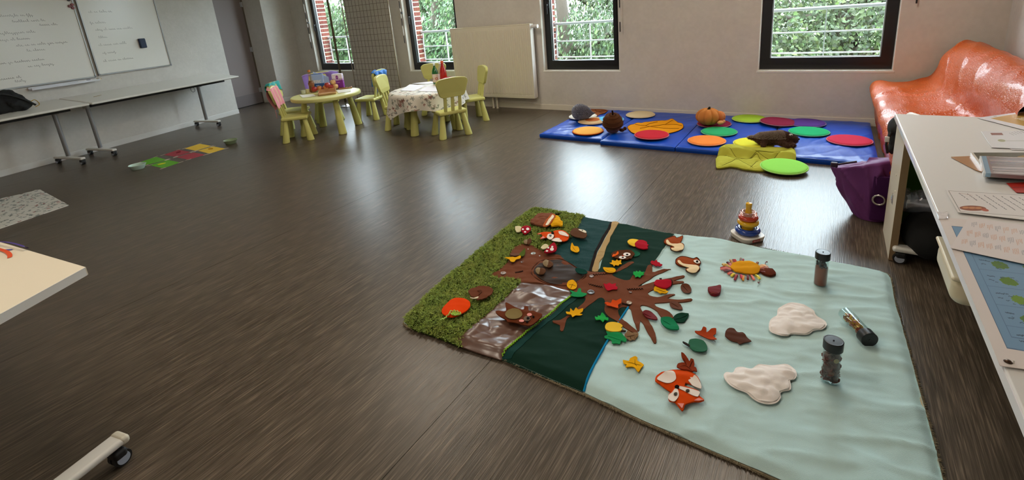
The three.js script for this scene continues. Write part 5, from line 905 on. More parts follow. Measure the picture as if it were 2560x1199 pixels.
// bags hung over the chair backs
const bagMat = (c) => phys(c, 0.75, { side: THREE.DoubleSide, sheen: 0.3, sheenColor: new THREE.Color('#ffffff') });
function hungBag(label, ci, c, w, drop, back, tie) {        // sits over the top of a chair's backrest
  const names = scene.children.filter((o) => o.name.startsWith('kids_chair')), ch = names[ci], t = thing('fabric_bag', label, 'bag', ch.position.clone(), ch.rotation.y), pos = [], idx = [], n = 20, m = 24;
  for (let i = 0; i <= n; i++) for (let j = 0; j <= m; j++) {
    const u = i / n - 0.5, s = j / m, len = -back + s * (drop + back), q = Math.abs(len), fold = 0.012 * Math.sin(u * 16 + ci) * Math.min(1, q / 0.06), pinch = len > 0 ? 1 - tie * Math.min(1, q / drop) : 1 - 0.25 * tie * q / Math.max(back, 0.01);
    const y = 0.678 - Math.pow(Math.max(0, Math.abs(u) - 0.3), 2) * 0.5 - q * 0.98 - 0.05 * Math.abs(u) * q + 0.012 * N3(u * 6, len * 14, ci), z0 = -0.212 + q * 0.2 + (len > 0 ? -0.024 - 0.03 * Math.sin(Math.min(1, q / drop) * 3.1) : 0.022) + fold + 0.25 * u * u * w * w;
    pos.push(u * w * pinch, y, z0); if (i && j) { const k = i * (m + 1) + j; idx.push(k - m - 2, k - m - 1, k - 1, k - m - 1, k, k - 1); }
  }
  const g = new THREE.BufferGeometry(); g.setAttribute('position', new THREE.Float32BufferAttribute(pos, 3)); g.setIndex(idx); g.computeVertexNormals();
  mesh('cloth', g, bagMat(c), t);
  mesh('cord', merge([tube([[-w * 0.3, 0.68 - drop * 0.9, -0.2], [-w * 0.34, 0.5 - drop * 0.6, -0.19], [-w * 0.25, 0.3, -0.2]], 0.003, 24, 5), tube([[w * 0.28, 0.68 - drop * 0.9, -0.2], [w * 0.36, 0.45 - drop * 0.4, -0.21], [w * 0.3, 0.36, -0.2]], 0.003, 24, 5)]), bagMat(c), t);
}
hungBag('pink fabric bag draped over the left front chair back', 1, '#d98a92', 0.36, 0.25, 0.24, 0.45);
hungBag('teal fabric bag over the back of the chair behind the pink one', 2, '#1c9a94', 0.36, 0.14, 0.12, 0.1);
hungBag('purple fabric bag spread over the chair back behind the apples', 3, '#8a6cb8', 0.5, 0.3, 0.24, 0.35);
hungBag('bright blue fabric bag over the chair back before the wire grid', 4, '#0f68b8', 0.37, 0.2, 0.2, 0.5);
// ── on the round table ──
const T1 = 0.4865;
const onTable = (u, v, y = T1) => at(u, v, y);
{
  const c6 = (x, y) => [720 + x / 11.99, 160 + y / 11.99];
  // fruit tray
  const P = [[690, 770], [740, 870], [925, 962], [1440, 892], [1432, 800], [1300, 720], [900, 700]].map(([x, y]) => { const p = onTable(...c6(x, y), T1 + 0.02); return [p.x, p.z]; });
  const A = onTable(...c6(925, 955)), B = onTable(...c6(1440, 888)), C = onTable(...c6(700, 760)), ax = B.clone().sub(A), L = ax.length(), yaw = Math.atan2(-ax.z, ax.x), mid = A.clone().lerp(B, 0.5), inward = V(-Math.sin(yaw) * -1, 0, 0);
  const t = thing('fruit_tray', 'shallow pale wooden tray holding apples on the round table', 'tray', [mid.x, T1, mid.z], yaw), wood = std('#c99a6c', 0.6, { bumpMap: rep(fineNoise, 8), bumpScale: 0.001 });
  mesh('base', box(L, 0.006, 0.24, 0, 0.003, -0.13), wood, t); mesh('front_lip', box(L, 0.045, 0.006, 0, 0.022, 0).rotateX(0.9), std('#e2bb9c', 0.55), t); mesh('back_lip', box(L, 0.045, 0.006, 0, 0.022, -0.25), wood, t); for (const s of [-1, 1]) mesh('side_lip', box(0.006, 0.045, 0.25, s * L / 2, 0.022, -0.125), wood, t);
  const apple = lathe([[0, 0.008], [0.012, 0.002], [0.024, 0.004], [0.034, 0.02], [0.037, 0.036], [0.033, 0.053], [0.02, 0.066], [0.009, 0.066], [0.002, 0.058], [0, 0.057]], 28);
  const skin = (c0, c1) => phys('#ffffff', 0.3, { clearcoat: 0.4, map: (() => { const a = tileNoise(24, 5, c0.length + c1.charCodeAt(2)), A0 = new THREE.Color(c0), B0 = new THREE.Color(c1); return dataTex(64, 64, (u, v) => { const k = Math.min(1, Math.max(0, a(u, v) * 1.5 - 0.35)), q = A0.clone().lerp(B0, k).convertLinearToSRGB(); return [q.r * 255, q.g * 255, q.b * 255]; }); })() });
  const redA = skin('#8d1420', '#b83a2a'), redB = skin('#a8301f', '#d69a4a'), pale = skin('#d8a068', '#e6c48e');
  const list = [[787, 229.5, redA, 0, 'dark red apple at the left end of the tray'], [800, 227.5, redB, 0, 'red and yellow apple, second from the left in the tray'], [815, 226, redB, 0, 'streaked orange red apple in the middle of the tray'], [829, 224, redA, 0, 'dark crimson apple, front right in the tray'], [840, 222.5, pale, 0, 'pale peach coloured apple at the right end of the tray'], [819.5, 219.5, redA, 0.052, 'bright red apple lying on top of the others'], [811, 219, redB, 0, 'red apple half hidden in the second row'], [833.5, 212, pale, 0.058, 'pale pear-coloured apple with a brown mark, on top at the right'], [795, 220, redA, 0, 'small red apple at the foot of the glass bottle']];
  for (const [u, v, m, up, label] of list) { const p = onTable(u, v, T1 + 0.006 + up), a = thing('apple', label, 'apple', [p.x, T1 + 0.007 + up, p.z], rr(0, 6), 'apples in the wooden tray'); mesh('flesh', apple, m, a); mesh('stem', rod([0, 0.056, 0], [0.004, 0.074, 0.002], 0.0016, 6), std('#3b2a18', 0.8), a); }
  // bottle
  const b = onTable(782, 230), bt = thing('glass_bottle', 'clear ridged bottle with amber drink and an orange cap on the round table', 'bottle', [b.x, T1, b.z]); bt.scale.set(1, 1.07, 1);
  mesh('body', lathe([[0, 0.002], [0.036, 0.002], [0.04, 0.01], [0.037, 0.03], [0.04, 0.06], [0.037, 0.08], [0.036, 0.11], [0.03, 0.14], [0.02, 0.17], [0.024, 0.18], [0.018, 0.2], [0.022, 0.215], [0.016, 0.235], [0.016, 0.25]], 32), phys('#fff2dc', 0.05, { transmission: 1, thickness: 0, ior: 1.45 }), bt);
  mesh('drink', lathe([[0, 0.005], [0.034, 0.005], [0.035, 0.1], [0.027, 0.14], [0, 0.14]], 28), phys('#e0a868', 0.15, { transmission: 0.85, thickness: 0.05, attenuationColor: new THREE.Color('#d8a060'), attenuationDistance: 0.2 }), bt);
  mesh('cap', cyl(0.018, 0.019, 0.024, 0, 0.26, 0, 20), std('#c9793c', 0.5), bt); mesh('label', lathe([[0.0375, 0.085], [0.0378, 0.115]], 28), std('#8d5a34', 0.6), bt);
  // snack bag and carton
  const s = onTable(798, 226.5), sb = thing('snack_bag', 'blue snack bag with bold white lettering behind the apples', 'bag', [s.x, T1, s.z], 0.72); sb.scale.set(1.08, 1.16, 1);
  const print = canvasTex(256, 256, (c) => { c.fillStyle = '#9db8e6'; c.fillRect(0, 0, 256, 256); c.fillStyle = '#12508f'; c.fillRect(0, 150, 256, 106); c.fillStyle = '#f4f0dc'; c.font = 'bold 62px sans-serif'; c.fillText('PRINC', 22, 140); c.fillStyle = '#b9cdf0'; c.fillRect(90, 175, 70, 8); c.fillRect(100, 192, 50, 6); });
  const bagG = bend(new RoundedBoxGeometry(0.15, 0.19, 0.06, 5, 0.02).translate(0, 0.1, 0), (v) => { const k = Math.max(0, (v.y - 0.12) / 0.08); v.z *= 1 - 0.8 * k; v.x *= 1 + 0.1 * k; v.z += 0.006 * N3(v.x * 30, v.y * 30, 1); });
  mesh('pack', bagG, phys('#ffffff', 0.3, { map: print, clearcoat: 0.4 }), sb);
  mesh('top_fold', bend(box(0.17, 0.1, 0.004, 0.05, 0.17, -0.015), (v) => { v.y -= Math.max(0, v.x - 0.03) * 0.7; }), phys('#a9c0ea', 0.35), sb);
  const c = onTable(849, 221.3), cb = thing('drink_carton', 'purple and white dripping-print carton beside the snack bag', 'carton', [c.x, T1, c.z], 0.6); cb.scale.set(1.1, 1.3, 1.1);
  const cp = canvasTex(256, 256, (x) => { x.fillStyle = '#7d2590'; x.fillRect(0, 0, 256, 256); x.fillStyle = '#efe6f4'; x.fillRect(0, 0, 256, 70); for (let i = 0; i < 9; i++) { x.beginPath(); x.ellipse(14 + i * 29, 70, 9, 16 + (i * 37 % 40), 0, 0, 7); x.fill(); } x.fillStyle = '#7d2590'; x.beginPath(); x.arc(128, 52, 34, 0, 7); x.fill(); x.fillStyle = '#c9a0d8'; x.font = 'bold 22px sans-serif'; x.fillText('MON', 100, 60); x.fillRect(70, 140, 110, 8); });
  mesh('box', rbox(0.125, 0.15, 0.05, 0.003, 0, 0.075, 0), phys('#ffffff', 0.45, { map: cp }), cb); mesh('flap', box(0.12, 0.004, 0.05, 0, 0.152, 0), std('#e9e0ee', 0.6), cb);
  // cups, napkins, slate
  const cup = lathe([[0, 0], [0.024, 0], [0.026, 0.004], [0.031, 0.05], [0.029, 0.05], [0.024, 0.006], [0, 0.006]], 24);
  for (const [u, v, col, label] of [[759, 234.5, '#bfc2ac', 'small grey green cup at the left of the round table'], [769, 232.2, '#cfc99a', 'small yellowish cup beside the grey green one']]) { const p = onTable(u, v), o = thing('small_cup', label, 'cup', [p.x, T1, p.z], 2.2); mesh('body', cup, phys(col, 0.4), o); mesh('handle', new THREE.TorusGeometry(0.014, 0.003, 8, 20).translate(0.04, 0.028, 0), phys(col, 0.4), o); }
  const nap = canvasTex(128, 128, (x) => { x.fillStyle = '#e6e3d6'; x.fillRect(0, 0, 128, 128); x.strokeStyle = '#8a8d92'; x.lineWidth = 3; for (let i = 0; i < 9; i++) { x.beginPath(); x.ellipse(20 + (i * 53 % 90), 20 + (i * 37 % 90), 14, 7, i, 0, 5); x.stroke(); } });
  for (const [pts, label] of [[[[748, 237.5], [783, 235], [790, 240], [757, 244.5]], 'printed paper napkin at the near left of the round table'], [[[840, 225], [876, 222.5], [877, 229], [846, 232.5]], 'printed paper napkin right of the apples']]) { const Q = pts.map(([u, v]) => { const p = onTable(u, v); return [p.x, p.z]; }), o = thing('paper_napkin', label, 'napkin', [Q[0][0], T1, Q[0][1]]); mesh('paper', sheet(Q.map(([x, z]) => [x - Q[0][0], z - Q[0][1]]), (x, z) => 0.002 + 0.001 * N3(x * 40, 1, z * 40), () => 0.0004, 0.03, 5), std('#ffffff', 0.8, { map: nap }), o); }
  const w = onTable(864, 220.5), sl = thing('serving_board', 'small brown board with dark crumbs at the right of the round table', 'board', [w.x, T1, w.z], 0.9); mesh('board', rbox(0.17, 0.012, 0.1, 0.003, 0, 0.006, 0), std('#9a6a3c', 0.6), sl); for (let i = 0; i < 7; i++) mesh('crumb', new THREE.IcosahedronGeometry(0.008, 0).translate(-0.06 + i * 0.02, 0.016, rr(-0.03, 0.03)), std('#4a3524', 0.8), sl);
}
// ── on the cloth-covered table ──
{
  const T2 = 0.4925, c7 = (x, y) => [960 + x / 9.14, 140 + y / 9.14];
  const draw = (seed0, red) => canvasTex(256, 256, (c) => { c.fillStyle = '#eceaf0'; c.fillRect(0, 0, 256, 256); let s = seed0; const r = () => { s = (s * 1664525 + 1013904223) >>> 0; return s / 4294967296; }; c.strokeStyle = red ? '#c8787c' : '#a8a6b4'; c.lineWidth = 4; c.globalAlpha = 0.7; for (let i = 0; i < 7; i++) { c.beginPath(); c.moveTo(40 + r() * 170, 40 + r() * 170); for (let k = 0; k < 4; k++) c.lineTo(40 + r() * 170, 40 + r() * 170); c.stroke(); } });
  [['white drawing sheet at the left on the leaf-print cloth', [[370, 790], [590, 645], [960, 672], [700, 795]], 3, 0], ['white drawing sheet with a pink scribble, partly behind the near chair back', [[780, 800], [1000, 690], [1320, 690], [1230, 810], [1050, 815]], 8, 1], ['long folded white paper at the far side of the leaf-print cloth', [[640, 632], [1060, 585], [1300, 600], [1000, 640]], 5, 0]].forEach(([label, pts, sd, red], i) => {
    const Q = pts.map(([x, y]) => { const p = at(...c7(x, y), T2); return [p.x, p.z]; }), o = thing('drawing_sheet', label, 'paper', [Q[0][0], T2 - 0.0005 + i * 0.0012, Q[0][1]]);
    mesh('paper', sheet(Q.map(([x, z]) => [x - Q[0][0], z - Q[0][1]]), () => 0.0012, () => 0, 0.05, 4), std('#ffffff', 0.75, { map: draw(sd, red) }), o);
  });
  const bottle = (k) => lathe([[0, 0], [0.036, 0], [0.04, 0.006], [0.04, 0.13], [0.034, 0.165], [0.02, 0.2 * k], [0.013, 0.215 * k], [0.013, 0.235 * k]], 28);
  const g = V(-4.15, 0, -4.44), gb = thing('drink_bottle', 'green bottle with pale round-motif label on the cloth-covered table', 'bottle', [g.x, T2, g.z]);
  mesh('body', bottle(1), phys('#0d6b28', 0.1, { transmission: 0.4, thickness: 0.05, clearcoat: 0.6 }), gb); mesh('cap', cyl(0.015, 0.015, 0.03, 0, 0.245, 0, 18), phys('#dfe9e2', 0.2), gb);
  mesh('label', lathe([[0.0408, 0.02], [0.0408, 0.125]], 28), std('#ffffff', 0.6, { map: canvasTex(256, 128, (c) => { c.fillStyle = '#d8c6b0'; c.fillRect(0, 0, 256, 128); c.fillStyle = '#b4604a'; for (const x of [40, 104, 168, 232]) { c.beginPath(); c.arc(x, 70, 20, 0, 7); c.fill(); } c.fillStyle = '#d8c6b0'; for (const x of [40, 104, 168, 232]) { c.beginPath(); c.arc(x, 70, 10, 0, 7); c.fill(); } }) }), gb);
  const r = V(-4.005, 0, -4.43), rb = thing('drink_bottle', 'bright red plastic bottle with orange cap on the cloth-covered table', 'bottle', [r.x, T2, r.z]);
  mesh('body', lathe([[0, 0], [0.04, 0], [0.045, 0.006], [0.046, 0.09], [0.042, 0.15], [0.03, 0.2], [0.018, 0.235], [0.016, 0.26]], 28), phys('#c41810', 0.15, { transmission: 0.35, thickness: 0.06, clearcoat: 0.6 }), rb); mesh('cap', cyl(0.018, 0.018, 0.03, 0, 0.275, 0, 18), std('#d85a2a', 0.4), rb); mesh('grip_ring', new THREE.TorusGeometry(0.0465, 0.003, 8, 30).rotateX(Math.PI / 2).translate(0, 0.07, 0), phys('#a8120c', 0.3), rb);
  const c = V(-4.085, 0, -4.475), cbt = thing('drink_bottle', 'slim white-labelled clear bottle just behind the red one', 'bottle', [c.x, T2, c.z]);
  mesh('body', bottle(1.05), phys('#f2f0f4', 0.08, { transmission: 0.9, thickness: 0, ior: 1.4 }), cbt); mesh('label', lathe([[0.0408, 0.02], [0.0408, 0.12]], 28), std('#e3d2d6', 0.6), cbt); mesh('cap', cyl(0.015, 0.015, 0.026, 0, 0.257, 0, 18), std('#e9e6ea', 0.4), cbt);
  const pl = thing('red_bowl', 'small red bowl standing behind the front chair back', 'bowl', [-3.86, T2, -4.36]); mesh('body', lathe([[0, 0], [0.04, 0], [0.045, 0.006], [0.075, 0.085], [0.078, 0.09], [0.073, 0.088], [0.042, 0.01], [0, 0.008]], 36), phys('#a3282c', 0.35), pl); mesh('rim', new THREE.TorusGeometry(0.0755, 0.002, 8, 40).rotateX(Math.PI / 2).translate(0, 0.09, 0), phys('#c8484a', 0.3), pl);
}

// ───────────── gym mats, cushions, soft toys ─────────────
const MAT_H = 0.05;
{
  const xs = [-2.49, -1.785, -1.078, -0.365, 0.352], z0 = -5.345, zf = [-4.125, -4.07, -4.075, -4.09];
  const matLabels = ['blue vinyl gym mat at the left end of the row, with creased surface', 'blue vinyl gym mat with the orange leaf cushion on it', 'blue vinyl gym mat with the pumpkin toy at its back', 'blue vinyl gym mat at the right end, touching the orange sofa'];
  const blue = phys('#0448b8', 0.32, { specularIntensity: 0.45, clearcoat: 0.16, clearcoatRoughness: 0.15, bumpMap: rep(fineNoise, 10), bumpScale: 0.0005 });
  for (let i = 0; i < 4; i++) {
    const w = xs[i + 1] - xs[i] - 0.006, d = zf[i] - z0, t = thing('gym_mat', matLabels[i], 'mat', [(xs[i] + xs[i + 1]) / 2, 0, (z0 + zf[i]) / 2], 0, 'blue gym mats in a row');
    const amp = [0.007, 0.003, 0.002, 0.005][i], g = new THREE.BoxGeometry(w, MAT_H, d, 56, 4, 80);
    bend(g, (v) => {
      const ex = w / 2 - Math.abs(v.x), ez = d / 2 - Math.abs(v.z), e = Math.min(ex, ez), top = v.y > MAT_H / 2 - 0.001;
      if (top) { v.y -= 0.012 * Math.exp(-e / 0.018); const k = Math.min(1, e / 0.03); let q = 1 - Math.abs(1.7 * N3(v.x * 3 + i * 5, 3, v.z * 5 + v.x * 4)); q = q * q * q; v.y += k * (amp * (q - 0.3) + amp * 0.5 * N3(v.x * 9 + i, 8, v.z * 4)); if (i === 0 || i === 3) { const r = 1 - Math.abs(1.9 * N3(v.x * 11, i, v.z * 3.2 - v.x * 6)); v.y += k * 0.0035 * r * r * r * (v.z > -0.1 ? 1 : 0.2); } }
      if (!top) { if (Math.abs(v.z) > d / 2 - 0.001) v.z += Math.sign(v.z) * 0.006 * Math.cos((v.y / MAT_H) * 3.1); if (Math.abs(v.x) > w / 2 - 0.001) v.x -= Math.sign(v.x) * 0.002; }
    });
    g.translate(0, MAT_H / 2, 0);
    mesh('cover', g, blue, t);
    mesh('piping', tube([[-w / 2 + 0.01, 0.039, d / 2], [-w / 4, 0.038, d / 2 + 0.002], [w / 4, 0.038, d / 2 + 0.002], [w / 2 - 0.01, 0.039, d / 2]], 0.0028, 30, 6), phys('#0f3f94', 0.35), t);
    if (i) mesh('hinge_strip', box(0.02, 0.004, d - 0.06, -w / 2 - 0.003, 0.02, 0), phys('#0c3a86', 0.4), t);
  }
}
const CUSH = 'round felt cushions on and before the mats';
const cushGeo = (() => {
  const r = 0.159, g = lathe([[0, 0.0235], [0.05, 0.0235], [0.1, 0.023], [0.135, 0.0215], [0.147, 0.0185], [0.151, 0.014], [0.152, 0.0125], [0.1515, 0.004], [0.145, 0.001], [0, 0.0]].map(([a, b]) => [a, b]).reverse(), 56);
  return { pad: bend(g, (v) => { if (v.y > 0.018) v.y += 0.0012 * N3(v.x * 18, 2, v.z * 18); }), rim: new THREE.TorusGeometry(r - 0.0035, 0.0045, 8, 64).rotateX(Math.PI / 2).translate(0, 0.0095, 0) };
})();
let cush0 = null;
function cushion(label, u, v, c, rimC, y, tilt = [0, 0]) {
  const p = at(u, v, y + 0.018), t = thing('round_cushion', label, 'cushion', [p.x, y, p.z], 0, CUSH);
  mesh('pad', cushGeo.pad, felt(c), t); mesh('piping', cushGeo.rim, felt(rimC ?? new THREE.Color(c).lerp(new THREE.Color('#ffffff'), 0.15)), t);
  t.rotation.set(tilt[0], 0, tilt[1]); return t;
}
const MY = MAT_H + 0.0035;
cushion('pale orange round cushion with a dark orange edge, front left of the mats', 1469.5, 325, '#f8b658', '#c24a1c', MY);
cushion('cream round cushion on the second mat near the wall', 1601, 284.5, '#d9c49c', null, MY);
cushion('bright red round cushion lying over the orange leaf cushion', 1629, 334.5, '#c62a38', null, MY + 0.012);
cushion('green round cushion directly before the pumpkin toy', 1797.5, 326.5, '#34aa6c', null, MY);
cushion('orange round cushion at the front left of the third mat', 1766.5, 349, '#f58c40', null, MY);
cushion('yellow green round cushion at the wall behind the third mat', 1873, 294.5, '#a8cc40', null, MY);
cushion('dark maroon round cushion overlapping the purple one', 1945.5, 302, '#8c2844', null, MY + 0.009, [0, -0.05]);
cushion('purple round cushion half under the dark maroon one', 2016, 305, '#5c3c8a', null, MY);
cushion('emerald round cushion on the right mat', 2022.5, 326.5, '#2cb072', null, MY);
cushion('pinkish red round cushion at the right front, next to the sofa', 2123.5, 348, '#d03a54', null, MY);
cushion('bright lime round cushion in front, leaning on the leaf mat and floor', 1960, 413, '#96e060', '#a8e07a', 0.022, [0.05, 0]);
cushion('bright yellow round cushion under the brown beaver toy', 1884, 355.5, '#e8e244', null, MY);
cushion('maroon round cushion under the orange pumpkin toy', 1785, 307, '#8a2640', null, MY);
cushion('light blue round cushion behind the acorn toy', 1523, 297, '#6cc4f0', null, MY);
cushion('off-white round cushion under the grey hedgehog toy', 1457, 288.5, '#e6e0d4', null, MY + 0.008);
{
  const t = cushion('tan round cushion with an orange printed centre, under the hedgehog cushion', 1481, 300, '#d2b084', null, MY);
  mesh('centre_print', new THREE.CircleGeometry(0.08, 36).rotateX(-Math.PI / 2).translate(0, 0.025, 0), felt('#b4602c'), t);
}
// leaf-shaped quilted pads
function quilt(name, label, pts, base, c, lines, th = 0.011, rim) {
  const cx = pts.reduce((s, p) => s + p[0], 0) / pts.length, cz = pts.reduce((s, p) => s + p[1], 0) / pts.length, t = thing(name, label, 'leaf mat', [cx, 0, cz]);
  const seams = lines.map((l) => l.map(([x, z]) => [x, z]));
  const groove = (x, z) => { let m = 1e9; for (const l of seams) for (let i = 0; i + 1 < l.length; i++) { const [a, b] = l[i], [p, q] = l[i + 1], dx = p - a, dz = q - b, k = Math.max(0, Math.min(1, ((x - a) * dx + (z - b) * dz) / (dx * dx + dz * dz))); m = Math.min(m, Math.hypot(x - a - dx * k, z - b - dz * k)); } return m; };
  const g = sheet(pts, (x, z) => base(x, z) + th * (0.35 + 0.65 * (1 - Math.exp(-Math.min(groove(x, z), edgeDist(pts, x, z)) / 0.018))) + 0.003 * N3(x * 22, 4, z * 22), (x, z) => base(x, z), 0.01);
  mesh('quilted_cloth', local(g, t.position), felt(c), t);
  const run = seams.map((l) => { const c3 = new THREE.CatmullRomCurve3(l.map(([x, z]) => V(x, 0, z)), false, 'catmullrom', 0); return tube(c3.getSpacedPoints(24).map((p) => V(p.x - cx, base(p.x, p.z) + th * 0.35 + 0.004 + 0.003 * N3(p.x * 22, 4, p.z * 22), p.z - cz)), 0.0022, 60, 5); });
  mesh('quilting_seam', merge(run), felt(new THREE.Color(c).multiplyScalar(0.45)), t);
  const edge = pts.map(([x, z]) => V(x - cx, base(x, z) + th * 0.35, z - cz)); mesh('binding', tube(edge, 0.003, pts.length * 2, 5, true), felt(rim ?? c), t); return t;
}
{
  const r8 = cropOf(1400, 240, 8), r6 = cropOf(1700, 250, 6), my = MAT_H + 0.004;
  const o = smooth(G(r8([[1350, 620], [1395, 570], [1470, 555], [1550, 525], [1630, 530], [1700, 512], [1800, 505], [1900, 490], [2050, 480], [2150, 475], [2240, 440], [2285, 470], [2370, 520], [2440, 540], [2462, 570], [2462, 615], [2430, 650], [2350, 690], [2200, 730], [2000, 760], [1800, 775], [1620, 770], [1500, 742], [1420, 705]]), my + 0.008), 3);
  quilt('leaf_cushion', 'orange quilted leaf-shaped pad under the bright red cushion', o, () => my, '#e2930f', [[[1500, 560], [1800, 600], [2100, 560], [2260, 470]], [[1800, 600], [2100, 640], [2380, 640]], [[1700, 590], [1800, 540], [1950, 510]], [[1600, 640], [1800, 600]], [[2100, 560], [2300, 560], [2440, 580]]].map((l) => G(r8(l), my + 0.01)), 0.01, '#8a4a10');
  // olive leaf hanging from the mat to the floor
  const zf = -4.072, base = (x, z) => z < zf - 0.005 ? my : z < zf + 0.05 ? my + (0.004 - my) * Math.pow((z - zf + 0.005) / 0.055, 0.8) : 0.004;
  const bp = (px, onMat) => { const p = at(...px, onMat ? my + 0.008 : 0.01); return [p.x, p.z]; };
  const src = r6([[540, 880], [548, 800], [580, 740], [630, 695], [690, 672], [820, 672], [950, 705], [1100, 718], [1400, 715], [1600, 722], [1690, 705], [1722, 760], [1735, 850], [1650, 905], [1500, 960], [1380, 1000], [1280, 1062], [1150, 1062], [1050, 1050], [960, 1040], [860, 1012], [760, 1002], [680, 1012], [556, 1022]]);
  const mask = [0, 1, 1, 1, 1, 1, 1, 1, 1, 1, 1, 1, 1, 1, 0, 0, 0, 0, 0, 0, 0, 0, 0, 0];
  const pts = smooth(src.map((p, i) => bp(p, mask[i])), 3, 0.3), qp = (list) => list.map(([x, y, m]) => bp(r6([[x, y]])[0], m));
  quilt('leaf_cushion', 'olive green quilted leaf pad hanging from the mats onto the floor', pts, base, '#b0ae42', [qp([[680, 700, 1], [850, 780, 1], [1000, 810, 1], [1150, 870, 0], [1250, 930, 0]]), qp([[560, 850, 0], [700, 850, 0], [850, 890, 0], [980, 960, 0], [1100, 1030, 0]]), qp([[620, 1000, 0], [760, 940, 0], [850, 890, 0], [1000, 810, 1], [1150, 770, 1], [1400, 790, 1], [1650, 760, 1]]), qp([[980, 740, 1], [1150, 770, 1], [1350, 820, 1], [1500, 860, 1]]), qp([[1050, 1030, 0], [1150, 930, 0], [1300, 850, 1], [1500, 790, 1]])], 0.028);
  const b = smooth(G(r8([[600, 262], [700, 255], [850, 258], [945, 275], [930, 300], [880, 335], [790, 360], [740, 400], [690, 410], [640, 360]]), my + 0.008), 3);
  quilt('leaf_cushion', 'brown quilted leaf pad behind the grey hedgehog toy', b, () => my, '#8d5230', [[[620, 370], [740, 310], [930, 280]], [[740, 310], [700, 262]], [[760, 305], [850, 335]]].map((l) => G(r8(l), my + 0.01)), 0.008);
}
// short fur on a surface
function fur(t, geo, n, len, r, c0, c1, name = 'fur', lean = 0.5) {
  const pos = geo.attributes.position, nor = geo.attributes.normal, inst = new THREE.InstancedMesh(new THREE.ConeGeometry(r, len, 4).translate(0, len * 0.4, 0), felt('#ffffff'), n);
  inst.name = name; inst.userData.kind = 'stuff'; shadow(inst); t.add(inst);
  const m = new THREE.Matrix4(), q = new THREE.Quaternion(), c = new THREE.Color(), A = new THREE.Color(c0), B = new THREE.Color(c1);
  for (let i = 0; i < n; i++) { const k = Math.floor(rnd() * pos.count), s = rr(0.7, 1.25); q.setFromUnitVectors(V(0, 1, 0), V(nor.getX(k) + rr(-lean, lean), nor.getY(k) + rr(-lean, lean), nor.getZ(k) + rr(-lean, lean)).normalize()); m.compose(V(pos.getX(k) + rr(-0.004, 0.004), pos.getY(k) + rr(-0.002, 0.002), pos.getZ(k) + rr(-0.004, 0.004)), q, V(s, s, s)); inst.setMatrixAt(i, m); inst.setColorAt(i, c.copy(A).lerp(B, rnd())); }
}
const camYaw = 34.56 * D2R;
{
  // hedgehog: snout towards the right of the picture
  const p = at(1457, 296, MY + 0.03), t = thing('plush_hedgehog', 'round grey plush hedgehog sitting on the off-white cushion', 'soft toy', [p.x, MY + 0.032, p.z], camYaw);
  const g = blob([[[-0.03, 0.075, 0], [0.03, 0.065, 0], 0.082, 0.068], [[0.06, 0.05, 0], [0.118, 0.048, 0.004], 0.04, 0.012]], [-0.16, -0.05, -0.14], [0.16, 0.2, 0.14], 52, 0.03); bend(g, (v) => { if (v.y < 0.004) v.y = 0.004 + (v.y - 0.004) * 0.1; });
  mesh('body', g, felt('#5a5a62'), t);
  const back = g.clone(), bp = back.attributes.position, keep = []; for (let i = 0; i < bp.count; i++) if (bp.getX(i) < 0.058 && bp.getY(i) > 0.006) keep.push(i);
  const sub = new THREE.BufferGeometry(); sub.setAttribute('position', new THREE.Float32BufferAttribute(keep.flatMap((i) => [bp.getX(i), bp.getY(i), bp.getZ(i)]), 3)); sub.setAttribute('normal', new THREE.Float32BufferAttribute(keep.flatMap((i) => [g.attributes.normal.getX(i), g.attributes.normal.getY(i), g.attributes.normal.getZ(i)]), 3));
  fur(t, sub, 6000, 0.014, 0.0016, '#74747e', '#c4c4cc');
  mesh('nose', new THREE.SphereGeometry(0.008, 14, 10).translate(0.13, 0.05, 0.004), std('#1a1718', 0.4), t);
  mesh('eye', new THREE.SphereGeometry(0.005, 12, 8).translate(0.088, 0.068, 0.026), std('#0c0b0b', 0.2), t); mesh('ear', new THREE.SphereGeometry(0.014, 14, 10).scale(0.5, 1, 1).translate(0.05, 0.095, 0.045), felt('#4a4346'), t);
}
{
  const p = at(1532, 330, MAT_H), t = thing('plush_acorn', 'brown plush acorn with a stalk lying on the blue mat', 'soft toy', [p.x, MAT_H + 0.002, p.z], camYaw);
  const body = new THREE.Group();
  const nut = lathe([[0, 0], [0.035, 0.004], [0.062, 0.025], [0.076, 0.06], [0.078, 0.09], [0, 0.1]], 40), cap = lathe([[0, 0.085], [0.084, 0.072], [0.097, 0.088], [0.098, 0.11], [0.09, 0.15], [0.065, 0.183], [0.03, 0.197], [0, 0.2]], 48);
  const tip = (g) => g.rotateX(0.28).rotateZ(0.05);
  mesh('nut', tip(nut), felt('#8a6256'), t); const c = mesh('cup', tip(cap), felt('#54331f'), t); fur(t, c.geometry, 9000, 0.007, 0.0008, '#5c3a26', '#96653f');
  mesh('stalk', tip(tube([[0, 0.19, 0], [0.002, 0.215, 0.004], [-0.004, 0.245, 0.003]], 0.008, 16, 10)), felt('#2a1a12'), t);
  mesh('foot', merge([new THREE.SphereGeometry(0.022, 18, 12).scale(1.3, 0.8, 1).translate(0.085, 0.02, 0.03), new THREE.SphereGeometry(0.018, 16, 10).translate(0.118, 0.03, 0.02), rod([0.05, 0.03, 0.02], [0.09, 0.022, 0.028], 0.011)]), felt('#4a2a1c'), t);
}
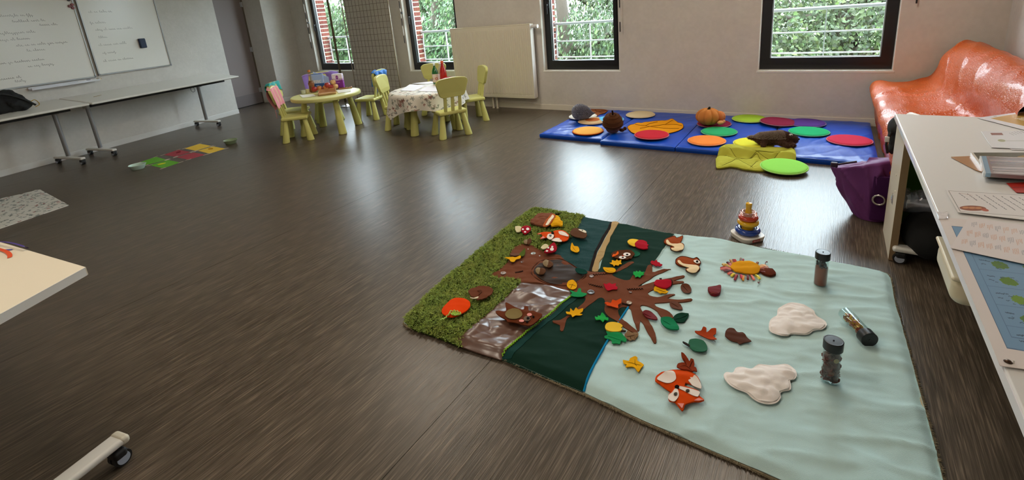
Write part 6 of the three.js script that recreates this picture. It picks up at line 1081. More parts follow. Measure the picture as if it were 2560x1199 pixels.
{
  const p = at(1770, 311, MY + 0.026), t = thing('plush_pumpkin', 'orange plush pumpkin with ribs on the maroon cushion', 'soft toy', [p.x, MY + 0.024, p.z], camYaw);
  const g = new THREE.SphereGeometry(1, 64, 40); bend(g, (v) => { const th = Math.atan2(v.z, v.x), rad = Math.hypot(v.x, v.z), k = 0.8 + 0.2 * Math.abs(Math.sin(th * 4)) ** 0.5; const dip = 0.22 * Math.exp(-rad * rad / 0.08); v.x *= 0.116 * k; v.z *= 0.112 * k; v.y = (v.y * (1 - dip * 1.2) * 0.086) + 0.084; });
  mesh('body', g, felt('#d98a48', { bumpScale: 0.0015 }), t);
  mesh('stem', bend(new THREE.CylinderGeometry(0.009, 0.02, 0.045, 9, 4).translate(0, 0.155, 0), (v) => { v.x += (v.y - 0.14) * 0.3; }), felt('#2d2a1c'), t); mesh('stem_leaves', merge([0, 1.3, 2.6, 3.9, 5.2].map((a) => new THREE.SphereGeometry(0.02, 10, 8).scale(1.3, 0.25, 0.6).translate(0.02, 0.14, 0).rotateY(a))), felt('#39351f'), t);
  // small baby pumpkin tucked against it
  const b = new THREE.SphereGeometry(1, 48, 28); bend(b, (v) => { const k = 0.85 + 0.15 * Math.abs(Math.sin(Math.atan2(v.z, v.x) * 3)) ** 0.6; v.x *= 0.052 * k; v.z *= 0.05 * k; v.y = v.y * 0.055 + 0.08; }); b.translate(0.098, 0, 0.035);
  mesh('side_bulge', b, felt('#cf7f4c'), t); mesh('paw', merge([new THREE.SphereGeometry(0.022, 16, 12).scale(1.5, 0.9, 1).translate(0.075, 0.04, 0.108), new THREE.SphereGeometry(0.015, 14, 10).translate(0.105, 0.05, 0.108)]), felt('#e0a06a'), t);
}
{
  const p = at(1938, 362, MY + 0.02), t = thing('plush_beaver', 'brown plush beaver lying on the yellow cushion and the olive leaf', 'soft toy', [p.x, MY + 0.024, p.z], camYaw - 0.12);
  const body = blob([[[-0.1, 0.05, -0.02], [0.04, 0.055, 0], 0.048, 0.056], [[0.07, 0.05, 0.01], [0.13, 0.04, 0.02], 0.048, 0.034], [[0.02, 0.03, 0.05], [0.05, 0.014, 0.1], 0.026, 0.02], [[0.09, 0.02, 0.05], [0.1, 0.012, 0.09], 0.02, 0.018], [[-0.1, 0.03, 0.03], [-0.12, 0.012, 0.06], 0.022, 0.016], [[-0.13, 0.05, -0.03], [-0.19, 0.055, -0.05], 0.022, 0.012]], [-0.23, -0.04, -0.2], [0.2, 0.16, 0.2], 60, 0.02);
  mesh('body', body, felt('#45302a'), t);
  const bp = body.attributes.position, bn = body.attributes.normal, top = [], rest = []; for (let i = 0; i < bp.count; i++) (bp.getX(i) < 0.05 && bp.getY(i) > 0.055 ? top : rest).push(i);
  const subset = (k) => { const s = new THREE.BufferGeometry(); s.setAttribute('position', new THREE.Float32BufferAttribute(k.flatMap((i) => [bp.getX(i), bp.getY(i), bp.getZ(i)]), 3)); s.setAttribute('normal', new THREE.Float32BufferAttribute(k.flatMap((i) => [bn.getX(i), bn.getY(i), bn.getZ(i)]), 3)); return s; };
  fur(t, subset(top), 9000, 0.012, 0.0009, '#8f7a6e', '#c8b6a8', 'back_fur', 0.7); fur(t, subset(rest), 9000, 0.009, 0.0009, '#4c342a', '#86644f', 'fur', 0.7);
  mesh('eye_patch', new THREE.SphereGeometry(0.014, 16, 12).scale(1.3, 0.8, 0.7).translate(0.098, 0.083, 0.034), felt('#d8d2c8'), t); mesh('eye', new THREE.SphereGeometry(0.005, 12, 8).translate(0.102, 0.085, 0.044), std('#0b0a0a', 0.2), t); mesh('nose', new THREE.SphereGeometry(0.01, 14, 10).translate(0.163, 0.045, 0.03), std('#1c1213', 0.6), t);
}
// ───────────── sofa under its orange oilcloth ─────────────
{
  const z0 = -5.3, z1 = -3.06, crinkle = (() => { const a = tileNoise(22, 22, 71), b = tileNoise(46, 46, 72), c = tileNoise(110, 110, 73); return dataTex(512, 512, (u, v) => { const r = 1 - Math.abs(2 * a(u, v) - 1), s = 1 - Math.abs(2 * b(u, v) - 1), q = 1 - Math.abs(2 * c(u, v) - 1); return 255 * (0.45 * r * r * r + 0.4 * s * s * s + 0.2 * q * q); }, false); })();
  const oil = phys('#c65200', 0.3, { specularIntensity: 0.3, clearcoat: 0.2, clearcoatRoughness: 0.1, bumpMap: rep(crinkle, 2.6), bumpScale: 0.004, side: THREE.DoubleSide });
  const t = thing('sofa', 'low sofa draped in shiny orange oilcloth in the corner by the window', 'sofa', [0.75, 0, (z0 + z1) / 2]), O = t.position;
  const prof = [[0.40, 0.012], [0.385, 0.1], [0.36, 0.22], [0.325, 0.32], [0.308, 0.38], [0.325, 0.425], [0.375, 0.443], [0.46, 0.438], [0.56, 0.43], [0.64, 0.445], [0.695, 0.48], [0.722, 0.55], [0.735, 0.63], [0.76, 0.705], [0.81, 0.765], [0.88, 0.795], [0.95, 0.785], [1.02, 0.745], [1.08, 0.69], [1.12, 0.6]];
  const cv = new THREE.CatmullRomCurve3(prof.map(([x, y]) => V(x, y, 0)), false, 'centripetal'), nu = 90, nv = 90, pos = [], uv = [], idx = [];
  for (let i = 0; i <= nu; i++) for (let j = 0; j <= nv; j++) {
    const s = i / nu, w = j / nv, z = z0 + (z1 - z0) * w, p = cv.getPointAt(s);
    let x = p.x, y = p.y;
    const back = Math.min(1, Math.max(0, (p.y - 0.46) / 0.2)) * (p.x > 0.66 ? 1 : 0), far = 1 - w;
    // the back cushion rounds off towards the far end
    const sag = Math.exp(-Math.pow(w / 0.05, 2)); y -= 0.05 * sag * back; x += 0.03 * sag * back;
    // towards the near end the cloth hangs hollow under the back cushion
    const hollow = Math.min(1, Math.max(0, (w - 0.42) / 0.3)), dip = Math.exp(-Math.pow((s - 0.52) / 0.07, 2)); x += 0.1 * hollow * dip; y -= 0.03 * hollow * dip;
    const fold = (q) => { const k = 1 - Math.abs(q); return k * k * k; };
    const a = 0.018 * (fold(1.5 * N3(s * 5 + 2, 4, z * 3.2 + s * 5)) - 0.4) + 0.009 * N3(s * 14, 2, z * 7);
    if (s < 0.25) x += 0.022 * N3(1, y * 3, z * 9) * (1 - s / 0.25);
    y += a * (s > 0.18 ? 1 : 0.2); x -= a * 0.5;
    y = Math.max(y, 0.006); pos.push(Math.min(x, 1.135) - O.x, y, z - O.z); uv.push(s * 1.9, w * (z1 - z0));
    if (i && j) { const m = nv + 1, k = i * m + j; idx.push(k - m - 1, k - 1, k - m, k - m, k - 1, k); }
  }
  const g = new THREE.BufferGeometry(); g.setAttribute('position', new THREE.Float32BufferAttribute(pos, 3)); g.setAttribute('uv', new THREE.Float32BufferAttribute(uv, 2)); g.setIndex(idx); g.computeVertexNormals();
  mesh('oilcloth', g, oil, t);
  mesh('seat_block', rbox(0.66, 0.36, z1 - z0 - 0.1, 0.05, 0.77 - O.x, 0.2, 0), std('#4a2a1c', 0.9), t);
  mesh('back_block', rbox(0.2, 0.6, z1 - z0 - 0.3, 0.06, 0.98 - O.x, 0.36, 0.1), std('#4a2a1c', 0.9), t);
  const end = new THREE.Shape([...prof.map(([x, y]) => new THREE.Vector2(x - O.x, Math.max(y - 0.06, 0.01))), new THREE.Vector2(1.1 - O.x, 0.01)]);
  mesh('end_drop', new THREE.ShapeGeometry(end).translate(0, 0, z1 - O.z - 0.01), oil, t);
}
// ───────────── right-hand table and what is on and under it ─────────────
const DY = 0.655;
{
  const x0 = 0.295, x1 = 1.08, z0 = -3.02, z1 = -0.86, t = thing('folding_table', 'long white table at the right covered with recipe sheets, books and posters', 'table', [(x0 + x1) / 2, 0, (z0 + z1) / 2], Math.PI / 2), L = z1 - z0, W = x1 - x0;
  mesh('tabletop', rbox(L, 0.027, W, 0.004, 0, DY - 0.0145, 0), phys('#d6d4d2', 0.3, { specularIntensity: 0.6 }), t);
  mesh('edge_band', merge([box(L - 0.008, 0.022, 0.002, 0, DY - 0.015, -W / 2 - 0.0005)]), std('#eceaf0', 0.25), t);
  mesh('frame_beam', box(L - 0.5, 0.04, 0.05, 0, DY - 0.05, 0.05), beamMat, t);
  for (const x of [0.74, -0.74]) legSet(t, x, DY - 0.05, -0.37, 0.3, 0.05);
}
{
  // low shelf unit under the far end: pale side panel, green back
  const t = thing('shelf_unit', 'low pale wooden shelf unit with a green back under the right table', 'shelf', [0.65, 0, -2.86]), birch = std('#cdb797', 0.5, { bumpMap: rep(fineNoise, 4), bumpScale: 0.0006 }), white = phys('#d9cfbc', 0.42);
  mesh('side_panel', rbox(0.028, 0.618, 0.345, 0.002, -0.327, 0.311, 0.005), white, t); mesh('edge_strip', box(0.028, 0.616, 0.004, -0.327, 0.311, 0.179), std('#8a6f4e', 0.6), t);
  mesh('side_panel', rbox(0.028, 0.618, 0.345, 0.002, 0.39, 0.311, 0.005), white, t); mesh('back_panel', box(0.69, 0.606, 0.012, 0.03, 0.305, -0.158), std('#4f7a16', 0.6), t); mesh('bottom_shelf', rbox(0.69, 0.022, 0.3, 0.002, 0.03, 0.06, 0), birch, t);
  for (const [y, z] of [[0.4, 0.06], [0.33, 0.1]]) mesh('screw_cap', cyl(0.005, 0.005, 0.003, 0, 0, 0, 12).rotateZ(Math.PI / 2).translate(-0.342, y, z), std('#e6ddcc', 0.4), t);
}
{
  const t = thing('black_bag', 'big soft black bag stuffed into the shelf unit under the right table', 'bag', [0.66, 0.072, -2.82]);
  mesh('body', rumpled(blob([[[-0.2, 0.06, 0.04], [0.22, 0.07, 0.04], 0.11, 0.115], [[-0.2, 0.06, 0.12], [0.22, 0.07, 0.12], 0.09, 0.09]], [-0.36, -0.03, -0.36], [0.36, 0.36, 0.36], 48, 0.05), 0.008, 14), std('#070708', 0.9), t);
  mesh('handle', tube([[0.06, 0.15, 0.05], [0.1, 0.2, 0.08], [0.2, 0.2, 0.08], [0.24, 0.15, 0.06]], 0.009, 30, 8), std('#131316', 0.6), t);
  const s = thing('foil_bag', 'crumpled silver bag lying on the black bag under the table', 'bag', [0.46, 0.235, -2.82]);
  const fg = blob([[[-0.1, 0.03, 0], [0.11, 0.025, 0.01], 0.055, 0.045]], [-0.2, -0.05, -0.2], [0.2, 0.2, 0.2], 44, 0.02); bend(fg, (v) => { const k = 0.02 * Math.abs(N3(v.x * 40, v.y * 40, v.z * 40)); v.y += k; v.x += 0.012 * N3(v.z * 50, v.x * 50, 2); });
  mesh('foil', toCreasedNormals(fg, 0.5), std('#c9c9d4', 0.22, { metalness: 0.75 }), s);
}
{
  const t = thing('purple_bag', 'purple cloth bag with a metal eyelet slumped on the floor before the sofa', 'bag', [0.25, 0, -3.22]);
  const pos = [], idx = [], n = 96, m = 34, mat = phys('#733c79', 0.55, { specularIntensity: 0.4, sheen: 0.2, sheenColor: new THREE.Color('#b48ac0'), bumpMap: rep(weaveTex, 16), bumpScale: 0.0006 });
  for (let j = 0; j <= m; j++) for (let i = 0; i < n; i++) {
    const s = j / m, th = i / n * 6.2832, k = s < 0.8 ? s / 0.8 : 1, over = s < 0.8 ? 0 : (s - 0.8) / 0.2, q = 1 - Math.abs(1.5 * N3(Math.cos(th) * 2.6 + k * 0.8, k * 1.3, Math.sin(th) * 2.6)), fold = q * q * q;
    const rx = (0.085 + 0.075 * Math.pow(k, 0.8)) * (1 - over * 0.92), rz = (0.085 + 0.035 * k) * (1 - over * 0.92), f = 1 + (0.2 * fold - 0.06) * Math.min(1, k * 2 + 0.3);
    const x = 0.02 - 0.055 * k + Math.cos(th) * rx * f, z = 0.01 - 0.02 * k + Math.sin(th) * rz * f, y = 0.002 + k * (0.31 - 0.05 * Math.cos(th + 2.6)) - 0.03 * Math.max(0, over - 0.3) + 0.012 * fold * over;
    pos.push(x, Math.max(0.002, y), z);
    if (j) { const a = (j - 1) * n + i, b = (j - 1) * n + (i + 1) % n, c = j * n + i, d = j * n + (i + 1) % n; idx.push(a, c, b, b, c, d); }
  }
  const g = new THREE.BufferGeometry(); g.setAttribute('position', new THREE.Float32BufferAttribute(pos, 3)); g.setAttribute('uv', new THREE.Float32BufferAttribute(pos.map((v, i) => i % 3 === 2 ? null : v).filter((v) => v !== null), 2)); g.setIndex(idx); g.computeVertexNormals();
  mesh('body', g, mat, t);
  mesh('toggle', rbox(0.035, 0.028, 0.03, 0.006, -0.185, 0.295, 0.02), std('#2c142e', 0.6), t); mesh('cord', tube([[-0.18, 0.295, 0.02], [-0.14, 0.31, 0.03], [-0.08, 0.325, 0.02]], 0.006, 16, 6), std('#2c142e', 0.6), t);
  const e = onZ(2197, 500, -3.085); mesh('eyelet', new THREE.TorusGeometry(0.027, 0.006, 10, 30).rotateY(-0.2).translate(e.x - 0.25, e.y, 0.135), std('#b9b2b0', 0.2, { metalness: 0.9 }), t);
  mesh('flap', bend(rbox(0.1, 0.26, 0.012, 0.005, 0.05, 0.15, 0.125, 3), (v) => { v.z += 0.012 * N3(v.x * 20, v.y * 14, 1) - Math.abs(v.y - 0.15) * 0.12; }), phys('#42194a', 0.65, { specularIntensity: 0.3 }), t);
}
{
  const t = thing('dark_bag', 'small dark bag with a white buckle between the sofa and the far table corner', 'bag', [0.34, 0.40, -3.17]);
  mesh('body', rumpled(blob([[[0, 0.04, 0], [0.0, 0.15, -0.02], 0.045, 0.055]], [-0.14, -0.06, -0.16], [0.16, 0.3, 0.14], 44, 0.03), 0.012, 18), std('#121214', 0.7), t);
  mesh('strap', tube([[-0.04, 0.13, 0.045], [-0.055, 0.07, 0.05], [-0.045, 0.01, 0.04]], 0.006, 20, 8), std('#17171a', 0.5), t); mesh('buckle', rbox(0.02, 0.03, 0.01, 0.003, -0.055, 0.09, 0.052), std('#d9d4d0', 0.4), t);
  const pr = thing('paper_roll', 'small curl of white paper showing behind the far table corner', 'roll', [0.36, 0.63, -3.06], 0.5); mesh('roll', lathe([[0.022, 0], [0.026, 0], [0.026, 0.06], [0.022, 0.06], [0.022, 0]], 28).rotateX(Math.PI / 2), std('#e9e4e0', 0.5, { side: THREE.DoubleSide }), pr); mesh('core', lathe([[0.0215, 0.002], [0.0215, 0.058]], 24).rotateX(Math.PI / 2), std('#8f8782', 0.7, { side: THREE.DoubleSide }), pr);
}
{
  const t = thing('plastic_tray', 'cream plastic tray with rounded corner hanging under the right table edge', 'tray', [0.455, 0.51, -1.655]);
  mesh('body', rbox(0.28, 0.085, 0.25, 0.03, 0, 0, 0, 5), phys('#d8cdb0', 0.35, { clearcoat: 0.2 }), t); mesh('rim', rbox(0.29, 0.012, 0.26, 0.006, 0, 0.04, 0, 3), phys('#e2d8be', 0.3), t);
  mesh('runner', merge([box(0.02, 0.09, 0.22, -0.1, 0.08, 0), box(0.02, 0.09, 0.22, 0.1, 0.08, 0)]), beamMat, t);
}
// flat things on the right table: outline in the photograph, printed with a computed texture laid along two of its sides
function printed(name, label, cat, px, tex, y, th, opts = {}) {
  const Q = px.map(([u, v]) => { const p = at(u, v, y); return [p.x, p.z]; }), t = thing(name, label, cat, [Q[0][0], y - th, Q[0][1]]);
  const loc = Q.map(([x, z]) => [x - Q[0][0], z - Q[0][1]]), [a, b, d] = [loc[0], loc[1], loc[3]];
  const g = sheet(loc, (x, z) => th + (opts.lift ? opts.lift(x, z) : 0), (x, z) => (opts.lift ? opts.lift(x, z) : 0), 0.03);
  const ux = b[0] - a[0], uz = b[1] - a[1], vx = d[0] - a[0], vz = d[1] - a[1], det = ux * vz - uz * vx, p = g.attributes.position, uv = g.attributes.uv;
  for (let i = 0; i < p.count; i++) { const x = p.getX(i), z = p.getZ(i), s = (x * vz - z * vx) / det, q = (z * ux - x * uz) / det; uv.setXY(i, s, 1 - q); }
  mesh(opts.part ?? 'sheet', g, phys('#ffffff', opts.rough ?? 0.35, { map: tex, clearcoat: opts.coat ?? 0.3, clearcoatRoughness: 0.1 }), t); return t;
}
const scribble = (c, x, y, w, r, col, lw = 3) => { c.strokeStyle = col; c.lineWidth = lw; c.beginPath(); c.moveTo(x, y); for (let i = 0; i < w; i += 5) c.lineTo(x + i, y + (r() - 0.5) * 7); c.stroke(); };
const lcg = (s) => () => { s = (s * 1664525 + 1013904223) >>> 0; return s / 4294967296; };
{
  // blue plant poster in a clear sleeve: white border, green leaf shapes with names and rules
  const poster = canvasTex(1024, 1024, (c, w, h) => {
    const r = lcg(91); c.fillStyle = '#d9cfcb'; c.fillRect(0, 0, w, h); c.fillStyle = '#6d93b4'; c.fillRect(90, 90, w, h - 180); c.strokeStyle = '#3f5f80'; c.lineWidth = 5; c.strokeRect(90, 90, w, h - 180); c.lineWidth = 3; c.strokeRect(150, 150, w, h - 300);
    for (let k = 0; k < 7; k++) { const y = 130 + k * 118; c.strokeStyle = '#55789a'; c.lineWidth = 3; c.beginPath(); c.moveTo(150, y + 95); c.lineTo(w, y + 95); c.stroke();
      for (let j = 0; j < 3; j++) { const cx = 330 + j * 250, cy = y + 45, R = 46 + r() * 52; c.fillStyle = ['#567e14', '#668f16', '#4d7420'][(k + j) % 3]; c.beginPath(); for (let i = 0; i <= 40; i++) { const a = i / 40 * 6.2832, q = R * (0.72 + 0.28 * r()); c[i ? 'lineTo' : 'moveTo'](cx + Math.cos(a) * q, cy + Math.sin(a) * q * 0.5); } c.fill();
        for (let i = 0; i < 6; i++) scribble(c, cx - 120 + r() * 220, cy - 46 + r() * 90, 16 + r() * 24, r, '#35566f', 4); }
      scribble(c, 190, y + 20, 60, r, '#2f4c66', 5); scribble(c, 190, y + 50, 40, r, '#2f4c66', 4); }
  });
  printed('poster', 'blue plant poster with green leaf shapes and a white border at the table’s left edge', 'poster', [[2346, 542], [2640, 566], [2900, 970], [2500, 913]], poster, DY + 0.003, 0.0012);
  const pin = at(2520, 903, DY + 0.004), tk = thing('drawing_pin', 'small dark pin through the corner of the blue poster', 'pin', [pin.x, DY + 0.0032, pin.z]); mesh('head', lathe([[0, 0.004], [0.004, 0.003], [0.006, 0.0005], [0, 0]], 16), std('#4a3424', 0.3, { metalness: 0.6 }), tk); mesh('shank', cyl(0.0012, 0.0012, 0.006, 0.007, 0.003, 0, 8), std('#e0dcd6', 0.3), tk);
  const rhyme = canvasTex(1024, 512, (c, w, h) => { const r = lcg(17); c.fillStyle = '#dcd3d2'; c.fillRect(0, 0, w, h); c.save(); for (let row = 0; row < 3; row++) for (let k = 0; k < 9; k++) { const x = 120 + k * 95, y = 70 + row * 140; c.save(); c.translate(x, y); c.rotate(1.15); for (let q = 0; q < 4; q++) { scribble(c, 0, q * 17, 50 + r() * 40, r, (row + k) % 3 === 0 ? '#8f9098' : '#cf9c80', 5); } c.restore(); } c.restore(); });
  printed('rhyme_sheet', 'laminated white sheet with orange and grey text, slanting over the blue poster', 'paper', [[2423, 541], [2640, 576], [2640, 676], [2376, 619]], rhyme, DY + 0.007, 0.001);
  const menu = canvasTex(1024, 512, (c, w, h) => {
    const r = lcg(29); c.fillStyle = '#dbd6d4'; c.fillRect(0, 0, w, h); c.strokeStyle = '#6f6d66'; c.lineWidth = 6; c.strokeRect(24, 20, w, h - 40);
    c.fillStyle = '#8c4a2a'; c.beginPath(); c.ellipse(150, 400, 55, 118, 1.35, 0, 7); c.fill(); c.fillStyle = '#c98a5a'; for (let i = 0; i < 3; i++) { c.beginPath(); c.ellipse(90 + i * 55, 400 - i * 6, 18, 32, 1.2, 0, 7); c.fill(); } c.fillStyle = '#b4543a'; c.beginPath(); c.ellipse(245, 420, 32, 30, 0, 0, 7); c.fill();
    for (let k = 0; k < 11; k++) { const x = 110 + k * 74, L = k < 2 ? 130 : 260 + r() * 90; c.save(); c.translate(x, 70 + (k < 2 ? 0 : 10)); c.rotate(1.25); for (let q = 0; q < L; q += 40) scribble(c, q, 0, 28 + r() * 10, r, '#4c4b50', 7); c.restore(); } c.strokeStyle = '#a06a58'; c.lineWidth = 6; c.beginPath(); c.moveTo(110, 60); c.lineTo(220, 100); c.stroke();
  });
  printed('recipe_card', 'recipe card with a painted loaf and slanting black text on the right table', 'paper', [[2364, 474], [2660, 492], [2660, 560], [2395, 530]], menu, DY + 0.005, 0.001);
  const red = canvasTex(64, 64, (c) => { c.fillStyle = '#b02a20'; c.fillRect(0, 0, 64, 64); c.fillStyle = '#8f1f18'; c.fillRect(0, 30, 64, 6); });
  printed('red_folder', 'red folder corner under the stack of books', 'folder', [[2516, 457], [2640, 452], [2640, 484], [2541, 480]], red, DY + 0.003, 0.0015);
  const leaflet = canvasTex(1024, 768, (c, w, h) => { c.fillStyle = '#dedce2'; c.fillRect(0, 0, w, h); c.fillStyle = '#c39a52'; c.beginPath(); c.moveTo(130, 110); c.quadraticCurveTo(500, 60, w, 40); c.lineTo(w, h - 50); c.lineTo(150, h - 60); c.fill(); c.strokeStyle = '#efe6d6'; c.lineWidth = 9; c.font = 'bold 190px sans-serif'; c.strokeText('300', 390, 400); c.strokeText('SI', 560, 590); c.fillStyle = '#8c7a5a'; c.fillRect(250, 40, 60, 18); });
  printed('leaflet', 'white and ochre leaflet with outlined lettering at the far right of the table', 'paper', [[2443, 294], [2580, 276], [2720, 340], [2560, 324]], leaflet, DY + 0.003, 0.0012, { rough: 0.4, lift: (x, z) => 0.004 * Math.max(0, N3(x * 9, 1, z * 9)) });
  const steps = canvasTex(1024, 512, (c, w, h) => { const r = lcg(5); c.fillStyle = '#dadade'; c.fillRect(0, 0, w, h); c.fillStyle = '#8e5f58'; c.fillRect(110, 60, 160, 74); c.strokeStyle = '#9a9c90'; c.lineWidth = 10; c.beginPath(); c.moveTo(240, 320); c.lineTo(620, 320); c.stroke(); c.fillStyle = '#a4a582'; c.beginPath(); c.ellipse(190, 310, 50, 40, 0, 0, 7); c.fill(); for (let i = 0; i < 4; i++) { c.fillStyle = ['#a88a80', '#b49a88', '#9c7a70', '#b8a898'][i]; c.beginPath(); c.ellipse(640 + i * 70, 290 + (i % 2) * 50, 40, 26, 0, 0, 7); c.fill(); } c.save(); c.translate(370, 70); c.rotate(1.1); for (let i = 0; i < 5; i++) scribble(c, 0, -i * 46, 90, r, '#85868c', 7); c.restore(); });
  printed('picture_recipe', 'laminated picture recipe with a spoon and small food drawings', 'paper', [[2453, 328], [2640, 326], [2660, 376], [2479, 368]], steps, DY + 0.003, 0.0012);
  printed('paper_sheet', 'plain white sheet peeping out from under the picture recipe', 'paper', [[2519, 368], [2600, 369], [2620, 377], [2529, 374]], canvasTex(16, 16, (c) => { c.fillStyle = '#d8d6da'; c.fillRect(0, 0, 16, 16); }), DY + 0.0012, 0.0008);
  // cardboard and books
  const card = canvasTex(64, 64, (c) => { c.fillStyle = '#a87848'; c.fillRect(0, 0, 64, 64); });
  printed('cardboard_piece', 'pointed piece of tan cardboard under the books', 'card', [[2378, 391.5], [2440, 389], [2475, 435], [2440, 424]], card, DY + 0.004, 0.003);
  const olive = canvasTex(512, 256, (c, w, h) => { c.fillStyle = '#4d4a34'; c.fillRect(0, 0, w, h); c.fillStyle = '#9c7a34'; c.beginPath(); c.ellipse(360, 70, 110, 40, 0, 0, 7); c.fill(); c.fillStyle = '#c9c0b4'; c.fillRect(0, 0, 16, h); });
  printed('book', 'lower picture book with a dark olive and ochre cover on the right table', 'book', [[2427, 381], [2640, 381], [2680, 440], [2468, 436]], olive, DY + 0.015, 0.011, { part: 'cover' });
  const shiny = canvasTex(512, 256, (c, w, h) => { const r = lcg(3); c.fillStyle = '#8f7f82'; c.fillRect(0, 0, w, h); for (let i = 0; i < 60; i++) { c.strokeStyle = ['#a8989a', '#75676c', '#b5a9aa', '#6f6a78'][i % 4]; c.lineWidth = 4 + r() * 8; c.beginPath(); const y = r() * h; c.moveTo(60, y); c.bezierCurveTo(180, y + 20 * r(), 330, y - 20 * r(), w, y + 10 * r()); c.stroke(); } c.fillStyle = '#7fa6c4'; c.fillRect(0, 0, 44, h); c.fillStyle = '#dfeaf2'; c.fillRect(0, 0, 12, h); });
  const b2 = printed('book', 'upper glossy picture book with a shiny blue spine edge, topmost of the stack', 'book', [[2449, 389.5], [2650, 396], [2680, 446], [2459.5, 432]], shiny, DY + 0.029, 0.013, { part: 'cover', rough: 0.12, coat: 1 });
  // clear crinkled plastic at the edge of the table
  const P = [[2341, 534], [2368, 533], [2369, 550], [2347, 551]].map(([u, v]) => { const p = at(u, v, DY); return [p.x, p.z]; }), w = thing('plastic_wrap', 'crumpled shiny clear plastic folded round the table edge by the poster', 'plastic', [P[0][0], DY, P[0][1]]);
  mesh('film', sheet(P.map(([x, z]) => [x - P[0][0], z - P[0][1]]), (x, z) => 0.004 + 0.006 * Math.abs(N3(x * 90, 1, z * 90)), () => 0.001, 0.008), phys('#f4f2f6', 0.08, { clearcoat: 1, metalness: 0.2 }), w);
}
// ───────────── toys on the floor and blanket: ring stacker, three shaker vials ─────────────
{
  const p = at(1868, 594), t = thing('ring_stacker', 'stacking ring toy with blue, yellow, red and clear rings on a white base', 'toy', [p.x, 0, p.z], camYaw + 0.2), yel = phys('#e0a80e', 0.3, { clearcoat: 0.4 });
  const s = new THREE.Shape(); const q = 0.067, r = 0.04; s.moveTo(-q + r, -q); s.lineTo(q - r, -q); s.quadraticCurveTo(q, -q, q, -q + r); s.lineTo(q, q - r); s.quadraticCurveTo(q, q, q - r, q); s.lineTo(-q + r, q); s.quadraticCurveTo(-q, q, -q, q - r); s.lineTo(-q, -q + r); s.quadraticCurveTo(-q, -q, -q + r, -q);
  mesh('base', bend(new THREE.ExtrudeGeometry(s, { depth: 0.02, bevelEnabled: true, bevelThickness: 0.005, bevelSize: 0.006, bevelSegments: 3, curveSegments: 10 }).rotateX(-Math.PI / 2).translate(0, 0.005, 0), (v) => { const k = 1 - (0.03 - v.y) * 3; v.x *= k; v.z *= k; }), phys('#ddd6cc', 0.35), t);
  mesh('label', rbox(0.046, 0.015, 0.003, 0.001, 0.0, 0.015, 0.0705), std('#a52a22', 0.5), t); mesh('label_mark', merge([0, 1, 2, 3, 4, 5].map((i) => box(0.004, 0.005, 0.001, -0.016 + i * 0.0064, 0.015, 0.0726))), std('#e2c8bc', 0.5), t);
  mesh('cone', lathe([[0, 0.03], [0.03, 0.03], [0.026, 0.09], [0.018, 0.15], [0.014, 0.175], [0.0155, 0.19], [0.0165, 0.205], [0.013, 0.209], [0, 0.21]], 32), yel, t);
  const ring = (R, rr_, y, m, n) => mesh(n, new THREE.TorusGeometry(R, rr_, 18, 48).rotateX(Math.PI / 2).translate(0, y, 0), m, t);
  ring(0.048, 0.0165, 0.05, phys('#123a8f', 0.25, { clearcoat: 0.5 }), 'blue_ring'); mesh('yellow_collar', cyl(0.033, 0.03, 0.025, 0, 0.072, 0, 32), yel, t);
  ring(0.04, 0.0145, 0.097, yel, 'yellow_ring'); ring(0.037, 0.0135, 0.125, phys('#b93213', 0.25, { clearcoat: 0.5 }), 'red_ring'); ring(0.033, 0.011, 0.149, phys('#f3e6e2', 0.05, { transmission: 0.85, thickness: 0.01, ior: 1.45, attenuationColor: new THREE.Color('#e8a090'), attenuationDistance: 0.05 }), 'clear_ring');
}
function vial(label, pos, fillName, build) {
  const t = thing('shaker_vial', label, 'vial', pos), R = 0.0265;
  mesh('tube', lathe([[0, 0], [R - 0.002, 0], [R, 0.003], [R, 0.128], [R - 0.0018, 0.128], [R - 0.0018, 0.004], [0, 0.003]], 40), phys('#f6fbfb', 0.03, { transmission: 1, thickness: 0, ior: 1.46 }), t);
  const cap = new THREE.LatheGeometry([[0, 0.1615], [0.024, 0.1615], [0.0245, 0.161], [0.025, 0.1618], [0.028, 0.1618], [0.029, 0.1605], [0.029, 0.13], [0.0275, 0.128], [0, 0.128]].reverse().map((p) => new THREE.Vector2(...p)), 48);
  mesh('lid', cap, phys('#17181a', 0.35), t); mesh('lid_nub', cyl(0.0025, 0.0025, 0.002, 0, 0.163, 0, 12), std('#2a2b2e', 0.4), t);
  build(t, R - 0.0026); return t;
}
const vialA = at(2050, 709, BY), vialB = at(2073, 952, BY);
vial('standing clear vial of orange grains topped with dark bits, black lid', [vialA.x, blanketY(vialA.x, vialA.z) + 0.0015, vialA.z], 'grains', (t, R) => {
  const g = lathe([[0, 0.004], [R, 0.004], [R, 0.088], [R * 0.6, 0.094], [0, 0.09]], 40); mesh('lentils', g, std('#b0542a', 0.7, { bumpMap: rep(fuzzTex, 3), bumpScale: 0.002 }), t);
  const k = []; for (let i = 0; i < 70; i++) { const a = rr(0, 6.28), q = R * Math.sqrt(rnd()) * 0.86; k.push(new THREE.IcosahedronGeometry(rr(0.003, 0.006), 0).translate(Math.cos(a) * q, rr(0.092, 0.114) - q * 0.2, Math.sin(a) * q)); } const m = mesh('dark_seeds', merge(k), std('#3a2c2c', 0.8), t); m.userData.kind = 'stuff';
});
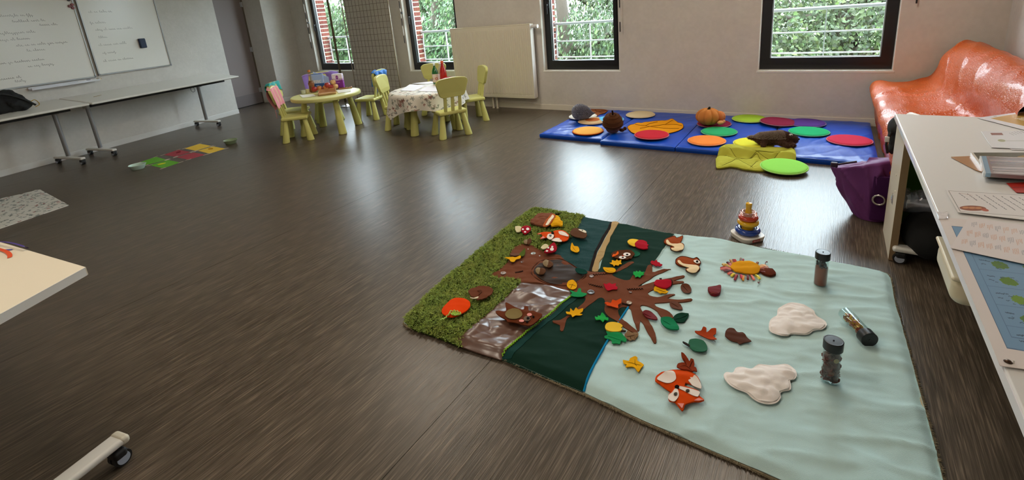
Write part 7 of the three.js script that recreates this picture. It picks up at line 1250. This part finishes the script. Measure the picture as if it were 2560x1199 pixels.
vial('clear vial with black lid packed with purple brown petals and pale discs, at the front', [vialB.x, blanketY(vialB.x, vialB.z) + 0.0015, vialB.z], 'petals', (t, R) => {
  const k = [], c = []; for (let i = 0; i < 260; i++) { const a = rr(0, 6.28), q = R * Math.sqrt(rnd()) * 0.86, g = cyl(rr(0.006, 0.011), rr(0.006, 0.011), 0.0016, 0, 0, 0, 8).rotateX(rr(-1.3, 1.3)).rotateZ(rr(-1, 1)); k.push(g.translate(Math.cos(a) * q, rr(0.012, 0.108), Math.sin(a) * q)); } const m = mesh('petals', merge(k), std('#6b4640', 0.75), t); m.userData.kind = 'stuff';
  for (const [y, a, z] of [[0.098, 0.55, 0], [0.064, 2.05, 0], [0.03, 1.2, 0], [0.085, -1.2, 0], [0.047, 0.1, 0]]) mesh('pale_disc', cyl(0.008, 0.008, 0.0022, 0, 0, 0, 18).rotateX(Math.PI / 2).translate(0, 0, R - 0.0005).rotateY(a).translate(0, y, 0), std(y > 0.09 || y === 0.064 ? '#b09a6a' : '#7d5a48', 0.6), t);
});
{
  const A = at(2112, 782, BY + 0.027), B = at(2172, 848, BY + 0.027), d = B.clone().sub(A).normalize();
  const t = vial('clear vial lying on its side, filled with orange and yellow leaves', [A.x, 0, A.z], 'leaves', (tt, R) => { const cols = ['#c9781a', '#d6a02a', '#a83a1c', '#8c2a1c', '#e0b84a']; cols.forEach((col) => { const k = []; for (let i = 0; i < 26; i++) { const a = rr(0, 6.28), q = R * Math.sqrt(rnd()) * 0.72; k.push(new THREE.ShapeGeometry(new THREE.Shape([[0, -0.009], [0.006, 0], [0, 0.011], [-0.006, 0]].map((p) => new THREE.Vector2(...p)))).rotateX(rr(-1, 1)).rotateY(a).translate(Math.cos(a) * q, rr(0.014, 0.116), Math.sin(a) * q)); } const m = mesh('paper_leaves', merge(k), std(col, 0.6, { side: THREE.DoubleSide }), tt); m.userData.kind = 'stuff'; }); });
  t.quaternion.setFromUnitVectors(V(0, 1, 0), V(d.x, 0, d.z).normalize()); t.position.y = blanketY(A.x, A.z) + 0.0305;
}

renderer.render(scene, camera);
